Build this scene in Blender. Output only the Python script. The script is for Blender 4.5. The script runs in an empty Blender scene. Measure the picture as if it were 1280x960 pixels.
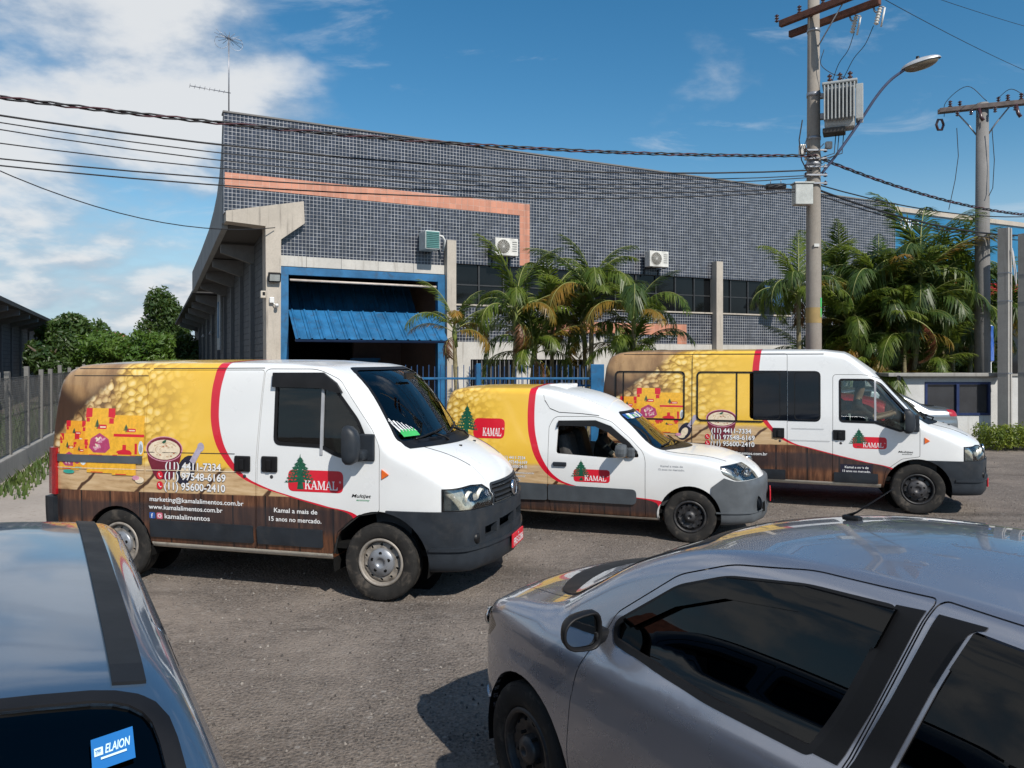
import bpy, bmesh, math, random
from mathutils import Vector, Matrix, Quaternion
from mathutils.bvhtree import BVHTree
from mathutils.geometry import tessellate_polygon, delaunay_2d_cdt
R = math.radians
random.seed(7)
SC = bpy.context.scene
COL = SC.collection

# ---------------------------------------------------------------- camera
cam_d = bpy.data.cameras.new('camera')
cam_d.sensor_width = 36.0
cam_d.lens = 27.0
cam_d.shift_y = -30.0 / 1280.0
cam_d.clip_end = 3000.0
cam = bpy.data.objects.new('camera', cam_d)
COL.objects.link(cam)
CAMH = 2.13
cam.location = (0, 0, CAMH)
cam.rotation_euler = (R(90), 0, 0)
SC.camera = cam

# ---------------------------------------------------------------- sun, sky, exposure
SUN_AZ, SUN_EL = R(32), R(43)          # azimuth measured from behind the camera towards its right
to_sun = Vector((math.sin(SUN_AZ) * math.cos(SUN_EL), -math.cos(SUN_AZ) * math.cos(SUN_EL), math.sin(SUN_EL)))
sun_d = bpy.data.lights.new('sun', 'SUN')
sun_d.energy = 4.6
sun_d.angle = R(0.53)
sun_d.color = (1.0, 0.94, 0.85)
sun = bpy.data.objects.new('sun', sun_d)
COL.objects.link(sun)
sun.rotation_euler = to_sun.to_track_quat('Z', 'Y').to_euler()
sun.location = to_sun * 60
vs = SC.view_settings
vs.view_transform = 'Standard'
vs.look = 'None'
vs.exposure = 0.10
vs.gamma = 1.0
vs.use_curve_mapping = False
SC.cycles.use_denoising = True
SC.cycles.max_bounces = 7
SC.cycles.diffuse_bounces = 3
SC.cycles.glossy_bounces = 4
SC.cycles.transparent_max_bounces = 16
SC.cycles.transmission_bounces = 4
SC.cycles.caustics_reflective = False
SC.cycles.caustics_refractive = False


class G:
    """small helper round a node tree"""
    def __init__(s, nt):
        s.nt = nt

    def put(s, inp, v):
        if isinstance(v, bpy.types.NodeSocket):
            s.nt.links.new(v, inp)
        elif v is not None:
            if isinstance(v, (tuple, list)) and len(v) == 3 and inp.type == 'RGBA':
                v = (*v, 1.0)
            inp.default_value = v

    def n(s, t, ins=None, **attrs):
        nd = s.nt.nodes.new('ShaderNode' + t)
        for k, v in attrs.items():
            setattr(nd, k, v)
        for k, v in (ins or {}).items():
            s.put(nd.inputs[k], v)
        return nd

    def m(s, op, a, b=None, c=None, clamp=False):
        nd = s.n('Math', operation=op, use_clamp=clamp)
        s.put(nd.inputs[0], a)
        if b is not None:
            s.put(nd.inputs[1], b)
        if c is not None:
            s.put(nd.inputs[2], c)
        return nd.outputs[0]

    def mix(s, f, a, b, blend='MIX'):
        nd = s.n('Mix', data_type='RGBA', blend_type=blend)
        s.put(nd.inputs[0], f)
        s.put(nd.inputs[6], a)
        s.put(nd.inputs[7], b)
        return nd.outputs[2]

    def mr(s, v, a, b, c=0.0, d=1.0, smooth=True):
        nd = s.n('MapRange', interpolation_type='SMOOTHSTEP' if smooth else 'LINEAR')
        for i, q in enumerate((v, a, b, c, d)):
            s.put(nd.inputs[i], q)
        return nd.outputs[0]

    def noise(s, vec, scale, detail=3.0, rough=0.55, dist=0.0):
        nd = s.n('TexNoise', {'Scale': scale, 'Detail': detail, 'Roughness': rough, 'Distortion': dist})
        if vec is not None:
            s.put(nd.inputs['Vector'], vec)
        return nd.outputs[0]

    def ramp(s, v, stops):
        nd = s.n('ValToRGB')
        el = nd.color_ramp.elements
        while len(el) < len(stops):
            el.new(0.5)
        for e, (p, c) in zip(el, stops):
            e.position = p
            e.color = (*c, 1) if len(c) == 3 else c
        s.put(nd.inputs[0], v)
        return nd.outputs[0]

    def xyz(s, v):
        nd = s.n('SeparateXYZ', {0: v})
        return nd.outputs

    def comb(s, x, y, z):
        nd = s.n('CombineXYZ')
        for i, q in enumerate((x, y, z)):
            s.put(nd.inputs[i], q)
        return nd.outputs[0]

    def mapv(s, v, loc=(0, 0, 0), rot=(0, 0, 0), scale=(1, 1, 1)):
        nd = s.n('Mapping')
        s.put(nd.inputs[0], v)
        nd.inputs[1].default_value = loc
        nd.inputs[2].default_value = rot
        nd.inputs[3].default_value = scale
        return nd.outputs[0]

    def curve(s, v, pts, lo, hi):
        """smooth function through pts, v in pts' x range; values between lo and hi"""
        x0, x1 = pts[0][0], pts[-1][0]
        nd = s.n('FloatCurve')
        c = nd.mapping.curves[0]
        q = [((a - x0) / (x1 - x0), (b - lo) / (hi - lo)) for a, b in pts]
        c.points[0].location = q[0]
        c.points[1].location = q[-1]
        for p in q[1:-1]:
            c.points.new(*p)
        nd.mapping.update()
        s.put(nd.inputs['Value'], s.mr(v, x0, x1, 0, 1, False))
        return s.mr(nd.outputs[0], 0, 1, lo, hi, False)


# world
world = bpy.data.worlds.new('World')
SC.world = world
world.use_nodes = True
wt = world.node_tree
wt.nodes.clear()
g = G(wt)
sky = g.n('TexSky', sky_type='NISHITA')
sky.sun_disc = False
sky.sun_elevation = SUN_EL
sky.sun_rotation = R(180) - SUN_AZ
sky.altitude = 750
sky.air_density = 1.15
sky.dust_density = 0.6
sky.ozone_density = 1.6
co = g.n('TexCoord').outputs['Generated']
sx, sy, sz = g.xyz(co)
up = g.m('MAXIMUM', sz, 0.0)
den = g.m('ADD', up, 0.30)
p3 = g.comb(g.m('DIVIDE', sx, den), g.m('DIVIDE', sy, den), g.m('MULTIPLY', up, 1.6))
big = g.noise(g.mapv(p3, loc=(3.1, 0.35, 0.0)), 0.95, 2.0, 0.5)
puff = g.noise(g.mapv(p3, loc=(1.7, 4.2, 0.3)), 2.2, 8.0, 0.55, 0.15)
west = g.mr(sx, -0.42, -0.02, 0.098, -0.12)            # the cloud bank lies to the west
dens = g.m('ADD', g.m('ADD', g.m('MULTIPLY', big, 0.42), g.m('MULTIPLY', puff, 0.80)), west)
cover = g.mr(dens, 0.585, 0.80)
cover = g.m('MULTIPLY', cover, 0.95)
lit = g.noise(g.mapv(p3, loc=(1.62, 4.14, 0.42)), 2.2, 5.0, 0.55, 0.15)      # the same field a step towards the sun
tone = g.m('ADD', g.m('MULTIPLY', g.m('SUBTRACT', puff, lit), 1.6), g.m('MULTIPLY', g.m('SUBTRACT', dens, 0.60), 1.5))
ccol = g.ramp(g.mr(tone, -0.12, 0.34), [(0.0, (3.9, 4.9, 6.1)), (0.45, (5.3, 6.0, 6.9)), (1.0, (8.2, 8.4, 8.6))])
skyc = g.n('HueSaturation', {'Hue': 0.492, 'Saturation': 1.38, 'Value': 1.20, 'Color': sky.outputs[0]}).outputs[0]
skyc = g.mix(g.mr(up, 0.0, 0.26, 0.85, 0.0), skyc, (4.4, 6.2, 8.0))          # pale blue haze near the horizon
wisp = g.noise(g.mapv(p3, loc=(5.3, 1.1, 0.0), rot=(0, 0, R(25)), scale=(1.0, 2.2, 1.0)), 2.1, 7.0, 0.62, 0.6)
skyc = g.mix(g.m('MULTIPLY', g.mr(wisp, 0.56, 0.78), 0.55), skyc, (7.0, 7.6, 8.3))
final = g.mix(cover, skyc, ccol)
bg = g.n('Background', {'Color': final, 'Strength': 0.088})
wo = g.n('OutputWorld', {0: bg.outputs[0]})


# ---------------------------------------------------------------- materials
def mat_new(name):
    m = bpy.data.materials.new(name)
    m.use_nodes = True
    nt = m.node_tree
    gg = G(nt)
    return m, gg, nt.nodes['Principled BSDF']


MATS = {}


def pmat(name, col, rough=0.5, metal=0.0, coat=0.0, var=0.12, vs_=6.0, bump=0.0, bs=80.0, spec=0.5, dirt=None, coatr=0.03):
    """plain procedural surface: colour with a little noise, optional bump and dirt"""
    if name in MATS:
        return MATS[name]
    m, q, b = mat_new(name)
    oc = q.n('TexCoord').outputs['Object']
    nz = q.noise(oc, vs_, 5.0, 0.6)
    lo = tuple(c * (1 - var) for c in col)
    hi = tuple(min(1, c * (1 + var)) for c in col)
    c = q.mix(q.mr(nz, 0.3, 0.7), lo, hi)
    if dirt:
        dz = q.noise(oc, dirt[1], 6.0, 0.65, 0.4)
        c = q.mix(q.m('MULTIPLY', q.mr(dz, 0.5, 0.72), dirt[2]), c, dirt[0])
    q.put(b.inputs['Base Color'], c)
    b.inputs['Metallic'].default_value = metal
    q.put(b.inputs['Roughness'], q.mr(nz, 0.2, 0.8, max(0.02, rough * 0.85), min(1, rough * 1.15)))
    b.inputs['Specular IOR Level'].default_value = spec
    b.inputs['Coat Weight'].default_value = coat
    b.inputs['Coat Roughness'].default_value = coatr
    if bump:
        bn = q.n('Bump', {'Strength': bump, 'Distance': 0.01, 'Height': q.noise(oc, bs, 4.0, 0.6)})
        q.put(b.inputs['Normal'], bn.outputs[0])
    MATS[name] = m
    return m


def glassmat(name, tint, refl_min=0.0, rough=0.0, gain=1.05):
    """thin car or window glass: tinted see-through sheet with a mirror reflection by angle"""
    if name in MATS:
        return MATS[name]
    m = bpy.data.materials.new(name)
    m.use_nodes = True
    nt = m.node_tree
    nt.nodes.clear()
    q = G(nt)
    tr = q.n('BsdfTransparent', {'Color': tint})
    gl = q.n('BsdfGlossy', {'Color': (1, 1, 1), 'Roughness': rough})
    fr = q.n('Fresnel', {'IOR': 1.52}).outputs[0]
    f = q.m('ADD', q.m('MULTIPLY', fr, gain), refl_min, clamp=True)
    mx = q.n('MixShader', {0: f, 1: tr.outputs[0], 2: gl.outputs[0]})
    q.n('OutputMaterial', {0: mx.outputs[0]})
    MATS[name] = m
    return m


# ---------------------------------------------------------------- mesh helpers
class MB:
    """collects faces, builds ONE mesh"""
    def __init__(s):
        s.v, s.f, s.mi, s.sm = [], [], [], []

    def add(s, vs, fs, mi=0, sm=False):
        o = len(s.v)
        s.v.extend([tuple(p) for p in vs])
        for f in fs:
            s.f.append(tuple(i + o for i in f))
            s.mi.append(mi)
            s.sm.append(sm)
        return s

    def box(s, c, d, rot=None, mi=0):
        x, y, z = (q / 2 for q in d)
        p = [Vector((a * x, b * y, e * z)) for a in (-1, 1) for b in (-1, 1) for e in (-1, 1)]
        if rot is not None:
            p = [rot @ q for q in p]
        c = Vector(c)
        return s.add([q + c for q in p], [(0, 1, 3, 2), (4, 6, 7, 5), (0, 4, 5, 1), (2, 3, 7, 6), (0, 2, 6, 4), (1, 5, 7, 3)], mi)

    def bbox(s, c, d, bev=0.01, rot=None, mi=0):
        """box with chamfered edges (24 verts)"""
        x, y, z = (q / 2 for q in d)
        b = min(bev, x * .95, y * .95, z * .95)
        bm = bmesh.new()
        bmesh.ops.create_cube(bm, size=1.0)
        for v in bm.verts:
            v.co = Vector((v.co.x * 2 * x, v.co.y * 2 * y, v.co.z * 2 * z))
        bmesh.ops.bevel(bm, geom=bm.edges[:], offset=b, segments=2, affect='EDGES', profile=0.6)
        c = Vector(c)
        bm.verts.index_update()
        vs_ = [(rot @ v.co if rot is not None else v.co) + c for v in bm.verts]
        s.add(vs_, [[v.index for v in f.verts] for f in bm.faces], mi)
        bm.free()
        return s

    def prism(s, poly, a, b, axis='y', mi=0):
        """poly in the plane across the axis: 'y' -> (x,z), 'x' -> (y,z), 'z' -> (x,y)"""
        def P(p, t):
            return {'y': (p[0], t, p[1]), 'x': (t, p[0], p[1]), 'z': (p[0], p[1], t)}[axis]
        n = len(poly)
        vs_ = [P(p, a) for p in poly] + [P(p, b) for p in poly]
        fs = [(i, (i + 1) % n, n + (i + 1) % n, n + i) for i in range(n)]
        fs += [tuple(range(n - 1, -1, -1)), tuple(range(n, 2 * n))]
        return s.add(vs_, fs, mi)

    def tube(s, path, r, n=8, mi=0, cap=True, sm=True):
        path = [Vector(p) for p in path]
        if not hasattr(r, '__len__'):
            r = [r] * len(path)
        rings = []
        ref = None
        for i, p in enumerate(path):
            d = (path[min(i + 1, len(path) - 1)] - path[max(i - 1, 0)]).normalized()
            if ref is None:
                ref = d.orthogonal().normalized()
            ref = (ref - d * ref.dot(d)).normalized()
            bt = d.cross(ref)
            rings.append([p + (ref * math.cos(2 * math.pi * k / n) + bt * math.sin(2 * math.pi * k / n)) * r[i] for k in range(n)])
        vs_ = [q for rg in rings for q in rg]
        fs = [(i * n + k, i * n + (k + 1) % n, (i + 1) * n + (k + 1) % n, (i + 1) * n + k) for i in range(len(path) - 1) for k in range(n)]
        s.add(vs_, fs, mi, sm)
        if cap:
            s.add(rings[0][::-1], [tuple(range(n))], mi)
            s.add(rings[-1], [tuple(range(n))], mi)
        return s

    def cyl(s, a, b, r, n=16, mi=0, r2=None):
        return s.tube([a, b], [r, r if r2 is None else r2], n, mi)

    def lathe(s, prof, n=32, M=None, mi=0, sm=True, closed=False):
        """prof: (radius, height) about the z axis, then moved by M"""
        M = M or Matrix()
        vs_ = [M @ Vector((r * math.cos(2 * math.pi * k / n), r * math.sin(2 * math.pi * k / n), h)) for r, h in prof for k in range(n)]
        m = len(prof)
        fs = [(i * n + k, i * n + (k + 1) % n, ((i + 1) % m) * n + (k + 1) % n, ((i + 1) % m) * n + k) for i in range(m if closed else m - 1) for k in range(n)]
        return s.add(vs_, fs, mi, sm)

    def mesh(s, name='mesh', recalc=False):
        me = bpy.data.meshes.new(name)
        me.from_pydata(s.v, [], s.f)
        me.polygons.foreach_set('material_index', s.mi)
        me.polygons.foreach_set('use_smooth', s.sm)
        if recalc:
            bm = bmesh.new()
            bm.from_mesh(me)
            bmesh.ops.remove_doubles(bm, verts=bm.verts[:], dist=1e-6)
            bmesh.ops.recalc_face_normals(bm, faces=bm.faces[:])
            bm.to_mesh(me)
            bm.free()
        me.update()
        return me

    def build(s, name, mats, parent=None, recalc=True):
        return link(name, s.mesh(name, recalc), mats, parent)


def link(name, me, mats, parent=None, loc=None):
    if len(me.materials):
        me.materials.clear()
    for m in (mats if isinstance(mats, (list, tuple)) else [mats]):
        me.materials.append(m)
    o = bpy.data.objects.new(name, me)
    COL.objects.link(o)
    if parent is not None:
        o.parent = parent
    if loc is not None:
        o.location = loc
    return o


def tag(o, label=None, cat=None, group=None, kind=None):
    if label:
        o['label'] = label
    if cat:
        o['category'] = cat
    if group:
        o['group'] = group
    if kind:
        o['kind'] = kind
    return o


def thing(name, label, cat, loc=(0, 0, 0), rz=0.0, group=None):
    o = bpy.data.objects.new(name, None)
    COL.objects.link(o)
    o.empty_display_size = 0.2
    o.location = loc
    o.rotation_euler = (0, 0, rz)
    return tag(o, label, cat, group)


def copy_tree(o, parent=None):
    c = o.copy()
    COL.objects.link(c)
    c.parent = parent
    for ch in o.children:
        copy_tree(ch, c)
    return c


def roundpoly(pts, r, n=5):
    out = []
    k = len(pts)
    rr = r if hasattr(r, '__len__') else [r] * k
    for i in range(k):
        p, a, b = (Vector(pts[j % k]) for j in (i, i - 1, i + 1))
        da, db = (a - p), (b - p)
        q = min(rr[i], da.length * .48, db.length * .48)
        if q < 1e-4:
            out.append(tuple(p))
            continue
        da, db = p + da.normalized() * q, p + db.normalized() * q
        for t in range(n + 1):
            t /= n
            out.append(tuple(da * (1 - t) ** 2 + p * 2 * t * (1 - t) + db * t * t))
    return out


def offpoly(pts, d):
    """grow (d>0) or shrink a simple polygon"""
    n = len(pts)
    area = sum(pts[i][0] * pts[(i + 1) % n][1] - pts[(i + 1) % n][0] * pts[i][1] for i in range(n))
    sg = 1 if area > 0 else -1
    out = []
    for i in range(n):
        p, a, b = (Vector(pts[j % n]) for j in (i, i - 1, i + 1))
        e1, e2 = (p - a), (b - p)
        if e1.length < 1e-7 or e2.length < 1e-7:
            out.append(tuple(p))
            continue
        e1.normalize(); e2.normalize()
        n1, n2 = Vector((e1.y, -e1.x)) * sg, Vector((e2.y, -e2.x)) * sg
        mt = (n1 + n2)
        if mt.length < 1e-6:
            mt = n1
        mt.normalize()
        out.append(tuple(p + mt * d / max(0.35, mt.dot(n1))))
    return out


def table(pts):
    """monotone cubic (pchip) interpolation through (x, value) pairs"""
    xs = [p[0] for p in pts]
    ys = [p[1] for p in pts]
    n = len(xs)
    h = [xs[i + 1] - xs[i] for i in range(n - 1)]
    d = [(ys[i + 1] - ys[i]) / h[i] for i in range(n - 1)]
    m = [d[0]] + [0.0] * (n - 2) + [d[-1]]
    for i in range(1, n - 1):
        if d[i - 1] * d[i] > 0:
            w1, w2 = 2 * h[i] + h[i - 1], h[i] + 2 * h[i - 1]
            m[i] = (w1 + w2) / (w1 / d[i - 1] + w2 / d[i])

    def f(x):
        if x <= xs[0]:
            return ys[0]
        if x >= xs[-1]:
            return ys[-1]
        i = max(j for j in range(n - 1) if xs[j] <= x)
        t = (x - xs[i]) / h[i]
        return ((2 * t ** 3 - 3 * t * t + 1) * ys[i] + (t ** 3 - 2 * t * t + t) * h[i] * m[i]
                + (-2 * t ** 3 + 3 * t * t) * ys[i + 1] + (t ** 3 - t * t) * h[i] * m[i + 1])
    return f


# pixel of the photograph (1280 wide) at a depth -> point in the place, used to survey where things stand
def at(u, v, Y):
    return Vector(((u - 640) / 960 * Y, Y, CAMH - (v - 450) / 960 * Y))


def text_mesh(body, size=1.0, bold=0.0, shear=0.0, align='LEFT', space=1.0):
    """flat lettering in the built-in font -> (verts 2D, faces)"""
    cu = bpy.data.curves.new('lettering', 'FONT')
    cu.body = body
    cu.size = size
    cu.offset = bold * size
    cu.shear = shear
    cu.space_character = space
    cu.align_x = align
    cu.resolution_u = 3
    o = bpy.data.objects.new('lettering', cu)
    TMP.collection.objects.link(o)
    TMP.view_layers[0].update()
    dg = TMP.view_layers[0].depsgraph
    me = bpy.data.meshes.new_from_object(o.evaluated_get(dg), depsgraph=dg)
    vs_ = [(v.co.x, v.co.y) for v in me.vertices]
    fs = [tuple(p.vertices) for p in me.polygons]
    bpy.data.objects.remove(o)
    bpy.data.curves.remove(cu)
    bpy.data.meshes.remove(me)
    return vs_, fs


TMP = bpy.data.scenes.new('workbench')      # empty scene for boolean and lettering work, removed at the end


def boolean(a, b, op='DIFFERENCE', free_a=False):
    """exact boolean of two meshes -> new mesh"""
    oa, ob = bpy.data.objects.new('a', a), bpy.data.objects.new('b', b)
    TMP.collection.objects.link(oa)
    TMP.collection.objects.link(ob)
    md = oa.modifiers.new('bool', 'BOOLEAN')
    md.operation = op
    md.solver = 'EXACT'
    md.object = ob
    TMP.view_layers[0].update()
    dg = TMP.view_layers[0].depsgraph
    me = bpy.data.meshes.new_from_object(oa.evaluated_get(dg), depsgraph=dg)
    bpy.data.objects.remove(oa)
    bpy.data.objects.remove(ob)
    bpy.data.meshes.remove(b)
    if free_a:
        bpy.data.meshes.remove(a)
    return me
# ---------------------------------------------------------------- vehicle bodies: lofted shells cut into panels
class Loft:
    """car body surface from cross sections along x (forward), y = half width, z up"""
    def __init__(s, xs, W, H, zb, r, crown, side, bow, nose=0.04, tail=0.02):
        s.xs, s.W, s.H, s.zb, s.r, s.crown, s.side, s.bow = xs, W, H, zb, r, crown, side, bow
        s.nose, s.tail = nose, tail
        s.cache = {}
        v, f = s.grid(0.0)
        s.base_v, s.base_f = v, f
        tris = []
        for q in f:
            if len(q) == 3:
                tris.append(q)
            else:
                tris += [(q[0], q[1], q[2]), (q[0], q[2], q[3])]
        me = bpy.data.meshes.new('t')
        me.from_pydata(v, [], f)
        bm = bmesh.new(); bm.from_mesh(me)
        bmesh.ops.recalc_face_normals(bm, faces=bm.faces[:])
        bm.to_mesh(me); bm.free()
        s.vn = [Vector(q.vector) for q in me.vertex_normals]
        bpy.data.meshes.remove(me)
        s.tris = tris
        s.bvh = BVHTree.FromPolygons([Vector(q) for q in v], tris)

    def ring(s, x, ins):
        W, H, zb, r, cr = s.W(x) - ins, s.H(x) - ins, s.zb(x) + ins, s.r(x), s.crown(x)
        H = max(H, zb + 0.06)
        r = min(r, (H - zb) * 0.45)
        rb = min(0.05, (H - zb) * 0.2)
        wb = W * s.side(zb, x)
        half = [(0, zb), (wb * .5, zb), (wb - rb, zb), (wb - rb * .3, zb + rb * .3)]
        n = 17
        for i in range(n + 1):
            z = zb + rb + (H - r - zb - rb) * i / n
            half.append((W * s.side(z, x), z))
        wc, z0 = half[-1]
        sl = (half[-1][0] - half[-2][0]) / max(1e-5, half[-1][1] - half[-2][1])   # side lean carried into the corner
        for i in range(1, 8):
            t = math.pi / 2 * i / 7
            half.append((wc + sl * r * math.sin(t) * .9 - r * (1 - math.cos(t)), z0 + r * math.sin(t)))
        we = half[-1][0]
        for i in range(1, 7):
            y = we * (1 - i / 6)
            half.append((y, H + cr * (1 - (y / max(we, 1e-4)) ** 2)))
        return half

    def grid(s, ins):
        rings = []
        x0, x1 = s.xs[0], s.xs[-1]
        k = (x1 - x0 - 2 * ins) / (x1 - x0)
        for x in s.xs:
            h = s.ring(x, ins)
            xx = x0 + ins + (x - x0) * k
            W = s.W(x)
            b = s.bow(x)
            full = h + [(-y, z) for y, z in h[-2:0:-1]]
            rings.append([(xx + b * (1 - min(1, (y / W) ** 2)), y, z) for y, z in full])
        def cap(x, h, sgn, depth):
            W = s.W(x)
            b = s.bow(x)
            xx = x0 + ins + (x - x0) * k
            zc = sum(z for y, z in h) / len(h)
            out = []
            for fct, ad in ((.97, .5), (.9, .85), (.7, 1.0), (.4, 1.0)):
                full = [(y * fct, zc + (z - zc) * fct) for y, z in h]
                full = full + [(-y, z) for y, z in full[-2:0:-1]]
                out.append([(xx + sgn * depth * ad + b * (1 - min(1, (y / W) ** 2)), y, z) for y, z in full])
            return out, (xx + sgn * depth + b, 0.0, zc)
        fr, fc = cap(x1, s.ring(x1, ins), 1, s.nose)
        rr, rc = cap(x0, s.ring(x0, ins), -1, s.tail)
        rings = rr[::-1] + rings + fr
        n = len(rings[0])
        v = [p for q in rings for p in q]
        f = [(i * n + j, i * n + (j + 1) % n, (i + 1) * n + (j + 1) % n, (i + 1) * n + j) for i in range(len(rings) - 1) for j in range(n)]
        v += [rc, fc]
        a, b = len(v) - 2, len(v) - 1
        f += [(a, (j + 1) % n, j) for j in range(n)]
        o = (len(rings) - 1) * n
        f += [(b, o + j, o + (j + 1) % n) for j in range(n)]
        return v, f

    def shell(s, a, b):
        """solid between inset a (outer) and inset b (inner)"""
        key = (a, b)
        if key not in s.cache:
            mb = MB()
            for ins, flip in ((a, False), (b, True)):
                v, f = s.grid(ins)
                me = bpy.data.meshes.new('t')
                me.from_pydata(v, [], f)
                bm = bmesh.new(); bm.from_mesh(me)
                bmesh.ops.recalc_face_normals(bm, faces=bm.faces[:])
                if flip:
                    bmesh.ops.reverse_faces(bm, faces=bm.faces[:])
                bm.verts.index_update()
                mb.add([q.co for q in bm.verts], [[w.index for w in q.verts] for q in bm.faces])
                bm.free()
                bpy.data.meshes.remove(me)
            s.cache[key] = mb.mesh('shell')
        return s.cache[key].copy()

    def normal_at(s, p):
        loc, nn, i, d = s.bvh.find_nearest(p)
        a, b, c = (Vector(s.base_v[k]) for k in s.tris[i])
        v0, v1, v2 = b - a, c - a, loc - a
        d00, d01, d11, d20, d21 = v0.dot(v0), v0.dot(v1), v1.dot(v1), v2.dot(v0), v2.dot(v1)
        de = d00 * d11 - d01 * d01
        if abs(de) < 1e-14:
            return nn
        w1, w2 = (d11 * d20 - d01 * d21) / de, (d00 * d21 - d01 * d20) / de
        t = s.tris[i]
        return (s.vn[t[0]] * (1 - w1 - w2) + s.vn[t[1]] * w1 + s.vn[t[2]] * w2).normalized()

    def shade(s, me):
        """smooth normals taken from the uncut body, so panels and cuts shade as one surface"""
        vc = {}
        nl = [None] * len(me.loops)
        for p in me.polygons:
            pn = Vector(p.normal)
            p.use_smooth = True
            for li in p.loop_indices:
                vi = me.loops[li].vertex_index
                if vi not in vc:
                    vc[vi] = s.normal_at(me.vertices[vi].co)
                q = vc[vi]
                d = q.dot(pn)
                nl[li] = q if d > 0.72 else (-q if d < -0.72 else pn)
        me.normals_split_custom_set(nl)
        return me

    def panel(s, a, b, keep=None, cuts=()):
        """shell piece inside the prism 'keep', minus the prisms in 'cuts' (MB objects)"""
        a, b = round(a / .004) * .004 if a >= 0 else min(-.004, round(a / .004) * .004), round(b / .004) * .004
        me = s.shell(a, max(b, a + .004))
        if keep is not None:
            me = boolean(me, keep.mesh('k', True), 'INTERSECT', True)
        for c in cuts:
            me = boolean(me, c.mesh('c', True), 'DIFFERENCE', True)
        far = [v for v in me.vertices if s.bvh.find_nearest(v.co)[3] > .12]
        if far:
            print('PANEL CHECK', len(far), len(me.vertices), a, b)
        return s.shade(me)

    def hit(s, x, z, sgn):
        """y of the body side at (x, z); sgn -1 = right side"""
        loc, nn, i, d = s.bvh.ray_cast(Vector((x, sgn * 4.0, z)), Vector((0, -sgn, 0)))
        return loc.y if loc else None


class Decal:
    """flat print laid on a body side: polygons in (x, z), each a hair above the last"""
    def __init__(s, loft, sgn=-1, base=0.0015, step=0.00005, maxe=0.09):
        s.l, s.sgn, s.off, s.step, s.maxe = loft, sgn, base, step, maxe
        s.mb = MB()
        s.mats = []

    def mi(s, m):
        if m not in s.mats:
            s.mats.append(m)
        return s.mats.index(m)

    def raw(s, v2, fs, m):
        bm = bmesh.new()
        vv = [bm.verts.new((p[0], 0, p[1])) for p in v2]
        for f in fs:
            try:
                bm.faces.new([vv[i] for i in f])
            except ValueError:
                pass
        for it in range(4):
            lg = [e for e in bm.edges if e.calc_length() > s.maxe]
            if not lg:
                break
            bmesh.ops.triangulate(bm, faces=bm.faces[:])
            lg = [e for e in bm.edges if e.calc_length() > s.maxe]
            bmesh.ops.subdivide_edges(bm, edges=lg, cuts=1)
        bm.verts.index_update()
        pts = []
        last = -0.9 * s.sgn
        for v in bm.verts:
            y = s.l.hit(v.co.x, v.co.z, s.sgn)
            if y is None:
                y = last
            last = y
            pts.append((v.co.x, y + s.sgn * s.off, v.co.z))
        fs2 = []
        for f in bm.faces:
            ix = [v.index for v in f.verts]
            f.normal_update()
            if f.normal.y * s.sgn < 0:
                ix = ix[::-1]
            fs2.append(ix)
        s.mb.add(pts, fs2, s.mi(m))
        s.off += s.step
        bm.free()

    def poly(s, pts, m):
        t = tessellate_polygon([[Vector((p[0], p[1], 0)) for p in pts]])
        s.raw(pts, [tuple(q) for q in t], m)

    def ell(s, c, rx, rz, m, n=28, rot=0.0):
        s.poly([(c[0] + rx * math.cos(t) * math.cos(rot) - rz * math.sin(t) * math.sin(rot), c[1] + rx * math.cos(t) * math.sin(rot) + rz * math.sin(t) * math.cos(rot))
                for t in (2 * math.pi * k / n for k in range(n))], m)

    def text(s, body, x, z, size, m, bold=0.0, shear=0.0, width=None, outline=None):
        v, f = text_mesh(body, size, bold, shear)
        if not v:
            return
        w = max(p[0] for p in v)
        k = (width / w) if width else 1.0
        if outline:
            vo, fo = text_mesh(body, size, bold + outline[1], shear)
            s.raw([(x + p[0] * k, z + p[1]) for p in vo], fo, outline[0])
        s.raw([(x + p[0] * k, z + p[1]) for p in v], f, m)

    def build(s, name, parent):
        o = s.mb.build(name, s.mats, parent, recalc=False)
        return o


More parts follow.
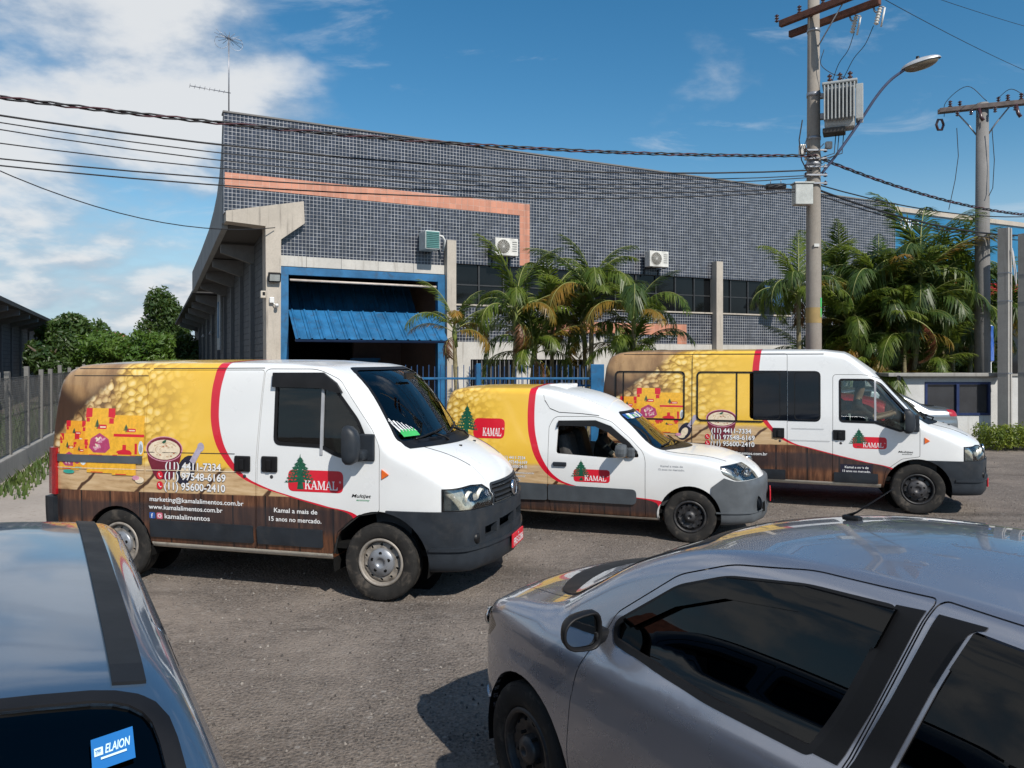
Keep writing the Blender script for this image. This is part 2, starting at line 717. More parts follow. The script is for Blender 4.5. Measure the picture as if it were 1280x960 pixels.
def wheel(parent, x, y, r, w, sgn, style, mats):
    """tyre and rim at (x, y); sgn = which side faces out"""
    tyre_m, rim_m, cap_m, dark_m = mats
    M = Matrix.Translation((x, y, r)) @ Matrix.Rotation(R(90) * (1 if sgn < 0 else -1), 4, 'X')
    h = w / 2
    ri = r * (0.60 if style != 'steel15' else 0.64)
    mb = MB()
    prof = [(ri, h * .62), (ri + .012, h * .84), (ri + .03, h * .93), (r * .80, h * 1.0), (r * .87, h * 1.0), (r * .885, h * .985), (r * .90, h * .985), (r * .955, h * .92), (r * .985, h * .80),
            (r * .998, h * .62), (r * 1.0, h * .50), (r * .975, h * .48), (r * .975, h * .42), (r * 1.0, h * .40), (r * 1.0, h * .10), (r * .975, h * .08), (r * .975, -h * .08), (r * 1.0, -h * .10),
            (r * 1.0, -h * .40), (r * .975, -h * .42), (r * .975, -h * .48), (r * 1.0, -h * .50), (r * .985, -h * .8), (r * .9, -h * .98), (ri, -h * .7)]
    mb.lathe(prof, 56, M)
    # shoulder blocks
    for k in range(72):
        a = 2 * math.pi * k / 72
        rot = M @ Matrix.Rotation(a, 4, 'Z')
        pts = [rot @ Vector((r * q, t, zz)) for q, zz in ((.945, h * .955), (1.003, h * .68)) for t in (-r * .026, r * .026)] + \
              [rot @ Vector((r * q - .02, t, zz)) for q, zz in ((.945, h * .9), (1.003, h * .6)) for t in (-r * .026, r * .026)]
        mb.add(pts, [(0, 1, 3, 2), (0, 2, 6, 4), (1, 5, 7, 3), (0, 4, 5, 1), (2, 3, 7, 6)])
    hub = thing_part('wheel', mb, tyre_m, parent)
    rb = MB()
    d0 = h * .30      # depth of the disc face
    rb.lathe([(ri + .008, h * .80), (ri + .002, h * .90), (ri - .012, h * .90), (ri - .02, h * .74), (ri - .022, d0 - .04), (ri - .06, d0 - .05)], 48, M)
    # disc with ventilation holes
    nh = 10 if style == 'duc' else 12
    ro, rin = ri - .018, ri * .52
    ring = [(ro * math.cos(2 * math.pi * k / 60), ro * math.sin(2 * math.pi * k / 60)) for k in range(60)]
    holes = []
    for k in range(nh):
        a = 2 * math.pi * (k + .5) / nh
        rc = (ro + rin) / 2 * 1.04
        hr, ht = ri * (.062 if style == 'duc' else .05), ri * (.07 if style == 'duc' else .085)
        holes.append([(rc * math.cos(a) + hr * math.cos(t) * math.cos(a) - ht * math.sin(t) * math.sin(a), rc * math.sin(a) + hr * math.cos(t) * math.sin(a) + ht * math.sin(t) * math.cos(a))
                      for t in (2 * math.pi * q / 10 for q in range(10))])
    v2, faces = plate2d(ring, holes)
    def zf(p):
        q = math.hypot(*p)
        return d0 + .03 * math.sin(max(0, min(1, (q - rin) / (ro - rin))) * math.pi) + (.012 if q < rin else 0)
    rb.add([M @ Vector((p[0], p[1], zf(p))) for p in v2], faces, 0, True)
    for hl in holes:
        n = len(hl)
        rb.add([M @ Vector((p[0], p[1], zf(p))) for p in hl] + [M @ Vector((p[0], p[1], d0 - .03)) for p in hl], [(i, (i + 1) % n, n + (i + 1) % n, n + i) for i in range(n)], 0, True)
    rim = rb.build('rim', rim_m, hub, recalc=False)
    bd = MB().lathe([(0.001, d0 - .055), (ri - .01, d0 - .055)], 32, M)
    bd.build('brake_drum', dark_m, hub, recalc=False)
    cb = MB()
    cr = ri * .60 if style == 'duc' else ri * .36
    cb.lathe([(cr, d0 - .01), (cr, d0 + .035), (cr * .93, d0 + .05), (cr * .45, d0 + .062), (cr * .32, d0 + .062), (cr * .3, d0 + .05), (.001, d0 + .05)], 40, M)
    cb.build('hub_cap', cap_m, hub, recalc=False)
    nb = MB()
    for k in range(5):
        a = 2 * math.pi * (k + .25) / 5
        rr_ = cr * .66 if style == 'duc' else ri * .44
        c = Vector((rr_ * math.cos(a), rr_ * math.sin(a), 0))
        Mk = M @ Matrix.Translation(c)
        nb.lathe([(ri * (.075 if style == 'duc' else .045), d0 + .02), (ri * (.075 if style == 'duc' else .045), d0 + (.0585 if style == 'duc' else .045)), (.001, d0 + (.0585 if style == 'duc' else .045))], 10, Mk)
    tag(nb.build('wheel_nuts', dark_m, hub, recalc=False), kind='stuff')
    return hub


def plate2d(ring, holes):
    """triangulated plate with holes"""
    vs_ = [Vector(p) for p in ring]
    n = len(ring)
    ed = [(i, (i + 1) % n) for i in range(n)]
    for hl in holes:
        o = len(vs_)
        vs_ += [Vector(p) for p in hl]
        ed += [(o + i, o + (i + 1) % len(hl)) for i in range(len(hl))]
    # a few inner rings for a curved face
    R0 = max(math.hypot(*p) for p in ring)
    for q in (.12, .3, .45, .56):
        vs_ += [Vector((R0 * q * math.cos(2 * math.pi * k / 20), R0 * q * math.sin(2 * math.pi * k / 20))) for k in range(20)]
    v, e, f, *_ = delaunay_2d_cdt(vs_, ed, [], 1, 1e-6)
    def inside(c, hl):
        r = False
        j = len(hl) - 1
        for i in range(len(hl)):
            if (hl[i][1] > c[1]) != (hl[j][1] > c[1]) and c[0] < (hl[j][0] - hl[i][0]) * (c[1] - hl[i][1]) / (hl[j][1] - hl[i][1]) + hl[i][0]:
                r = not r
            j = i
        return r
    out = []
    for t in f:
        c = sum((v[i] for i in t), Vector((0, 0))) / len(t)
        if inside(c, ring) and not any(inside(c, hl) for hl in holes):
            out.append(tuple(t))
    return [tuple(p) for p in v], out


def thing_part(name, mb, mats, parent):
    return mb.build(name, mats, parent, recalc=True)


def place_vehicle(root, ang, fx, fy, ly, lx=0.0):
    """turn by ang and put local point (lx, ly) at ground point (fx, fy)"""
    a = R(ang)
    root.rotation_euler = (0, 0, a)
    root.location = (fx - (math.cos(a) * lx - math.sin(a) * ly), fy - (math.sin(a) * lx + math.cos(a) * ly), 0)

# ---------------------------------------------------------------- shared surfaces
WHITE = (0.72, 0.73, 0.73)
M_plastic = pmat('bumper_plastic', (0.019, 0.024, 0.031), 0.5, spec=.35, var=.18, vs_=5, bump=.08, bs=300, dirt=((.055, .052, .05), 4, .35))
M_trim = pmat('black_trim', (0.009, 0.009, 0.010), 0.45, var=.2, spec=.28)
M_rubber = pmat('tyre_rubber', (0.022, 0.021, 0.020), 0.85, var=.25, vs_=12, bump=.1, bs=120, dirt=((.13, .11, .09), 9, .55), spec=.25)
M_rim_white = pmat('rim_dusty_steel', (0.27, 0.245, 0.215), 0.55, metal=.2, var=.15, vs_=20, dirt=((.20, .16, .12), 25, .6))
M_rim_black = pmat('rim_black_steel', (0.018, 0.018, 0.020), 0.5, var=.3, vs_=25, dirt=((.09, .08, .07), 20, .5))
M_rim_grey = pmat('rim_dark_grey_steel', (0.05, 0.05, 0.055), 0.5, metal=.2, var=.3, vs_=25, dirt=((.16, .14, .12), 20, .5))
M_cap = pmat('hub_cap_silver', (0.27, 0.285, 0.31), 0.4, metal=.5, var=.12, dirt=((.14, .12, .10), 18, .5))
M_cap_dark = pmat('hub_cap_dark', (0.03, 0.03, 0.032), 0.45, var=.2)
M_dark = pmat('underbody_dark', (0.010, 0.010, 0.010), 0.9, var=.2, spec=.1)
M_cabin = pmat('cabin_grey', (0.05, 0.052, 0.055), 0.8, var=.2, spec=.2)
M_seat = pmat('seat_cloth', (0.075, 0.073, 0.072), 0.95, var=.15, vs_=30, spec=.1)
M_chrome = pmat('lamp_reflector', (0.75, 0.76, 0.78), 0.22, metal=1.0, var=.12, vs_=40)
M_glass = glassmat('van_glass', (0.74, 0.82, 0.81, 1), 0.0)
M_glass_dark = glassmat('tinted_glass', (0.04, 0.045, 0.05, 1), 0.0, gain=.72)
M_lens = glassmat('lamp_lens', (0.86, 0.86, 0.84, 1), 0.06, 0.06)
M_red = pmat('print_red', (0.62, 0.012, 0.030), 0.35, coat=.4, var=.04)
M_pw = pmat('print_white', (0.80, 0.80, 0.80), 0.4, coat=.3, var=.02)
M_navy = pmat('print_navy', (0.012, 0.012, 0.03), 0.4, coat=.3, var=.05)
M_green = pmat('print_green', (0.006, 0.085, 0.045), 0.4, coat=.3, var=.25, vs_=40)
M_tailred = pmat('tail_lamp_red', (0.36, 0.008, 0.015), 0.25, coat=.6, var=.25, vs_=15)
M_amber = pmat('indicator_amber', (0.75, 0.14, 0.02), 0.25, coat=.5, var=.05)
M_plate = pmat('number_plate_red', (0.62, 0.02, 0.035), 0.4, var=.06)
M_sill = pmat('sill_cream', (0.55, 0.51, 0.43), 0.5, var=.15, dirt=((.16, .12, .09), 6, .6))
M_seam = pmat('panel_gap', (0.02, 0.02, 0.02), 0.9, var=.1)
PR = {}
for k_, c_ in dict(yel=(.80, .42, .03), org=(.78, .34, .02), pink=(.62, .28, .38), mag=(.42, .05, .14), cream=(.74, .62, .46), rust=(.45, .14, .06), bowl=(.16, .012, .03), skyb=(.62, .70, .74), teal=(.03, .35, .28),
                   brown=(.16, .07, .03), lilac=(.40, .36, .45), fb=(.03, .10, .36), ig=(.60, .15, .22), tan=(.55, .40, .24), grey=(.30, .31, .33)).items():
    PR[k_] = pmat('print_' + k_, c_, .4, coat=.3, var=.12, vs_=30)


M_grn_st = pmat('sticker_green', (.06, .45, .12), .4)


def seam_backing(L, polys, root, axis, span, w=.014):
    """black sheet added behind the gap round a door or bonnet"""
    for pl in polys:
        me = L.panel(.012, .016, MB().prism(offpoly(pl, w), *span, axis), [MB().prism(offpoly(pl, -w), *span, axis)])
        if any(L.bvh.find_nearest(v.co)[3] > .08 for v in me.vertices):
            continue
        link('door_gap_backing' if axis == 'y' else 'bonnet_gap_backing', me, M_seam, root)  # the added sheet's black stands in for the shade inside the gap
# ---------------------------------------------------------------- ground
def ground_mat():
    m, q, b = mat_new('gravelly_asphalt')
    oc = q.n('TexCoord').outputs['Object']
    fine = q.noise(oc, 45.0, 6.0, .72)
    vor = q.n('TexVoronoi', {'Vector': oc, 'Scale': 42.0}, feature='F1')
    vor2 = q.n('TexVoronoi', {'Vector': oc, 'Scale': 17.0}, feature='F1')
    patch = q.noise(oc, .55, 6.0, .62, .6)
    patch2 = q.noise(q.mapv(oc, (9, 3, 0), (0, 0, R(-17)), (.35, 1.6, 1)), .9, 5.0, .6)
    c = q.ramp(fine, [(.25, (.080, .066, .056)), (.48, (.172, .145, .124)), (.66, (.262, .222, .192)), (.85, (.36, .31, .27))])
    rc = q.xyz(vor.outputs['Color'])[0]
    stone = q.ramp(rc, [(0, (.045, .04, .038)), (.45, (.10, .088, .08)), (.8, (.20, .18, .165)), (1, (.27, .25, .23))])
    c = q.mix(q.m('MULTIPLY', q.mr(vor.outputs['Distance'], .25, .5, 1, 0), .75), c, stone)
    c = q.mix(q.m('MULTIPLY', q.mr(q.xyz(vor2.outputs['Color'])[1], .90, .95), q.mr(vor2.outputs['Distance'], .2, .4, 1, 0)), c, (.33, .30, .27))
    c = q.mix(q.m('MULTIPLY', q.mr(patch, .42, .66), .62), c, (.31, .262, .222))      # pale dusty patches
    c = q.mix(q.m('MULTIPLY', q.mr(patch2, .52, .70), .50), c, (.060, .050, .044))     # darker worn tracks
    mid = q.noise(oc, 7.0, 7.0, .75, .3)
    c = q.mix(q.m('MULTIPLY', q.mr(mid, .54, .72), .45), c, (.045, .039, .036))        # coarse dark binder showing through
    c = q.mix(q.m('MULTIPLY', q.mr(mid, .48, .30), .45), c, (.30, .27, .245))
    oil = q.noise(q.mapv(oc, (31, 7, 0)), .8, 4.0, .6, 1.0)
    c = q.mix(q.m('MULTIPLY', q.mr(oil, .66, .74), .65), c, (.030, .026, .024))        # old oil stains
    q.put(b.inputs['Base Color'], c)
    b.inputs['Roughness'].default_value = .93
    b.inputs['Specular IOR Level'].default_value = .25
    h = q.m('ADD', q.m('MULTIPLY', q.m('SUBTRACT', 1.0, vor.outputs['Distance']), .6), q.m('ADD', fine, q.m('MULTIPLY', q.noise(oc, 4.0, 4.0), 1.5)))
    bn = q.n('Bump', {'Strength': .85, 'Distance': .025, 'Height': h})
    q.put(b.inputs['Normal'], bn.outputs[0])
    return m


GM = ground_mat()
xs_ = [-1500, -400, -120, -40] + [-20 + 1.0 * i for i in range(45)] + [40, 120, 400, 1500]
ys_ = [-1500, -300, -60] + [-6 + 1.0 * i for i in range(42)] + [60, 140, 400, 1600]
gv, gf = [], []
rg_ = random.Random(11)
for yy in ys_:
    for xx in xs_:
        inner = -18 < xx < 22 and -4 < yy < 34
        gv.append((xx, yy, (rg_.random() - .5) * .012 - .006 if inner else -.006))
nx_ = len(xs_)
for j in range(len(ys_) - 1):
    for i in range(nx_ - 1):
        gf.append((j * nx_ + i, j * nx_ + i + 1, (j + 1) * nx_ + i + 1, (j + 1) * nx_ + i))
tag(MB().add(gv, gf, 0, True).build('ground', GM, None, False), kind='structure')

# loose stones on the asphalt
st = MB()
for i in range(13000):
    if i < 10000:
        Y = 3.3 + 8.5 * rg_.random() ** 1.3
    else:
        Y = 7 + 10 * rg_.random()
    X = (rg_.random() * 1.5 - .75) * Y * 1.02
    r_ = .004 + .010 * rg_.random() ** 3
    a = rg_.random() * 6.28
    ca, sa = math.cos(a) * r_, math.sin(a) * r_
    h = r_ * (.5 + .5 * rg_.random())
    k = .6 + .4 * rg_.random()
    st.add([(X + ca, Y + sa, -.004), (X - sa * k, Y + ca * k, -.004), (X - ca, Y - sa, -.004), (X + sa * k, Y - ca * k, -.004), (X + ca * .3, Y + sa * .3, h), (X - ca * .35, Y - sa * .2, h * .9)],
           [(0, 1, 4), (1, 5, 4), (1, 2, 5), (2, 3, 5), (3, 4, 5), (3, 0, 4)], rg_.choice((0, 0, 0, 0, 2, 2, 1)))
tag(st.build('loose_gravel', [pmat('stone_grey', (.16, .145, .13), .9), pmat('stone_pale', (.26, .235, .21), .9), pmat('stone_dark', (.06, .052, .048), .9)], None, False), 'loose gravel scattered over the grey asphalt', 'gravel', kind='stuff')


def concrete(name, col, stain=(.10, .09, .08), amt=.5, sc=1.2, bump=.25):
    if name in MATS:
        return MATS[name]
    m, q, b = mat_new(name)
    oc = q.n('TexCoord').outputs['Object']
    n1 = q.noise(oc, sc, 6.0, .65)
    n2 = q.noise(oc, 26.0, 5.0, .65)
    streak = q.noise(q.mapv(oc, scale=(5, 5, .35)), 2.2, 5.0, .6)
    c = q.mix(q.mr(n1, .3, .7), tuple(v * .82 for v in col), col)
    c = q.mix(q.m('MULTIPLY', q.mr(n2, .4, .75), .35), c, tuple(v * .62 for v in col))
    c = q.mix(q.m('MULTIPLY', q.mr(streak, .54, .74), amt), c, stain)
    q.put(b.inputs['Base Color'], c)
    b.inputs['Roughness'].default_value = .88
    b.inputs['Specular IOR Level'].default_value = .3
    q.put(b.inputs['Normal'], q.n('Bump', {'Strength': bump, 'Distance': .01, 'Height': n2}).outputs[0])
    MATS[name] = m
    return m


# building frame: x along the facade, y back into the block
FA = R(26)
A0 = Vector((-7.875, 21.0, 0))
def bp(s, y, z=0.0):
    return A0 + Vector((math.cos(FA) * s - math.sin(FA) * y, math.sin(FA) * s + math.cos(FA) * y, z))


C_conc = concrete('concrete_weathered', (.50, .45, .385))
lane = [bp(-4.2, 60), bp(.8, 60), bp(.9, -2), Vector((-3.2, 13.4, 0)), Vector((-5.2, 9.6, 0)), Vector((-12, 8.6, 0)), Vector((-12.8, 12.5, 0)), Vector((-9.0, 13.45, 0))]
lm = MB().prism([(p.x, p.y) for p in lane], -.03, .012, 'z')
tag(lm.build('driveway', concrete('driveway_concrete', (.40, .35, .305), (.16, .12, .09), .55, .5)), kind='structure')
# ---------------------------------------------------------------- warehouse
def tile_mat(name, col, grout, size, vary=.35, gloss=.22, mort=.09):
    m, q, b = mat_new(name)
    ox, oy, oz = q.xyz(q.n('TexCoord').outputs['Object'])
    oc = q.comb(ox, oz, 0.0)
    bk = q.n('TexBrick', {'Vector': oc, 'Color1': (0, 0, 0), 'Color2': (1, 1, 1), 'Mortar': (0, 0, 0), 'Scale': 1.0 / size, 'Mortar Size': mort * .5, 'Mortar Smooth': .15, 'Bias': 0.0, 'Brick Width': 1.0, 'Row Height': 1.0}, offset=0.0, squash=1.0)
    tone = q.xyz(bk.outputs['Color'])[0]
    big = q.noise(oc, .5, 4.0, .6)
    c = q.mix(tone, tuple(v * (1 - vary) for v in col), tuple(min(1, v * (1 + vary)) for v in col))
    c = q.mix(q.m('MULTIPLY', q.mr(big, .4, .7), .35), c, tuple(v * .6 for v in col))
    gz = q.noise(oc, 3.0, 4.0)
    gr = q.mix(q.mr(gz, .3, .7), tuple(v * .6 for v in grout), grout)
    fin = q.mix(bk.outputs['Fac'], c, gr)
    rain = q.noise(q.comb(q.m('MULTIPLY', ox, 2.4), q.m('MULTIPLY', oz, .16), 0.0), 1.6, 6.0, .65)
    fin = q.mix(q.m('MULTIPLY', q.mr(rain, .50, .72), .30), fin, (.03, .03, .033))
    q.put(b.inputs['Base Color'], fin)
    q.put(b.inputs['Roughness'], q.mr(bk.outputs['Fac'], 0, 1, gloss, .85))
    q.put(b.inputs['Normal'], q.n('Bump', {'Strength': .4, 'Distance': .004, 'Height': q.m('SUBTRACT', 1.0, bk.outputs['Fac'])}).outputs[0])
    return m


def block_mat(name, col):
    m, q, b = mat_new(name)
    ox, oy, oz = q.xyz(q.n('TexCoord').outputs['Object'])
    oc = q.comb(q.m('ADD', ox, oy), oz, 0.0)
    bk = q.n('TexBrick', {'Vector': oc, 'Color1': col, 'Color2': tuple(v * .8 for v in col), 'Mortar': tuple(v * .35 for v in col), 'Scale': 1.0, 'Mortar Size': .012, 'Mortar Smooth': .3, 'Brick Width': .40, 'Row Height': .20}, offset=.5)
    n = q.noise(oc, 1.2, 5.0)
    q.put(b.inputs['Base Color'], q.mix(q.m('MULTIPLY', q.mr(n, .4, .7), .5), bk.outputs['Color'], tuple(v * .55 for v in col)))
    b.inputs['Roughness'].default_value = .9
    q.put(b.inputs['Normal'], q.n('Bump', {'Strength': .7, 'Distance': .02, 'Height': q.m('SUBTRACT', 1.0, bk.outputs['Fac'])}).outputs[0])
    return m


T_navy = tile_mat('navy_tile', (.029, .034, .050), (.52, .53, .55), .105, mort=.105)
T_orange = tile_mat('salmon_tile', (.54, .235, .15), (.60, .42, .34), .20, .12, .45, .05)
B_side = block_mat('grey_painted_block', (.115, .125, .135))
M_bluep = pmat('blue_paint', (.014, .120, .27), .5, var=.22, vs_=2.5, dirt=((.035, .05, .075), 4, .6))
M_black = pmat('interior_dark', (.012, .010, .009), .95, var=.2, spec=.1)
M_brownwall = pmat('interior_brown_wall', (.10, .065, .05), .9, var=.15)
M_fascia = concrete('fascia_grey', (.30, .31, .31), (.12, .12, .12), .3)
M_pane = pmat('window_pane_dark', (.006, .007, .008), .06, var=.3, vs_=.8, spec=.3)
M_mull = pmat('mullion_dark', (.03, .032, .034), .5)
C_white = concrete('render_white', (.56, .54, .50), (.20, .17, .14), .45)

bld = thing('warehouse', 'large warehouse with navy tiled facade, salmon stripe and blue loading door', 'building', A0, FA)


def quadwall(name, poly, y0, y1, mat, parent=bld):
    return MB().prism(poly, y0, y1).build(name, mat, parent)


rect = lambda a, b, c_, d: [(a, c_), (b, c_), (b, d), (a, d)]
quadwall('facade_wall', [(0, 6.15), (2.0, 6.55), (2.05, 6.02), (1.42, 5.52), (1.42, 5.06), (6.45, 5.06), (6.45, 5.15), (27, 5.15), (27, 8.78), (0, 8.90)], 0, .30, T_navy)
quadwall('facade_wall', rect(20.95, 27, 0, 5.15), 0, .30, T_navy)
quadwall('facade_wall', rect(6.72, 20.95, 2.70, 3.87), 0, .30, T_navy)
quadwall('base_wall', rect(6.72, 20.95, 2.15, 2.70), -.03, .30, C_white)
lows = [(7.3, 8.9), (9.5, 11.55), (12.5, 14.4), (15.2, 16.7)]
prev = 6.72
for a, b in lows:
    quadwall('base_wall', rect(prev, a, 0, 2.15), -.03, .30, C_white)
    quadwall('base_wall', rect(a, b, 0, 1.25), -.03, .30, C_white)
    w = MB().box(((a + b) / 2, .16, 1.70), (b - a, .03, .90)).build('low_window', M_pane, bld)
    for k in range(10):
        MB().box((a + (b - a) * (k + .5) / 10, .02, 1.70), (.025, .025, .90)).build('window_bar', pmat('bar_dull', (.16, .16, .165), .6), w)
    prev = b
quadwall('base_wall', rect(prev, 20.95, 0, 2.15), -.03, .30, C_white)
quadwall('parapet_cap', [(-.03, 8.905), (27.03, 8.785), (27.03, 8.83), (-.03, 8.95)], -.03, .36, pmat('cap_dark', (.16, .155, .15), .8))
# salmon stripe
ob = MB().prism([(-.004, 6.86), (9.40, 6.82), (9.40, 5.20), (9.04, 5.20), (9.04, 6.83 - .0) if False else (9.04, 6.44), (9.04, 6.46), (9.04, 6.47), (9.04, 6.82 - .0)] if False else [(0.02, 6.87), (9.04, 6.83), (9.04, 5.20), (9.40, 5.20), (9.40, 7.22), (0.02, 7.27)], -.012, .05)
ob.build('tile_stripe', T_orange, bld)
quadwall('tile_stripe', [(9.4, 3.03), (15.40, 3.03), (15.40, 2.705), (15.82, 2.705), (15.82, 3.42), (9.4, 3.42)], -.012, .05, T_orange)
# corner bracket and post, columns
quadwall('corner_post', [(.03, 6.18), (2.10, 6.62), (2.13, 6.0), (1.48, 5.50), (1.46, 0), (1.10, 0), (1.06, 5.84), (.03, 5.90)], -.22, .40, C_conc)
quadwall('column', rect(6.42, 6.72, 0, 5.82), -.26, .32, C_conc)
quadwall('column', rect(17.0, 17.30, 0, 5.76), -.26, .32, C_conc)
quadwall('column', rect(11.75, 12.15, 0, 2.9), -.20, .32, C_white)
for k, (a, b) in enumerate(((1.465, 2.2), (2.21, 3.2), (3.21, 4.3), (4.31, 5.4), (5.41, 6.415))):
    quadwall('lintel', rect(a, b, 4.78, 5.08 - .02 * k * .3), -.06, .30, C_white)
# window strip: each pane its own piece
x = 6.76
k = 0
while x < 20.9:
    w = .86
    if True:
        pn = MB().box((x + w / 2, .10, 4.51), (w - .05, .015, 1.24), Matrix.Rotation(R(random.uniform(-.6, .6)), 3, 'X')).build('window_pane', M_pane, bld)
    MB().box((x, .085, 4.51), (.05, .07, 1.28)).build('mullion', M_mull, bld)
    x += w
MB().box((13.85, .085, 4.50), (14.2, .03, .04)).build('window_rail', M_mull, bld)
MB().box((13.85, -.01, 3.86), (14.2, .10, .05)).build('window_sill', C_conc, bld)
MB().box((13.85, .35, 4.5), (14.3, .02, 1.4)).build('window_backing', M_black, bld)
# one sash propped open
MB().box((19.75, -.42, 4.55), (.66, .03, 1.05), Matrix.Rotation(R(-38), 3, 'X') @ Matrix.Rotation(R(8), 3, 'Y')).build('open_sash', pmat('sash_glass', (.35, .45, .55), .06, metal=.9, var=.1), bld)
# blue loading door
quadwall('door_frame', rect(1.47, 1.70, 0, 4.76), -.10, .12, M_bluep)
quadwall('door_frame', rect(6.18, 6.415, 0, 4.76), -.10, .12, M_bluep)
quadwall('door_frame', rect(1.702, 6.178, 4.54, 4.758), -.095, .115, M_bluep)
MB().cyl((1.75, -.02, 4.40), (6.15, -.02, 4.38), .035, 8).build('roller_bar', pmat('bar_pale', (.55, .48, .42), .5), bld)
# tilting leaf, ribbed sheets; hinge line in the opening, lower half swung out
lx0, lx1, nst = 1.72, 6.16, 13
hy, hz = .05, 3.56
ang = R(37.0)
leaf = MB()
dx = (lx1 - lx0) / nst
sheet_me = None
for k in range(nst):
    for (l0, l1, tagn) in ((-1.42, 0.0, 'out'), (2.1, 3.2, 'in')):
        mb = MB()
        prof = [(0, 0), (.06, .0), (.085, .035), (.115, .035), (.14, 0), (dx - .012, 0)]
        v_, f_ = [], []
        for l in (l0, l1):
            for (px_, pz_) in prof:
                bx_ = lx0 + k * dx + px_ + (l < -1) * 0.0
                v_.append((bx_, hy + l * math.cos(ang) - pz_ * math.sin(ang), hz + (l if l < .1 else (l - 2.1) * 1.55) * math.sin(ang) + pz_ * math.cos(ang)))
        n_ = len(prof)
        for i in range(n_ - 1):
            f_.append((i, i + 1, n_ + i + 1, n_ + i))
        # thickness
        o_ = len(v_)
        v_ += [(p[0], p[1] + .012 * math.sin(ang), p[2] - .012 * math.cos(ang)) for p in v_]
        f_ += [tuple(q + o_ for q in f) for f in f_] + [(0, n_, o_ + n_, o_), (n_ - 1, 2 * n_ - 1, o_ + 2 * n_ - 1, o_ + n_ - 1)] + [(i, i + 1, o_ + i + 1, o_ + i) for i in range(n_ - 1)]
        mb.add(v_, f_)
        mb.build('door_sheet', M_bluep, bld)
for l in (-1.40, 0.015):
    MB().box(((lx0 + lx1) / 2, hy + l * math.cos(ang) + .04, hz + l * math.sin(ang) - .05), (lx1 - lx0, .06, .06), Matrix.Rotation(ang, 3, 'X')).build('leaf_rail', pmat('dark_blue_steel', (.008, .03, .09), .6), bld)  # both rails in a darker blue than the sheets
MB().box((4.6, -.62, 2.74), (.28, .10, .05)).build('lock_bar', pmat('galvanised', (.35, .36, .37), .45, metal=.6), bld)
# inside of the bay
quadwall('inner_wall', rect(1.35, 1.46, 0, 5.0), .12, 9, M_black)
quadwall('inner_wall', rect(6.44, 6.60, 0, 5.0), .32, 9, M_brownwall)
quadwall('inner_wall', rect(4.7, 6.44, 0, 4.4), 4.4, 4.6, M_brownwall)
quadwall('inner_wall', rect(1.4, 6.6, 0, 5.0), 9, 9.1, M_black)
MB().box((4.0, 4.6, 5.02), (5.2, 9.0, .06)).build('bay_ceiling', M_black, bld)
idr = quadwall('inner_door', rect(4.55, 5.45, 0, 2.12), 3.9, 3.95, M_bluep)
MB().box((5.0, 3.93, 2.16), (1.05, .08, .08)).build('door_head', M_bluep, idr)
# left side: parapet return sweeping down to the eaves, side wall, brackets
sf = MB().prism([(.05, 8.90), (.5, 8.05), (1.1, 7.40), (1.9, 6.98), (2.9, 6.72), (4.7, 6.40), (8.5, 6.12), (13.2, 5.90), (13.2, 5.0), (.42, 5.80), (.42, 5.92), (.31, 5.92), (.31, 8.6)], -.02, .14, 'x')
sf.build('side_fascia', M_fascia, bld)
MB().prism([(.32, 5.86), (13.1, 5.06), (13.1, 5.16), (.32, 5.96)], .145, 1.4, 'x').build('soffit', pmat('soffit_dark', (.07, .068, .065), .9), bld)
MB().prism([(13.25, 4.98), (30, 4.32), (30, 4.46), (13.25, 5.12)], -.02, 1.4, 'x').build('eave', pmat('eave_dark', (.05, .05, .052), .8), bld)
MB().prism([(.41, 0), (30, 0), (30, 4.30), (13.2, 4.96), (.41, 5.82)], 1.12, 1.34, 'x').build('side_wall', B_side, bld)
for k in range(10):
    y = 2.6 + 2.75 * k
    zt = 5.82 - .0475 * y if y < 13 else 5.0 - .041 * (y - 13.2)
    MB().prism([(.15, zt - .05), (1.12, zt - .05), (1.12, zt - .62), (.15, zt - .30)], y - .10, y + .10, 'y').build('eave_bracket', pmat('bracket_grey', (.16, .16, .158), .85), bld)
    if k < 9:
        MB().box((1.06, y, (zt - .62) / 2), (.12, .30, zt - .62)).build('pilaster', pmat('pilaster_grey', (.10, .105, .11), .85), bld)
MB().bbox((.95, 12.0, 3.75), (.06, 1.1, 2.4), .02).build('side_shutter', pmat('shutter_pale', (.33, .36, .38), .5), bld)
MB().box((.91, 12.0, 3.8), (.02, .45, 1.5)).build('shutter_stripe', M_bluep, bld)
for y in (16.0, 20.5):
    MB().lathe([(.001, .0), (.05, .02), (.09, .10), (.10, .12)], 14, Matrix.Translation((1.0, y, 3.35)) @ Matrix.Rotation(R(-60), 4, 'Y')).build('wall_lamp', pmat('lamp_shell', (.7, .72, .75), .3), bld, recalc=False)
MB().box((14.0, 15.2, 5.98), (25.2, 29.6, .12)).build('roof', pmat('roof_grey', (.2, .2, .2), .9), bld)
quadwall('far_wall', rect(1.36, 26.6, 0, 5.9), 29.9, 30.1, C_white)
MB().prism([(.31, 0), (29.8, 0), (29.8, 5.9), (.31, 5.9)], 26.62, 26.98, 'x').build('end_wall', C_white, bld)


def bthing(name, label, cat, s, y, z, group=None):
    return thing(name, label, cat, bp(s, y, z), FA, group)


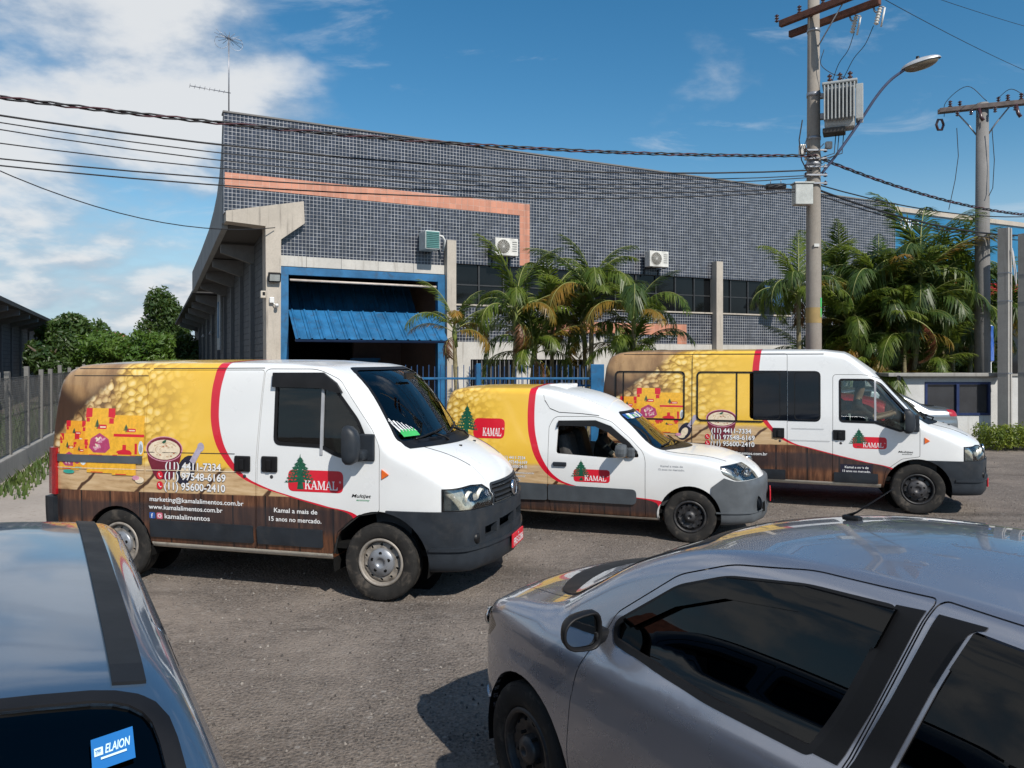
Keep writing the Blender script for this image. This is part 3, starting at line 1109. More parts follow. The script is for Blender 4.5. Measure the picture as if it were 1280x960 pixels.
# things fixed to the facade
def aircon(s, z, label):
    t = bthing('air_conditioner', label, 'air conditioner', s, -.05, z, 'white outdoor air conditioner units')
    wht = pmat('aircon_white', (.62, .61, .57), .5, dirt=((.30, .27, .22), 5, .4))
    MB().bbox((0, -.28, .28), (.80, .30, .55), .02).build('casing', wht, t)
    c = Matrix.Translation((-.12, -.432, .28)) @ Matrix.Rotation(R(90), 4, 'X')
    MB().lathe([(.22, .002), (.235, .012), (.25, .002)], 28, c).build('fan_ring', wht, t, recalc=False)
    MB().lathe([(.001, .0015), (.22, .0015)], 28, c).build('fan_opening', pmat('fan_dark', (.10, .09, .07), .7), t, recalc=False)
    gr_ = MB()
    for r_ in (.05, .09, .13, .17, .21):
        gr_.tube([c @ Vector((r_ * math.cos(a), r_ * math.sin(a), .012)) for a in (2 * math.pi * q / 24 for q in range(25))], .004, 4)
    for q in range(8):
        a = math.pi * q / 8
        gr_.tube([c @ Vector((-.23 * math.cos(a), -.23 * math.sin(a), .014)), c @ Vector((.23 * math.cos(a), .23 * math.sin(a), .014))], .004, 4)
    gr_.build('fan_guard', wht, t)
    for q in range(5):
        MB().box((.27, -.435, .16 + .07 * q), (.16, .01, .02)).build('vent_slot', pmat('slot_grey', (.2, .2, .19), .6), t)
    for xx in (-.3, .3):
        MB().prism([(-.44, -.03), (.05, -.03), (.05, -.30), (.02, -.30), (0, -.06), (-.44, 0)], xx - .015, xx + .015, 'x').build('wall_bracket', M_mull, t)


aircon(8.35, 5.42, 'white air conditioner unit beside the salmon stripe corner')
aircon(14.25, 5.38, 'white air conditioner unit above the palm fronds, right of the other')
t = bthing('air_conditioner', 'green louvred window air conditioner left of the concrete column', 'air conditioner', 5.85, -.05, 5.42)
tm = pmat('aircon_green', (.07, .20, .19), .5)
MB().bbox((-.05, -.32, .30), (.46, .60, .56), .03).build('casing', pmat('aircon_pale', (.45, .50, .49), .5), t)
for q in range(9):
    MB().box((-.05, -.63, .08 + .055 * q), (.40, .02, .03)).build('louvre', tm, t)
MB().box((-.05, -.62, .30), (.41, .005, .50)).build('louvre_backing', tm, t)
MB().tube([(.2, -.3, .5), (.38, -.3, .48), (.46, -.3, .36), (.46, -.15, .05)], .035, 8).build('hose', pmat('hose_white', (.6, .6, .58), .6), t)
t = bthing('floodlight', 'black floodlight on the concrete post left of the blue door', 'lamp', 1.28, -.22, 4.30)
MB().bbox((0, -.12, .12), (.34, .14, .26), .03, Matrix.Rotation(R(20), 3, 'X')).build('housing', M_trim, t)
MB().box((0, -.19, .10), (.27, .01, .18), Matrix.Rotation(R(20), 3, 'X')).build('glass', pmat('flood_glass', (.35, .37, .36), .2), t)
MB().box((0, -.03, .1), (.05, .08, .2)).build('bracket', M_trim, t)
t = bthing('security_camera', 'small white security camera under the floodlight', 'camera', 1.24, -.22, 3.62)
MB().bbox((-.02, -.05, .17), (.13, .10, .16), .02).build('junction_box', pmat('camera_white', (.7, .7, .68), .4), t)
MB().lathe([(.001, .07), (.035, .06), (.05, .02), (.05, -.06), (.001, -.07)], 14, Matrix.Translation((.10, -.14, .02)) @ Matrix.Rotation(R(70), 4, 'X')).build('camera_body', MATS['camera_white'], t, recalc=False)
MB().cyl((0, -.05, .1), (.08, -.12, .04), .015, 6).build('arm', MATS['camera_white'], t)
t = bthing('security_camera', 'pale square sensor box on the edge of the concrete post', 'sensor', 1.02, -.1, 3.95)
MB().bbox((0, 0, 0), (.16, .18, .20), .02).build('box', pmat('sensor_beige', (.50, .45, .38), .5), t)
MB().box((-.0, -.095, .02), (.07, .01, .09)).build('lens', M_trim, t)

# roof aerial
t = bthing('tv_aerial', 'tall thin television aerial on the roof corner', 'antenna', .14, .15, 8.95)
alu = pmat('aerial_metal', (.32, .33, .36), .4, metal=.6)
MB().cyl((0, 0, 0), (0, 0, 2.15), .018, 6).build('mast', alu, t)
ya = MB()
ya.cyl((-1.0, -.1, .56), (.05, .02, .56), .012, 5)
for q in range(9):
    xx = -1.0 + q * .125
    ya.cyl((xx, -.1 + q * .013 - .20 + q * .008, .555), (xx, -.1 + q * .013 + .20 - q * .008, .57), .006, 4)
ya.build('yagi_boom', alu, t)
top_ = MB()
for q in range(8):
    a = R(q * 22 - 20)
    top_.cyl((-.38 * math.cos(a), -.1 + .3 * math.sin(a), 2.12 - .18 * math.sin(a)), (.38 * math.cos(a), .1 - .3 * math.sin(a), 1.98 + .18 * math.sin(a)), .006, 4)
for sg in (-1, 1):
    top_.tube([(sg * (.2 + .17 * math.cos(a)), 0, 1.92 + .17 * math.sin(a)) for a in (2 * math.pi * q / 16 for q in range(17))], .006, 4)
top_.build('aerial_head', alu, t)

# neighbouring shop with the blue banner
shop = bthing('shop_building', 'shop front with blue banner and red canopy behind the right palms', 'building', 27.05, .2, 0)
quadwall('wall', rect(0, 22, 0, 8.55), .05, .3, C_white, shop)
MB().prism([(.3, 0), (16, 0), (16, 8.4), (.3, 8.4)], 21.7, 21.98, 'x').build('wall', C_white, shop)
quadwall('parapet', rect(-.02, 22, 8.55, 8.75), -.05, .3, C_conc, shop)
bn_ = quadwall('banner', rect(.08, 21.8, 5.75, 8.45), -.06, .05, pmat('banner_blue', (.022, .17, .33), .5, var=.12, vs_=.6), shop)
def wall_text(parent, body, s, z, h, y, mat, name='lettering', width=None, shear=.2, bold=.02):
    v, f = text_mesh(body, h, bold, shear)
    w = max(p[0] for p in v)
    kk = width / w if width else 1
    return MB().add([(s + p[0] * kk, y, z + p[1]) for p in v], f).build(name, mat, parent, recalc=False)
wall_text(bn_, 'SPIN', .35, 7.80, .62, -.065, M_pw)
wall_text(bn_, 'do', 10.7, 7.0, 1.25, -.065, M_pw, shear=.3)
wall_text(bn_, 'FRE', .45, 5.86, .85, -.065, M_pw)
wall_text(bn_, 'A', 14.9, 7.6, .9, -.065, M_pw)
quadwall('canopy', rect(.3, 21.5, 5.10, 5.68), -.5, .05, pmat('canopy_red', (.55, .035, .04), .5), shop)
quadwall('shop_window', rect(1.0, 20, .4, 4.6), -.02, .05, M_pane, shop)
for q in range(12):
    quadwall('shop_mullion', rect(1.0 + q * 1.7, 1.08 + q * 1.7, .4, 4.6), -.04, .05, pmat('mullion_orange', (.5, .15, .05), .5) if q % 4 == 1 else M_mull, shop)

# ---------------------------------------------------------------- long shed across the lane
shed = bthing('shed', 'dark grey shed with bracketed eaves at the left edge', 'building', -8.2, 0, 0)
dkw = block_mat('dark_painted_block', (.125, .132, .14))
MB().box((-.15, 22, 2.25), (.3, 46, 4.5)).build('wall', dkw, shed)
MB().box((-7, 45, 2.25), (14, .3, 4.5)).build('end_wall', dkw, shed)
MB().prism([(1.35, 4.42), (1.35, 4.60), (-12, 7.5), (-12, 7.3)], -3, 45.5).build('roof', pmat('shed_roof', (.055, .052, .05), .85), shed)
for k in range(13):
    y = 1.0 + 3.6 * k
    MB().prism([(.0, 4.62), (1.25, 4.38), (1.25, 4.18), (.0, 3.85)], y - .1, y + .1).build('eave_bracket', pmat('shed_bracket', (.16, .165, .165), .85), shed)
    MB().box((.04, y, 1.92), (.10, .28, 3.84)).build('pilaster', pmat('shed_pilaster', (.13, .135, .14), .85), shed)

# fence in front of the shed: each post a part, wire bays between
f0 = Vector((-8.97, 13.45, 0))
fd = Vector((-.386, .922, 0)).normalized()
fa = math.atan2(fd.y, fd.x)
fen = thing('wire_fence', 'chain link fence on concrete posts along the left lane', 'fence', f0, fa)
bw = MB().bbox((5.5, 0, .18), (15, .16, .40), .02).build('base_wall', concrete('fence_base', (.34, .33, .31), (.10, .10, .09), .5), fen)
tp = [-1.9, -.5, .8, 2.5, 3.95, 5.3, 7.0, 8.6, 10.2, 11.8]
wire_m = pmat('fence_wire', (.16, .16, .155), .5, metal=.2)
for k, tt in enumerate(tp):
    hgt = 1.92 if k % 3 else 2.0
    MB().prism([(-.042, -.042), (.042, -.042), (.036, .042), (-.036, .042)], .05, hgt, 'z').build('post', concrete('post_concrete', (.17, .165, .155), (.06, .055, .05), .6), fen)
    po_ = fen.children[-1] if False else [o_ for o_ in fen.children if o_.name.startswith('post')][-1]
    po_.location = (tt, 0, 0)
    po_.rotation_euler = (R(random.uniform(-2.2, 2.2)), R(random.uniform(-1.6, 1.6)), R(random.uniform(-8, 8)))
    if k < len(tp) - 1:
        w_ = tp[k + 1] - tt
        mb = MB()
        stp = .085
        h0, h1 = .40, 1.80
        n_ = int((w_ + (h1 - h0)) / stp)
        for i in range(n_):
            a = tt - (h1 - h0) + i * stp
            for sg in (1, -1):
                p0, p1 = (a, h0), (a + (h1 - h0), h1)
                xa, xb = max(tt, p0[0]), min(tt + w_, p1[0])
                if xb <= xa:
                    continue
                za, zb_ = h0 + (xa - a), h0 + (xb - a)
                if sg < 0:
                    xa, xb = 2 * tt + w_ - xa, 2 * tt + w_ - xb
                mb.tube([(xa, sg * .004, za), (xb, sg * .004, zb_)], .0040, 3, 0, False)
        for zz in (.42, 1.1, 1.8):
            mb.tube([(tt, 0, zz), (tt + w_, 0, zz)], .004, 3, 0, False)
        mb.build('wire_bay', wire_m, fen, recalc=False)

# ---------------------------------------------------------------- blue railing behind the vans
FZ = 15.6
rail = thing('metal_fence', 'blue metal railing with slim bars behind the vans', 'fence', (-3.4, FZ, 0))
rl = 5.25
MB().bbox((rl / 2, 0, 1.755), (rl, .05, .045), .008).build('rail', M_bluep, rail)
MB().bbox((rl / 2, 0, .35), (rl, .05, .045), .008).build('rail', M_bluep, rail)
bar_me = MB().box((0, 0, 1.05), (.016, .016, 1.9)).mesh('bar', True)
for k in range(int(rl / .118)):
    o = link('bar', bar_me, pmat('bar_blue_dark', (.012, .05, .14), .45), rail) if k == 0 else None
    if o is None:
        o = bpy.data.objects.new('bar', bar_me)
        COL.objects.link(o)
        o.parent = rail
    o.location = (.06 + k * .118, 0, (.0 if k % 2 else .03))
for xx in (.30, 2.72):
    MB().bbox((xx, 0, 1.03), (.09, .09, 2.06), .01).build('post', M_bluep, rail)
MB().bbox((rl - .12, -.02, 1.02), (.27, .12, 2.05), .012).build('gate_post', M_bluep, rail)
for k in range(26):
    o = bpy.data.objects.new('bar', bar_me)
    COL.objects.link(o)
    o.parent = rail
    o.location = (2.75 + k * .088, .35, -.28)
MB().bbox((3.9, .35, 1.60), (2.3, .05, .04), .008).build('rail', M_bluep, rail)
# ---------------------------------------------------------------- delivery vans
def wrapmat(name, cur, xa, xb, za, zb, ztop, dz=0.0):
    """printed foil: nuts spilling from a sack on yellow, a wooden table below, a red swoosh, white paint ahead.
    print coordinates X = xa*x+xb, Z = za*z+zb"""
    m, q, b = mat_new(name)
    ox, oy, oz = q.xyz(q.n('TexCoord').outputs['Object'])
    oc = q.n('TexCoord').outputs['Object']
    X = q.m('ADD', q.m('MULTIPLY', ox, xa), xb)
    Z = q.m('ADD', q.m('MULTIPLY', oz, za), zb)
    p = q.comb(X, 0.0, Z)
    lo = min(c[1] for c in cur) - .05
    hi = max(c[2] for c in cur) + .05
    xl = q.curve(oz, [(c[0], c[1]) for c in cur], lo, hi)
    xr = q.curve(oz, [(c[0], c[2]) for c in cur], lo, hi)
    # nuts
    warp = q.noise(p, 5.0, 2.0)
    pw = q.comb(q.m('ADD', X, q.m('MULTIPLY', warp, .10)), 0.0, q.m('ADD', Z, q.m('MULTIPLY', q.noise(q.mapv(p, (7, 3, 1)), 4.5, 2.0), .10)))
    def nuts(loc, scale):
        v1 = q.n('TexVoronoi', {'Vector': q.mapv(pw, loc=loc, scale=(1.0, 1.0, 1.18)), 'Scale': scale, 'Randomness': .85}, feature='F1')
        v2 = q.n('TexVoronoi', {'Vector': q.mapv(pw, loc=(loc[0] + .012, 0, loc[2] - .016), scale=(1.0, 1.0, 1.18)), 'Scale': scale, 'Randomness': .85}, feature='F1')
        d_ = v1.outputs['Distance']
        rel = q.m('MULTIPLY', q.m('SUBTRACT', v2.outputs['Distance'], d_), 1.9)
        br_ = q.m('ADD', q.m('SUBTRACT', .86, q.m('MULTIPLY', q.m('MULTIPLY', d_, d_), 2.3)), rel, clamp=True)
        return q.mr(d_, .46, .52, 1, 0), br_, q.xyz(v1.outputs['Color'])[0]
    m1, b1_, r1 = nuts((0, 0, 0), 9.6)
    m2, b2_, r2 = nuts((.37, 0, .21), 9.6)
    m3, b3_, r3 = nuts((.71, 0, .53), 9.6)
    bright = q.m('MULTIPLY', b3_, .42)
    mx_ = lambda f_, a_, b_: q.m('ADD', q.m('MULTIPLY', a_, q.m('SUBTRACT', 1.0, f_)), q.m('MULTIPLY', b_, f_))
    bright = mx_(m2, bright, q.m('MULTIPLY', b2_, .74))
    bright = mx_(m1, bright, b1_)
    rnd = mx_(m1, r2, r1)
    nutc = q.ramp(bright, [(0.0, (.09, .04, .013)), (.30, (.33, .18, .065)), (.60, (.66, .45, .19)), (1.0, (.86, .71, .42))])
    nutc = q.mix(q.m('MULTIPLY', rnd, .30), nutc, (.52, .33, .13))
    nuty = q.ramp(bright, [(0.0, (.34, .18, .025)), (.35, (.64, .39, .055)), (.72, (.84, .57, .13)), (1.0, (.88, .68, .28))])
    yellow = q.mix(q.mr(q.noise(p, 1.6, 2.0), .3, .7), (.78, .47, .045), (.84, .53, .07))
    fade1 = q.mr(X, -2.95, -2.55)
    fade2 = q.mr(q.m('ADD', X, q.m('MULTIPLY', warp, .3)), -2.55, -1.60)
    nut = q.mix(fade1, nutc, nuty)
    nut = q.mix(fade2, nut, yellow)
    # sack
    s_ = q.m('SUBTRACT', q.m('MULTIPLY', q.m('ADD', X, 2.70), .65), q.m('MULTIPLY', q.m('SUBTRACT', Z, 2.06), .76))
    s_ = q.m('ADD', s_, q.m('MULTIPLY', q.m('SUBTRACT', q.noise(p, 6.0, 3.0), .5), .16))
    weave = q.noise(q.mapv(p, scale=(1, 1, 2.4)), 55.0, 2.0)
    fold = q.noise(q.mapv(p, rot=(0, .7, 0), scale=(1, 1, .35)), 7.0, 4.0)
    sack = q.mix(q.mr(fold, .35, .65), (.20, .10, .038), (.42, .25, .11))
    sack = q.mix(q.m('MULTIPLY', weave, .4), sack, (.46, .30, .15))
    sack = q.mix(q.mr(q.m('ADD', s_, q.m('MULTIPLY', q.m('SUBTRACT', 1.45, Z), .5)), -.32, -.12), sack, (.055, .026, .012))  # printed inside of the sack mouth
    sack = q.mix(q.mr(q.m('ADD', q.m('MULTIPLY', X, .7), Z), -.62, -.42), (.050, .026, .015), sack)
    pic = q.mix(q.mr(s_, -.03, .03), sack, nut)
    # table
    edge = q.m('ADD', q.m('MULTIPLY', q.m('ADD', X, 2.5), .015), 0.0)
    grain = q.noise(q.mapv(p, rot=(0, -.55, 0), scale=(1, 1, 7)), 3.2, 6.0, .65)
    topw = q.ramp(grain, [(.28, (.20, .105, .045)), (.44, (.50, .33, .17)), (.62, (.63, .45, .26)), (.8, (.68, .52, .32))])
    pl = q.m('PINGPONG', q.m('ADD', q.m('ADD', X, q.m('MULTIPLY', Z, -1.1)), q.m('MULTIPLY', warp, .12)), .34)
    topw = q.mix(q.mr(pl, 0.012, 0.03), (.075, .035, .018), topw)
    vg = q.noise(q.mapv(p, scale=(7, 1, .8)), 3.0, 6.0, .68)
    front = q.ramp(vg, [(.28, (.022, .010, .007)), (.48, (.115, .045, .022)), (.66, (.23, .10, .05)), (.82, (.32, .16, .085))])
    knot = q.mr(q.noise(p, 1.5, 2.0), .45, .6)
    front = q.mix(q.m('MULTIPLY', knot, .55), front, (.016, .013, .015))
    fl = q.m('PINGPONG', q.m('ADD', X, .1), .17)
    front = q.mix(q.mr(fl, .004, .012), (.006, .004, .004), front)
    band = q.mr(q.m('SUBTRACT', Z, edge), .74 + dz, .79 + dz)
    front = q.mix(q.m('MULTIPLY', q.m('SUBTRACT', 1.0, band), q.mr(Z, .52, .62, .0, .72)), front, (.022, .021, .026))
    table_ = q.mix(q.mr(q.m('SUBTRACT', Z, edge), .862 + dz, .872 + dz), front, topw)
    back = q.m('ADD', 1.13 + dz, q.m('MULTIPLY', q.m('SUBTRACT', q.noise(p, 3.0, 2.0), .5), .05))
    pic = q.mix(q.mr(q.m('SUBTRACT', Z, back), -.03, .03), table_, pic)
    # swoosh and white paint with road film low down
    film = q.m('MULTIPLY', q.mr(q.m('ADD', oz, q.m('MULTIPLY', q.noise(oc, 3.0, 5.0), .5)), .50, 1.25, 1.0, 0.0), .36)
    fine = q.noise(oc, 2.2, 6.0, .6)
    white = q.mix(film, q.mix(q.mr(fine, .3, .75), WHITE, (.75, .76, .755)), (.42, .38, .32))
    c = q.mix(q.mr(q.m('SUBTRACT', ox, xl), -.003, .003), pic, (.60, .010, .030))
    c = q.mix(q.mr(q.m('SUBTRACT', ox, xr), -.003, .003), c, white)
    q.put(b.inputs['Base Color'], c)
    b.inputs['Roughness'].default_value = .32
    b.inputs['Coat Weight'].default_value = .55
    b.inputs['Coat Roughness'].default_value = .06
    q.put(b.inputs['Roughness'], q.mr(fine, .3, .7, .26, .40))
    # faint panel waviness
    bn = q.n('Bump', {'Strength': .035, 'Distance': .05, 'Height': q.noise(oc, 1.8, 2.0)})
    q.put(b.inputs['Normal'], bn.outputs[0])
    return m


LET = {  # serif capitals as strokes in a 1 x 1 cell: list of polygons, and the advance
    'K': ([[(.02, 0), (.36, 0), (.36, .06), (.27, .09), (.27, .91), (.36, .94), (.36, 1), (.02, 1), (.02, .94), (.10, .91), (.10, .09), (.02, .06)],
           [(.27, .42), (.66, .90), (.56, .94), (.56, 1), (.90, 1), (.90, .94), (.78, .90), (.50, .58), (.40, .46), (.27, .33)],
           [(.38, .60), (.53, .68), (.84, .11), (.93, .06), (.93, 0), (.56, 0), (.56, .06), (.64, .09)]], .95),
    'A': ([[(0, 0), (.28, 0), (.28, .06), (.20, .09), (.46, .80), (.70, .09), (.62, .06), (.62, 0), (1.0, 0), (1.0, .06), (.92, .10), (.60, 1.0), (.42, 1.0), (.10, .10), (0, .06)],
           [(.24, .27), (.66, .27), (.64, .35), (.27, .35)]], 1.0),
    'M': ([[(0, 0), (.30, 0), (.30, .06), (.20, .10), (.20, .78), (.52, 0), (.60, 0), (.92, .78), (.92, .10), (.84, .06), (.84, 0), (1.2, 0), (1.2, .06), (1.10, .10), (1.10, .90), (1.2, .94), (1.2, 1),
            (.92, 1), (.61, .26), (.30, 1), (.02, 1), (.02, .94), (.12, .90), (.12, .10), (0, .06)]], 1.22),
    'L': ([[(.02, 0), (.80, 0), (.84, .36), (.78, .36), (.66, .12), (.28, .09), (.28, .91), (.38, .94), (.38, 1), (.02, 1), (.02, .94), (.11, .91), (.11, .09), (.02, .06)]], .86),
}


def serif(d, word, x, z, h, w, m):
    tot = sum(LET[c][1] for c in word)
    k = w / tot
    for c in word:
        for pl in LET[c][0]:
            d.poly([(x + p[0] * k, z + p[1] * h) for p in pl], m)
        x += LET[c][1] * k


def cedar(d, cx, z0, w, h, m, seed=3):
    """spreading conifer emblem: ragged overlapping tiers on a trunk"""
    rr = random.Random(seed)
    keep, d.step = d.step, 4e-6
    d.poly([(cx - w * .11, z0), (cx + w * .13, z0), (cx + w * .07, z0 + h * .34), (cx - w * .06, z0 + h * .34)], m)
    n = 7
    for k in range(n):
        t = k / (n - 1)
        zz = z0 + h * (.22 + .62 * t)
        hw = w * (.50 * (1 - t) ** .85 + .09)
        hh = h * .24
        right = []
        for i in range(1, 6):
            q = i / 5
            right.append((cx + hw * q, zz + hh * (1 - q) * .55 + h * .012))
            right.append((cx + hw * (q - .02), zz + hh * (1 - q) * .55 - h * (.030 + .02 * rr.random())))
            if i < 5:
                right.append((cx + hw * (q + .05), zz + hh * (1 - q) * .55 - h * .012))
        low = [(cx + hw * .55, zz - h * .035), (cx + hw * .2, zz - h * .01)]
        outl = [(cx, zz + hh * .95)] + [(x_, z_) for x_, z_ in right[1::3]] + low
        left = [(2 * cx - x_ + (rr.random() - .5) * w * .05, z_ + (rr.random() - .5) * h * .02) for x_, z_ in outl[1:]][::-1]
        d.poly(outl + left, m)
        for sg in (-1, 1):                      # needle tips
            for i in range(4):
                q = (i + .8) / 4.6
                bx, bz = cx + sg * hw * q, zz + hh * (1 - q) * .5
                d.poly([(bx - sg * w * .05, bz + h * .02), (bx + sg * w * .06, bz - h * .015), (bx - sg * w * .02, bz - h * .05)], m)
    d.step = keep
    d.off += keep


def brand_badge(d, x0, z0, w, h, treex, big=1.0):
    """red plate with the white name and the cedar on its left"""
    d.poly(roundpoly([(x0, z0), (x0 + w, z0), (x0 + w, z0 + h), (x0, z0 + h)], [h * .28] * 4), M_red)
    cedar(d, treex, z0 + h * .10, h * 1.45 * big, h * 1.55, M_green)
    serif(d, 'KAMAL', x0 + w * .305, z0 + h * .12, h * .40, w * .60, M_pw)
    d.ell((x0 + w * .945, z0 + h * .50), h * .045, h * .045, M_pw, 10)
    d.ell((x0 + w * .945, z0 + h * .50), h * .027, h * .027, M_red, 10)


def package(d, x, z, w, h, kind, sc=1.0):
    """printed food pouch"""
    base = PR['org'] if kind == 1 else PR['yel']
    d.poly([(x, z), (x + w, z), (x + w * .99, z + h * .96), (x + w * .97, z + h), (x + w * .03, z + h), (x + .01 * w, z + h * .96)], base)
    if kind in (0, 1, 3):
        d.poly([(x, z + h * .80), (x + w * .22, z + h * .82), (x + w * .22, z + h), (x + .02 * w, z + h)], M_red)
        d.poly([(x + w * .76, z + h * .82), (x + w, z + h * .80), (x + w * .98, z + h), (x + w * .76, z + h)], M_red)
        d.poly([(x + w * .03, z + h * .72), (x + w * .14, z + h * .72), (x + w * .14, z + h * .80), (x + w * .03, z + h * .80)], M_red)
        d.poly([(x + w * .80, z + h * .69), (x + w * .95, z + h * .69), (x + w * .95, z + h * .80), (x + w * .80, z + h * .80)], M_red)
    bz = z + h * .58
    d.poly(roundpoly([(x + w * .42, bz), (x + w * .72, bz), (x + w * .72, bz + h * .09), (x + w * .42, bz + h * .09)], .01), M_red)
    d.poly([(x + w * .50, bz + h * .025), (x + w * .69, bz + h * .025), (x + w * .69, bz + h * .055), (x + w * .50, bz + h * .055)], PR['cream'])
    cedar(d, x + w * .40, bz, w * .16, h * .20, M_green, 5)
    if kind == 0:
        c = (x + w * .5, z + h * .30)
        d.poly([(c[0] - w * .36, c[1] - h * .10), (c[0] - w * .2, c[1] - h * .20), (c[0] + w * .2, c[1] - h * .20), (c[0] + w * .36, c[1] - h * .10), (c[0] + w * .30, c[1] + h * .08), (c[0], c[1] + h * .20), (c[0] - w * .30, c[1] + h * .08)], PR['mag'])
        rr = random.Random(int(x * 100))
        for k in range(16):
            a, q = rr.random() * 6.3, rr.random() ** .5
            d.ell((c[0] + w * .25 * q * math.cos(a), c[1] - h * .02 + h * .12 * q * math.sin(a)), w * .07, h * .022, PR['pink'] if k % 3 else PR['cream'], 9, rr.random() * 3)
    if kind == 1:
        d.ell((x + w * .70, z + h * .30), w * .22, h * .17, PR['skyb'], 16)
        d.poly([(x + w * .60, z + h * .20), (x + w * .72, z + h * .43), (x + w * .78, z + h * .38), (x + w * .68, z + h * .18)], PR['cream'])
        d.ell((x + w * .28, z + h * .26), w * .17, h * .10, PR['mag'], 12)
        d.ell((x + w * .25, z + h * .28), w * .08, h * .05, PR['teal'], 10)
    if kind == 2:
        d.poly([(x, z + h * .46), (x + w, z + h * .46), (x + w, z + h * .53), (x, z + h * .53)], M_red)
        d.poly([(x + w * .1, z + h * .05), (x + w * .62, z + h * .05), (x + w * .55, z + h * .12), (x + w * .42, z + h * .14), (x + w * .42, z + h * .26), (x + w * .30, z + h * .26), (x + w * .30, z + h * .14), (x + w * .12, z + h * .10)], M_red)
        d.poly([(x + w * .70, z + h * .03), (x + w * .78, z + h * .03), (x + w * .78, z + h * .30), (x + w * .70, z + h * .30)], M_red)
        d.ell((x + w * .90, z + h * .20), w * .08, h * .17, PR['skyb'], 14)
        d.ell((x + w * .90, z + h * .18), w * .05, h * .11, PR['grey'], 12)
    d.poly([(x + w * .15, z + h * .015), (x + w * .6, z + h * .015), (x + w * .6, z + h * .06), (x + w * .15, z + h * .06)], PR['teal'] if kind == 1 else M_red)


def groceries(d, x0, z0, w, h):
    """row of pouches: x0, z0 lower left corner of the printed group"""
    P = lambda x, z, a, b, k: package(d, x0 + x * w, z0 + z * h, a * w, b * h, k)
    P(.10, .30, .25, .50, 1)
    P(.33, .25, .33, .75, 0)
    P(.65, .30, .33, .60, 2)
    P(.03, .05, .24, .55, 0)
    P(.20, .07, .17, .45, 1)
    P(.36, .02, .30, .26, 3)
    P(.64, .00, .26, .30, 3)
    d.ell((x0 + .15 * w, z0 + .02 * h), w * .07, h * .03, PR['teal'], 12)
    d.ell((x0 + .94 * w, z0 - .06 * h), w * .05, h * .05, PR['cream'], 10)
    d.ell((x0 + .90 * w, z0 - .03 * h), w * .04, h * .035, PR['pink'], 10)


def bowl_of_dip(d, cx, cz, w, h):
    d.poly([(cx - w * .5, cz), (cx - w * .44, cz - h * .5), (cx - w * .30, cz - h * 1.0), (cx - w * .2, cz - h * 1.25), (cx + w * .2, cz - h * 1.25), (cx + w * .30, cz - h * 1.0), (cx + w * .44, cz - h * .5), (cx + w * .5, cz)], PR['bowl'])
    d.ell((cx, cz), w * .51, h * .52, PR['pink'])
    d.ell((cx, cz), w * .485, h * .485, PR['bowl'])
    d.ell((cx, cz - h * .03), w * .44, h * .41, PR['cream'])
    rr = random.Random(4)
    for k in range(5):
        a0 = rr.random() * 6
        rr_ = .12 + .06 * k
        pts = []
        for sgn in (1, -1):
            for i in (range(9) if sgn > 0 else range(8, -1, -1)):
                a = a0 + i * .22
                q = rr_ + sgn * .012
                pts.append((cx + w * q * math.cos(a), cz - h * .03 + h * q * .9 * math.sin(a)))
        d.poly(pts, PR['tan'])
    for k in range(12):
        a, q = rr.random() * 6.3, rr.random() ** .5 * .33
        d.ell((cx + w * q * math.cos(a), cz - h * .04 + h * q * math.sin(a)), w * .03, h * .028, PR['rust'] if k % 2 else PR['tan'], 8)
    d.poly([(cx - w * .07, cz + h * .28), (cx, cz + h * .36), (cx + w * .06, cz + h * .38), (cx + w * .04, cz + h * .27), (cx - w * .02, cz + h * .22)], M_green)


def spoon_print(d, cx, cz, s):
    d.ell((cx - .08 * s, cz - .14 * s), .075 * s, .12 * s, M_navy, 18, -.5)
    d.ell((cx - .085 * s, cz - .15 * s), .04 * s, .06 * s, PR['cream'], 14, -.5)
    d.poly([(cx - .05 * s, cz - .07 * s), (cx - .01 * s, cz - .10 * s), (cx + .06 * s, cz + .02 * s), (cx + .02 * s, cz + .04 * s)], PR['lilac'])
    d.ell((cx + .045 * s, cz + .035 * s), .03 * s, .035 * s, PR['lilac'], 12)


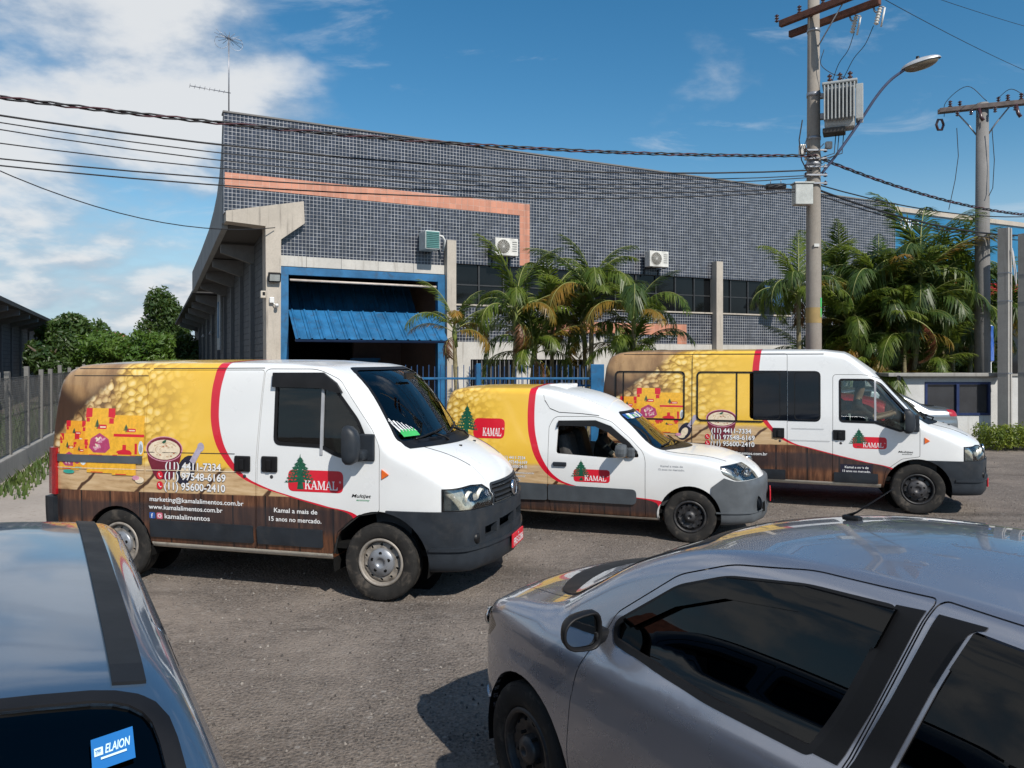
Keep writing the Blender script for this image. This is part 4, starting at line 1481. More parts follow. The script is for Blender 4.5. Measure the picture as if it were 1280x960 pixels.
def phones(d, x, z, w, h, icons=True, small=True, big=True):
    """three telephone numbers, mail, web and social lines; (x,z) = left end of the first line"""
    for k, t in enumerate(('(11) 4411-7334', '(11) 97548-6169', '(11) 95600-2410') if big else ()):
        d.text(t, x - (0, .012, .018)[k] * w, z - k * h * .98 + (0, .0, .0)[k], h * .98, M_pw, .02, width=w * (.93, 1.02, 1.02)[k], outline=(M_navy, .022))
        if k and icons:
            c = (x - w * .085, z - k * h * .98 + h * .36)
            d.ell(c, h * .36, h * .40, M_red, 18)
            hs = h * .2
            d.poly([(c[0] - hs * .8, c[1] + hs * .9), (c[0] - hs * .3, c[1] + hs), (c[0] - hs * .15, c[1] + hs * .4), (c[0] - hs * .4, c[1] + hs * .2), (c[0] + hs * .1, c[1] - hs * .5), (c[0] + hs * .35, c[1] - hs * .5),
                    (c[0] + hs * .9, c[1] - hs * .3), (c[0] + hs * .8, c[1] - hs * .85), (c[0] + hs * .2, c[1] - hs * .95), (c[0] - hs * .5, c[1] - hs * .2)], M_pw)
    if small:
        zz = z - h * 3.18
        d.text('marketing@kamalalimentos.com.br', x - w * .27, zz, h * .62, M_pw, .012, width=w * 1.56, outline=(M_navy, .016))
        d.text('www.kamalalimentos.com.br', x - w * .28, zz - h * .76, h * .62, M_pw, .012, width=w * 1.23, outline=(M_navy, .016))
        q = zz - h * 1.60
        for i, mm in enumerate((PR['fb'], PR['ig'])):
            xx = x - w * .275 + i * w * .125
            d.poly(roundpoly([(xx, q - h * .1), (xx + w * .10, q - h * .1), (xx + w * .10, q + h * .50), (xx, q + h * .50)], .012), mm)
        d.text('f', x - w * .245, q - h * .04, h * .62, M_pw, .02)
        xx = x - w * .15
        d.ell((xx + w * .05, q + h * .2), w * .032, h * .19, M_pw, 14)
        d.ell((xx + w * .05, q + h * .2), w * .020, h * .12, PR['ig'], 14)
        d.text('kamalalimentos', x - w * .02, q - h * .02, h * .66, M_pw, .012, width=w * .76, outline=(M_navy, .016))


def seat(parent, x, y, z, w=.50):
    mb = MB().bbox((x, y, z + .08), (.52, w, .18), .06)
    st = mb.build('seat', M_seat, parent)
    rot = Matrix.Rotation(R(-14), 3, 'Y')
    MB().bbox((x - .30, y, z + .46), (.16, w, .66), .07, rot).build('backrest', M_seat, st)
    MB().bbox((x - .40, y, z + .90), (.10, w * .5, .18), .05, rot).build('headrest', M_seat, st)
    return st


def steering(parent, x, y, z, tilt=55):
    M = Matrix.Translation((x, y, z)) @ Matrix.Rotation(R(-tilt), 4, 'Y')
    mb = MB()
    mb.tube([M @ Vector((.19 * math.cos(a), .19 * math.sin(a), 0)) for a in (2 * math.pi * k / 28 for k in range(29))], .016, 8)
    for a in (R(0), R(125), R(235)):
        mb.cyl(M @ Vector((0, 0, -.02)), M @ Vector((.18 * math.cos(a), .18 * math.sin(a), 0)), .015, 6)
    mb.cyl(M @ Vector((0, 0, .01)), M @ Vector((0, 0, -.25)), .05, 12)
    return mb.build('steering_wheel', M_trim, parent)


def side_prism(poly, near=-1, both=False):
    mb = MB()
    if near < 0 or both:
        mb.prism(poly, -1.6, -.25)
    if near > 0 or both:
        mb.prism(poly, .25, 1.6)
    return mb


def arch_cyl(xs, r, zc, yin=.52):
    mb = MB()
    for x in xs:
        c = [(x + r * math.cos(2 * math.pi * k / 40), zc + r * math.sin(2 * math.pi * k / 40)) for k in range(40)]
        mb.prism(c, -1.6, -yin)
        mb.prism(c, yin, 1.6)
    return mb


def well_liner(parent, x, r, zc, W, yin=.50, sgn=-1):
    mb = MB()
    n = 24
    for i in range(n):
        a, b = (-.25 + math.pi * 1.16 * k / n for k in (i, i + 1))
        p = [(x + r * math.cos(t), zc + r * math.sin(t)) for t in (a, b)]
        mb.add([(p[0][0], sgn * W, p[0][1]), (p[1][0], sgn * W, p[1][1]), (p[1][0], sgn * yin, p[1][1]), (p[0][0], sgn * yin, p[0][1])], [(0, 1, 2, 3)], 0, True)
    mb.add([(x + r * math.cos(2 * math.pi * k / 32), sgn * yin, zc + r * math.sin(2 * math.pi * k / 32)) for k in range(32)], [tuple(range(32))])
    return mb.build('wheel_well', M_dark, parent, recalc=False)


def van_mirror(parent, x, y, z, sgn=-1, s=1.0, mat=None):
    """big upright door mirror on a bracket"""
    mb = MB()
    n = 10
    w, h, d = .16 * s, .34 * s, .13 * s
    cy = y + sgn * .17 * s
    # housing: rounded shell, glass faces back (-x)
    rings = []
    for t, k in ((0, .92), (.02, 1.0), (.06, .98), (.10, .82), (.125, .55), (.135, .2)):
        rings.append([(x + t * s, cy + (w * .5) * k * math.copysign(abs(math.cos(a)) ** .55, math.cos(a)), z + (h * .5) * k * math.copysign(abs(math.sin(a)) ** .6, math.sin(a)) - t * .15) for a in (2 * math.pi * j / 24 for j in range(24))])
    vs_ = [p for r_ in rings for p in r_]
    fs = [(i * 24 + j, i * 24 + (j + 1) % 24, (i + 1) * 24 + (j + 1) % 24, (i + 1) * 24 + j) for i in range(len(rings) - 1) for j in range(24)]
    mb.add(vs_, fs, 0, True)
    mb.add(rings[-1], [tuple(range(24))], 0)
    mr = mb.build('door_mirror', mat or M_plastic, parent)
    gm = MB().add([(p[0] + .004, p[1], p[2]) for p in rings[0]], [tuple(range(24))])
    gm.build('mirror_glass', pmat('mirror_glass', (.8, .82, .84), .03, metal=1.0, var=.01), mr, recalc=False)
    br = MB()
    br.bbox((x + .10 * s, y + sgn * .055, z - .10 * s), (.10 * s, .15, .09 * s), .03)
    br.bbox((x + .13 * s, y + sgn * .012, z - .04 * s), (.15 * s, .03, .24 * s), .03)
    br.build('bracket', mat or M_plastic, mr)
    return mr


M_wiper = M_trim


def van_driver(name, label, root_v, x, y, z, shirt, skin, hair):
    """seated figure at the wheel: one continuous body mesh"""
    J = {'pel': (x - .02, y, z + .14, .15), 'bel': (x - .05, y, z + .34, .145), 'che': (x - .08, y, z + .54, .155), 'nec': (x - .06, y, z + .70, .058), 'hd1': (x - .03, y, z + .79, .075), 'hd2': (x - .02, y, z + .90, .085), 'hd3': (x - .03, y, z + .97, .06)}
    E = [('pel', 'bel'), ('bel', 'che'), ('che', 'nec'), ('nec', 'hd1'), ('hd1', 'hd2'), ('hd2', 'hd3')]
    for s in (-1, 1):
        J.update({f'sh{s}': (x - .06, y + s * .19, z + .60, .06), f'el{s}': (x + .16, y + s * .25, z + .40, .046), f'wr{s}': (x + .40, y + s * .15, z + .47, .032), f'ha{s}': (x + .48, y + s * .13, z + .50, .038),
                  f'hi{s}': (x + .02, y + s * .10, z + .12, .09), f'kn{s}': (x + .46, y + s * .14, z + .16, .07), f'an{s}': (x + .62, y + s * .14, z - .22, .05), f'fo{s}': (x + .74, y + s * .14, z - .26, .045)})
        E += [('che', f'sh{s}'), (f'sh{s}', f'el{s}'), (f'el{s}', f'wr{s}'), (f'wr{s}', f'ha{s}'), ('pel', f'hi{s}'), (f'hi{s}', f'kn{s}'), (f'kn{s}', f'an{s}'), (f'an{s}', f'fo{s}')]
    ks = list(J)
    me = bpy.data.meshes.new(name)
    me.from_pydata([J[k][:3] for k in ks], [(ks.index(a), ks.index(b)) for a, b in E], [])
    o = bpy.data.objects.new(name, me)
    TMP.collection.objects.link(o)
    o.modifiers.new('skin', 'SKIN')
    ly = me.skin_vertices[0].data
    for i, k in enumerate(ks):
        ly[i].radius = (J[k][3], J[k][3])
        ly[i].use_root = (k == 'pel')
    sb = o.modifiers.new('sub', 'SUBSURF')
    sb.levels = sb.render_levels = 2
    TMP.view_layers[0].update()
    dg = TMP.view_layers[0].depsgraph
    out = bpy.data.meshes.new_from_object(o.evaluated_get(dg), depsgraph=dg)
    bpy.data.objects.remove(o)
    # shirt below the neck, skin on head and forearms
    for p in out.polygons:
        c = p.center
        sk = c.z > z + .70 or (c.x > x + .14 and c.z > z + .30)
        p.material_index = 1 if sk else (2 if c.z < z + .22 else 0)
        p.use_smooth = True
    b = link(name, out, [shirt, skin, pmat('dark_trousers', (.03, .03, .04), .9)])
    tag(b, label, 'person')
    hm = MB()
    hm.lathe([(.001, .105), (.05, .095), (.082, .06), (.094, .01), (.088, -.04)], 20, Matrix.Translation((x - .035, y, z + .915)))
    hm.build('hair', hair, b, recalc=False)
    b.matrix_world = root_v
    return b
def frange(a, b, st):
    n = max(1, int(round((b - a) / st)))
    return [a + (b - a) * i / n for i in range(n)]


def big_van(c):
    """panel van with short sloping nose; local x forward from the front axle, right side (y<0) faces the camera"""
    root = thing(c['name'], c['label'], 'van', group='printed delivery vans')
    xr, top = c['rear'], c['top']
    d = top - 2.10          # how much taller than the low roof
    xs = [xr + .01, xr + .03, xr + .07, xr + .12, xr + .18, xr + .28] + frange(xr + .42, -.95, .26) + frange(-.95, .62, .065) + [.62, .66, .69, .72, .74]
    k = c.get('roofk', 0.0)
    H = table([(xr, 1.25), (xr + .02, 1.5 + d * .8), (xr + .07, 1.86 + d), (xr + .14, 2.01 + d), (xr + .28, 2.075 + d), (xr + .55, 2.095 + d), (-1.5 - k, top + .005), (-1.0 - k, top), (-.76 - k, top - .02)] + c['pillar'] +
              c.get('hoodH', [(.10, 1.352), (.16, 1.325), (.32, 1.255), (.5, 1.155), (.62, 1.07), (.70, .985), (.74, .90)]))
    fz, wb0 = c.get('fz', 0.0), c.get('wbot', 1.40)
    W = table([(xr, .93), (xr + .15, .965), (xr + .5, .985), (-1, .99), (0, .985), (.35, .965), (.55, .93), (.68, .885), (.74, .84)])
    bow = table([(xr, -.05), (xr + .4, 0), (-1.3 - k, 0.0), (-.6, .13), (0, .22), (.4, .22), (.74, .19)])
    sd = table([(.25, .955), (.45, .978), (.7, .996), (1.0, 1.0), (1.3, .995), (1.6, .978), (1.9, .955), (2.1 + d, .925)])
    zb = table([(xr, .40), (xr + .5, .345), (.1, .335), (.4, .30), (.74, .31)])
    r = table([(xr, .10), (-1, .10), (-.2, .085), (.3, .10), (.74, .10)])
    cr = table([(xr, .02), (xr + .6, .03), (-1.0, .03), (0, .025), (.4, .05), (.74, .04)])
    L = Loft(xs, W, H, zb, r, cr, lambda z, x: sd(z), bow, nose=.03, tail=.01)
    WR = wrapmat(c['name'] + '_foil', c['swoosh'], *c['print'])
    rw = -c['wb']
    ra = c.get('rarch', .375)
    af = c.get('farch', .455)
    arch_f, arch_r = arch_cyl([0], af, .345), arch_cyl([rw], ra, .345)
    bump_poly = [(.07, .812 + fz), (.07, .1), (1.4, .1), (1.4, .812 + fz)]
    bump = MB().prism(bump_poly, -1.5, 1.5)
    ws = roundpoly([(-.80, wb0), (.80, wb0), (.69, c['wtop']), (-.69, c['wtop'])], [.06, .06, .10, .10])
    wsp = MB().prism(ws, -1.1, 1.3, 'x')
    cowl = MB().prism([(-.80, wb0 - .060), (.80, wb0 - .060), (.80, wb0 - .004), (-.80, wb0 - .004)], -.3, 1.2, 'x')
    door, dwin = c['door'], c['dwin']
    dgap, slgap = offpoly(door, .006), offpoly(c['slide'], .006)
    head = [(-1.2, .826), (-.50, .815), (-.49, .95), (-.56, 1.0), (-.70, 1.012), (-1.2, .985)]
    head = [(a, b + fz) for a, b in head]
    hx0 = .575
    headn = MB().prism(head, hx0, 1.3, 'x')
    headf = MB().prism([(-a, b) for a, b in head], hx0, 1.3, 'x')
    grp = roundpoly([(-.47, .822 + fz), (.47, .822 + fz), (.43, .985 + fz), (-.43, .985 + fz)], .03)
    gr = MB().prism(grp, .6, 1.3, 'x')
    hood2 = [(.18, -.68), (.70, -.49), (1.4, -.48), (1.4, .48), (.70, .49), (.18, .68), (.30, .40), (.345, .15), (.345, -.15), (.30, -.40)]
    hood = MB().prism(hood2, .99 + fz, 1.6, 'z')
    tail = MB().prism([(xr - .3, .80), (xr + .095, .80), (xr + .095, 1.26), (xr - .3, 1.26)], -1.4, -.80)
    tail2 = MB().prism([(xr - .3, .80), (xr + .075, .80), (xr + .075, 1.26), (xr - .3, 1.26)], .83, 1.4)
    front_all = MB()
    # body
    side_holes = MB()
    side_holes.prism(dgap, -1.6, -.25)
    side_holes.prism(slgap, -1.6, -.25)
    side_holes.prism(dwin, .25, 1.6)
    for w in c.get('windows_body', []):
        side_holes.prism(w, -1.6, -.25)
    for w in c.get('windows_far', []):
        side_holes.prism(w, .25, 1.6)
    body = L.panel(0, .03, None, [wsp, side_holes, bump, headn, headf, hood, gr, arch_f, arch_r, tail])
    link('body', body, WR, root)
    # doors
    dcut = MB().prism(dwin, -1.6, -.25)
    dm = L.panel(0, .03, MB().prism(door, -1.6, -.25), [dcut, arch_f])
    dobj = link('door', dm, WR, root)
    scut = [arch_r] + [MB().prism(w, -1.6, -.25) for w in c.get('windows_slide', [])]
    sm = L.panel(0, .03, MB().prism(c['slide'], -1.6, -.25), scut)
    sobj = link('sliding_door', sm, WR, root)
    tag(sobj, 'wide sliding side door with printed foil')
    # bonnet
    seam_backing(L, [door, c['slide']], root, 'y', (-1.6, -.25))
    seam_backing(L, [hood2], root, 'z', (.99 + fz, 1.6))
    hm = L.panel(0, .03, MB().prism(offpoly(hood2, -.008), .99 + fz, 1.6, 'z'), [gr, headn, headf])
    link('bonnet', hm, WR, root)
    for s in (-1, 1):
        pts = [(.20 + (.685 - .20) * k / 12, s * (.675 + (.495 - .675) * k / 12)) for k in range(13)]
        MB().tube([(x_, y_, L_z(L, x_, y_) + .0005) for x_, y_ in pts], .0042, 6).build('bonnet_gap', M_seam, root)
    # windscreen and frames
    link('windscreen', L.panel(.004, .010, wsp), M_glass, root)
    tr = L.panel(-.004, .014, MB().prism(offpoly(ws, .028), -1.1, 1.3, 'x'), [wsp])
    link('windscreen_seal', tr, M_trim, root)
    cw = link('cowl', L.panel(-.004, .01, cowl), M_trim, root)
    dg = link('window_glass', L.panel(.006, .011, MB().prism(dwin, -1.6, -.25)), c.get('door_glass', M_glass), dobj)
    link('window_glass', L.panel(.006, .011, MB().prism(dwin, .25, 1.6)), c.get('door_glass', M_glass), root)
    fr = L.panel(-.003, .02, MB().prism(offpoly(dwin, .004), -1.6, -.25), [MB().prism(offpoly(dwin, -.026), -1.6, -.25)])
    link('window_frame', fr, M_trim, dobj)
    bx = c['divider']
    link('window_bar', L.panel(-.006, .02, MB().prism([(bx - .013, 1.28), (bx + .013, 1.28), (bx + .013, dwin[0][1] + .03), (bx - .013, dwin[0][1] + .03)], -1.6, -.25)), pmat('bar_grey', (.35, .36, .38), .4), dobj)
    if c.get('visor'):
        link('wind_deflector', L.panel(-.035, -.004, MB().prism(c['visor'], -1.6, -.25)), M_glass_dark if False else M_trim, dobj)
    # bumper
    slots = MB()
    for s in (-1, 1):
        slots.prism([(s * .05, .585), (s * .40, .575), (s * .40, .675), (s * .05, .685)], .5, 1.3, 'x')
        slots.prism([(s * .45, .565), (s * .64, .555), (s * .64, .645), (s * .45, .66)], .5, 1.3, 'x')
    bm = link('bumper', L.panel(-.022, .03, bump, [arch_f, slots]), M_plastic, root)
    tag(bm, 'dark grey plastic front bumper with air slots')
    link('bumper_rib', L.panel(-.040, .0, MB().prism([(.46, .47), (1.4, .47), (1.4, .505), (.46, .50)], -1.5, 1.5)), M_plastic, bm)
    gb = MB()
    for s in (-1, 1):
        for zz in (.612, .642):
            gb.box((.86, s * .235, zz), (.03, .37, .008))
    gb.build('slot_grating', M_trim, bm)
    MB().box((.80, 0, .61), (.05, 1.35, .16)).build('slot_backing', M_dark, bm)
    for s in (-1, 1):
        fl = MB().lathe([(.001, .02), (.04, .018), (.052, .005), (.055, -.02)], 18, Matrix.Translation((L_x(L, s * .73, .56) + .012, s * .73, .56)) @ Matrix.Rotation(R(90), 4, 'Y'))
        fl.build('fog_lamp', M_trim, bm, recalc=False)
    # number plate
    px_ = .74 + .19 + .03 + .022 + .02
    pl = MB().bbox((px_, 0.02, c['platez']), (.016, .40, .13), .006).build('number_plate', M_plate, bm)
    pt = MB()
    v, f = text_mesh(c['plate'], .092, .02, align='CENTER')
    w = max(p[0] for p in v) - min(p[0] for p in v)
    pt.add([(px_ + .0095, .02 + p[0] * .35 / w, c['platez'] - .045 + p[1]) for p in v], f)
    v, f = text_mesh('SP', .03, .02, align='CENTER')
    pt.add([(px_ + .0095, .02 + p[0], c['platez'] + .035 + p[1]) for p in v], f)
    pt.build('plate_lettering', M_pw, pl, recalc=False)
    # head lamps
    for nm, hp, s in (('near', headn, -1), ('far', headf, 1)):
        ln = link('headlight', L.panel(.0, .006, hp, [bump]), M_lens, root)
        link('lamp_housing', L.panel(.032, .052, hp, [bump]), pmat('lamp_inner', (.82, .79, .70), .35, metal=.15, var=.28, vs_=22), ln)
        rf = MB()
        for yy, xx, rr_ in ((.60, .775, .066), (.75, .715, .060)):
            rf.lathe([(.012, -.05), (.04, -.035), (rr_, .012), (rr_ + .004, .012), (rr_ + .004, -.02)], 20, Matrix.Translation((xx + .03, s * yy, .91 + fz)) @ Matrix.Rotation(R(90) - s * R(18), 4, 'Y'))
        rf.build('reflector', pmat('reflector_pale', (.90, .86, .74), .28, metal=.35, var=.12, vs_=30), ln, recalc=False)
        link('lamp_seal', L.panel(-.003, .012, MB().prism(offpoly(head if s < 0 else [(-a, b) for a, b in head], .010), hx0 - .012, 1.3, 'x'), [hp, bump]), M_trim, ln)
    # grille
    gro = link('grille', L.panel(.012, .03, gr), M_dark, root)
    gs = MB()
    for zz in (.845 + fz, .885 + fz, .925 + fz, .962 + fz):
        pts = [(y_, L_x(L, y_, zz) + .004) for y_ in (-.44, -.3, -.15, 0, .15, .3, .44)]
        for (ya, xa), (yb, xb) in zip(pts, pts[1:]):
            gs.add([(xa, ya, zz - .008), (xb, yb, zz - .008), (xb, yb, zz + .008), (xa, ya, zz + .008), (xa - .03, ya, zz - .008), (xb - .03, yb, zz - .008), (xb - .03, yb, zz + .008), (xa - .03, ya, zz + .008)],
                   [(0, 1, 2, 3), (3, 2, 6, 7), (0, 4, 5, 1)])
    gs.build('grille_bars', M_plastic, gro)
    link('grille_surround', L.panel(-.004, .01, MB().prism(offpoly(grp, .02), .6, 1.3, 'x'), [gr]), M_plastic, gro)
    em = MB().lathe([(.001, .014), (.05, .013), (.066, .008), (.07, .0)], 24, Matrix.Translation((L_x(L, 0, .90 + fz) + .006, 0, .90 + fz)) @ Matrix.Rotation(R(84), 4, 'Y'))
    eo = em.build('round_emblem', pmat('emblem_dark', (.05, .035, .04), .3, metal=.6), gro, recalc=False)
    MB().lathe([(.058, .014), (.066, .02), (.074, .010), (.074, 0)], 24, Matrix.Translation((L_x(L, 0, .90 + fz) + .006, 0, .90 + fz)) @ Matrix.Rotation(R(84), 4, 'Y')).build('emblem_ring', M_chrome, eo, recalc=False)
    # side mouldings and sill
    z0, z1 = c['mould']
    for o_, (xa, xb) in ((sobj, c['mo_s']), (dobj, c['mo_d'])):
        link('side_moulding', L.panel(-.014, .0, MB().prism(roundpoly([(xa, z0), (xb, z0), (xb, z1), (xa, z1)], .015), -1.6, -.25), [arch_f, arch_r]), M_plastic, o_)
    link('sill', L.panel(-.004, .03, MB().prism([(rw + ra + .01, .30), (-.458, .30), (-.458, .392), (rw + ra + .01, .392)], -1.6, -.25)), M_sill, root)
    # rear corner: tail lamp, bumper corner, door rail
    tl = link('tail_lamp', L.panel(-.024, .02, tail), M_tailred, root)
    rb_ = link('rear_bumper', L.panel(-.05, .02, MB().prism([(xr - .3, .42), (xr + .085, .42), (xr + .085, .78), (xr - .3, .78)], -1.5, 1.5)), M_plastic, root)
    if c.get('rail'):
        xa, xb, za, zc = c['rail']
        link('door_rail', L.panel(-.012, .0, MB().prism([(xa, za), (xb, za + .008), (xb, zc + .008), (xa, zc)], -1.6, -.25)), pmat('rail_grey', (.10, .115, .13), .4, metal=.3), root)
    # handles
    for o_, (hx, hz) in ((dobj, c['handle'][0]), (sobj, c['handle'][1])):
        y = L.hit(hx, hz, -1)
        hb = MB().bbox((hx, y - .004, hz), (.16, .03, .145), .012).build('handle_plate', M_trim, o_)
        MB().bbox((hx + .005, y - .026, hz - .005), (.045, .022, .10), .01).build('handle_grip', M_trim, hb)
        MB().lathe([(.001, .006), (.017, .005), (.02, 0)], 14, Matrix.Translation((hx + .02, y + .002, hz - .115)) @ Matrix.Rotation(R(90), 4, 'X')).build('door_lock', M_rim_grey, o_, recalc=False)
    # side indicator
    ix, iz = c['indicator']
    y = L.hit(ix, iz, -1)
    MB().prism([(ix - .03, iz + .045), (ix + .035, iz), (ix - .03, iz - .04)], y - .012, y + .01).build('side_indicator', M_amber, root)
    # mirrors
    mx, mz = c['mirror']
    van_mirror(dobj, mx, L.hit(mx, mz - .1, -1) - .0, mz, -1, c.get('mirs', 1.0))
    van_mirror(root, mx, L.hit(mx, mz - .1, 1), mz, 1, c.get('mirs', 1.0))
    # wipers and washer jets
    for (ya, yb) in ((-.62, .02), (-.02, .60)):
        mb = MB()
        pts = []
        for i in range(9):
            y = ya + (yb - ya) * i / 8
            zz = wb0 + .005 + .06 * i / 8
            pts.append((L_x(L, y, zz) + .016, y, zz))
        mb.tube(pts, .010, 6)
        p0 = Vector((L_x(L, (ya + yb) / 2, wb0 - .04) + .02, (ya + yb) / 2 + .12, wb0 - .04))
        mb.tube([p0, p0 + Vector((.0, -.12, .045)), Vector(pts[4]) + Vector((.012, 0, 0))], .011, 6)
        mb.build('wiper', M_wiper, root)
    for s in (-.22, .22):
        xx = .50
        zz = L_z(L, xx, s)
        MB().bbox((xx, s, zz + .004), (.03, .022, .014), .004).build('washer_jet', M_trim, root)
    # wheels and wells
    rims = c['rims']
    for x_, rr_ in ((0, af), (rw, ra)):
        for s in (-1, 1):
            well_liner(root, x_, rr_, .345, .955, sgn=s)
            wheel(root, x_, s * .865, .343, .20, s, 'duc', rims)
    # cabin
    MB().box(((xr + .1) / 2, 0, .46), (abs(xr) - .3, 1.80, .05)).build('floor_pan', M_dark, root)
    MB().prism([(.25, .75), (.34, 1.10), (.16, wb0 - .14), (-.10, wb0 - .15), (-.16, 1.10), (-.05, .5), (.25, .5)], -.84, .84).build('dashboard', M_cabin, root)
    for y in (-.52, .0, .45):
        seat(root, -.62, y, .78, .46)
    steering(root, -.22, .45, 1.20)
    if c.get('partition'):
        MB().box((-1.22, 0, 1.25), (.03, 1.76, 1.50)).build('partition', M_dark, root)
    else:
        for x_ in (-1.5, -2.3, -3.1):
            for y in (-.55, .5):
                seat(root, x_, y, .70, .60)
    MB().bbox((-.12, 0, c['wtop'] - .06), (.03, .22, .07), .012).build('rear_view_mirror', M_trim, root)
    return root, L, dobj, sobj, WR


def L_x(L, y, z):
    """x of the front of the body at (y, z)"""
    loc, *_ = L.bvh.ray_cast(Vector((5, y, z)), Vector((-1, 0, 0)))
    return loc.x if loc else .9


def L_z(L, x, y):
    loc, *_ = L.bvh.ray_cast(Vector((x, y, 5)), Vector((0, 0, -1)))
    return loc.z if loc else 1.2


# ---- first van: short, low roof, nearest the camera
DWIN1 = roundpoly([(-1.035, 2.005), (-.57, 2.0), (-.47, 1.93), (-.20, 1.60), (-.105, 1.40), (-.105, 1.25), (-.22, 1.232), (-.42, 1.275), (-.56, 1.345), (-1.035, 1.36)], [.05, .05, .03, .05, .05, .03, .03, .05, .04, .07])
DOOR1 = roundpoly([(-1.150, 2.045), (-.62, 2.045), (-.40, 1.95), (-.065, 1.50), (.0, 1.36), (.0, .80), (-.2, .76), (-.40, .60), (-.455, .395), (-1.215, .395), (-1.20, 1.2)], [.05, .10, .05, .05, .05, .02, .02, .02, .02, .03, 0])
SLIDE1 = roundpoly([(-2.405, 2.03), (-1.168, 2.035), (-1.222, 1.2), (-1.233, .395), (-2.44, .395)], [.03, .03, 0, .03, .03])
CUR1 = [(.30, -.25, -.22), (.70, -.24, -.18), (.747, -.259, -.20), (.82, -.56, -.49), (.896, -.893, -.84), (.985, -1.222, -1.165), (1.06, -1.389, -1.325), (1.20, -1.548, -1.468), (1.43, -1.675, -1.588), (1.756, -1.712, -1.622), (2.12, -1.66, -1.56), (2.2, -1.65, -1.55)]
van1, L1, door1, slide1, wr1 = big_van(dict(
    name='delivery_van', label='low white van printed with nuts and telephone numbers, nearest the camera at left', rear=-3.56, top=2.10, wtop=2.035,
    pillar=[(-.60, 2.07), (-.45, 2.005), (-.336, 1.91), (-.028, 1.50), (.06, 1.375)], wb=2.74, door=DOOR1, dwin=DWIN1, slide=SLIDE1, swoosh=CUR1,
    print=(1, 0, 1, 0, 2.1), divider=-.555, visor=[(-1.06, 2.015), (-.56, 2.018), (-.42, 1.925), (-.36, 1.84), (-.40, 1.835), (-.56, 1.875), (-1.06, 1.885)],
    mould=(.445, .608), mo_s=(-2.36, -1.25), mo_d=(-1.205, -.545), rail=(-3.52, -2.45, 1.128, 1.20), handle=((-1.075, 1.18), (-1.355, 1.175)), indicator=(.06, 1.125),
    mirror=(-.24, 1.40), mirs=1.0, plate='FRE-5286', platez=.415, rims=(M_rubber, M_rim_white, M_cap, M_dark), partition=True, door_glass=glassmat('door_glass', (.30, .34, .34, 1), 0.0)))
dc = Decal(L1)
for (xa, za, xb, zb_) in ((-3.38, 2.045, -2.42, 2.045), (-2.38, 2.048, -1.17, 2.056), (-3.30, 1.975, -2.42, 1.978), (-3.52, 1.235, -1.44, 1.262)):
    dc.poly([(xa, za - .004), (xb, zb_ - .004), (xb, zb_ + .004), (xa, za + .004)], M_seam)
groceries(dc, -3.47, 1.02, 1.06, .64)
for (xa, za, xb, zb_) in ((-3.52, 1.068, -2.42, 1.082), (-2.40, 1.082, -1.42, 1.10)):
    dc.poly([(xa, za - .003), (xb, zb_ - .003), (xb, zb_ + .003), (xa, za + .003)], PR['cream'])
dc.build('printed_pouches', van1)
dc = Decal(L1)
bowl_of_dip(dc, -2.205, 1.285, .40, .23)
spoon_print(dc, -1.86, 1.27, 1.25)
dc.build('printed_bowl', van1)
dc = Decal(L1, base=.006)
phones(dc, -2.19, 1.098, .655, .098, small=False)
dc.build('printed_numbers', van1)
dc = Decal(L1, base=.003)
phones(dc, -2.19, 1.098, .655, .098, big=False)
dc.build('printed_contact_lines', van1)
dd = Decal(L1)
brand_badge(dd, -.885, .945, .545, .195, -.765)
dd.build('printed_badge', door1)
dd = Decal(L1)
dd.text('Kamal a mais de', -1.035, .745, .058, M_pw, .014, width=.44)
dd.text('15 anos no mercado.', -1.095, .665, .058, M_pw, .014, width=.54)
dd.build('printed_slogan', door1)
dd = Decal(L1)
dd.text('Multijet', -.262, .915, .042, M_trim, .02, .25, width=.19)
dd.text('economy', -.215, .885, .026, pmat('print_grass', (.03, .28, .12), .4), .015, .25, width=.13)
dd.build('model_lettering', door1)
place_vehicle(van1, -14.6, -1.16, 6.77, -.95)

# ---- third van: long, tall, windows along the side
W3 = lambda a, b, z0, z1, r_=.05: roundpoly([(a, z0), (b, z0), (b, z1), (a, z1)], r_)
DWIN3 = roundpoly([(-1.0, 1.862), (-.57, 1.862), (-.45, 1.80), (-.12, 1.42), (-.075, 1.32), (-.075, 1.19), (-.22, 1.132), (-.42, 1.20), (-.54, 1.243), (-1.0, 1.25)], [.04, .04, .03, .05, .04, .03, .03, .05, .04, .06])
DOOR3 = roundpoly([(-1.08, 1.92), (-.64, 1.92), (-.42, 1.85), (-.035, 1.40), (.02, 1.28), (.02, .80), (-.2, .76), (-.40, .60), (-.455, .31), (-1.085, .31)], [.05, .10, .05, .05, .05, .02, .02, .02, .02, .03])
SLIDE3 = roundpoly([(-3.05, 2.22), (-1.70, 2.22), (-1.70, .31), (-3.05, .31)], .03)
CUR3 = [(.25, -.35, -.33), (.56, -.30, -.22), (.606, -.33, -.27), (.70, -.72, -.66), (.785, -1.095, -1.04), (.87, -1.44, -1.385), (.934, -1.685, -1.62), (1.079, -1.90, -1.83), (1.308, -2.085, -2.01), (1.423, -2.15, -2.07), (1.894, -2.185, -2.09), (2.295, -2.14, -2.05)]
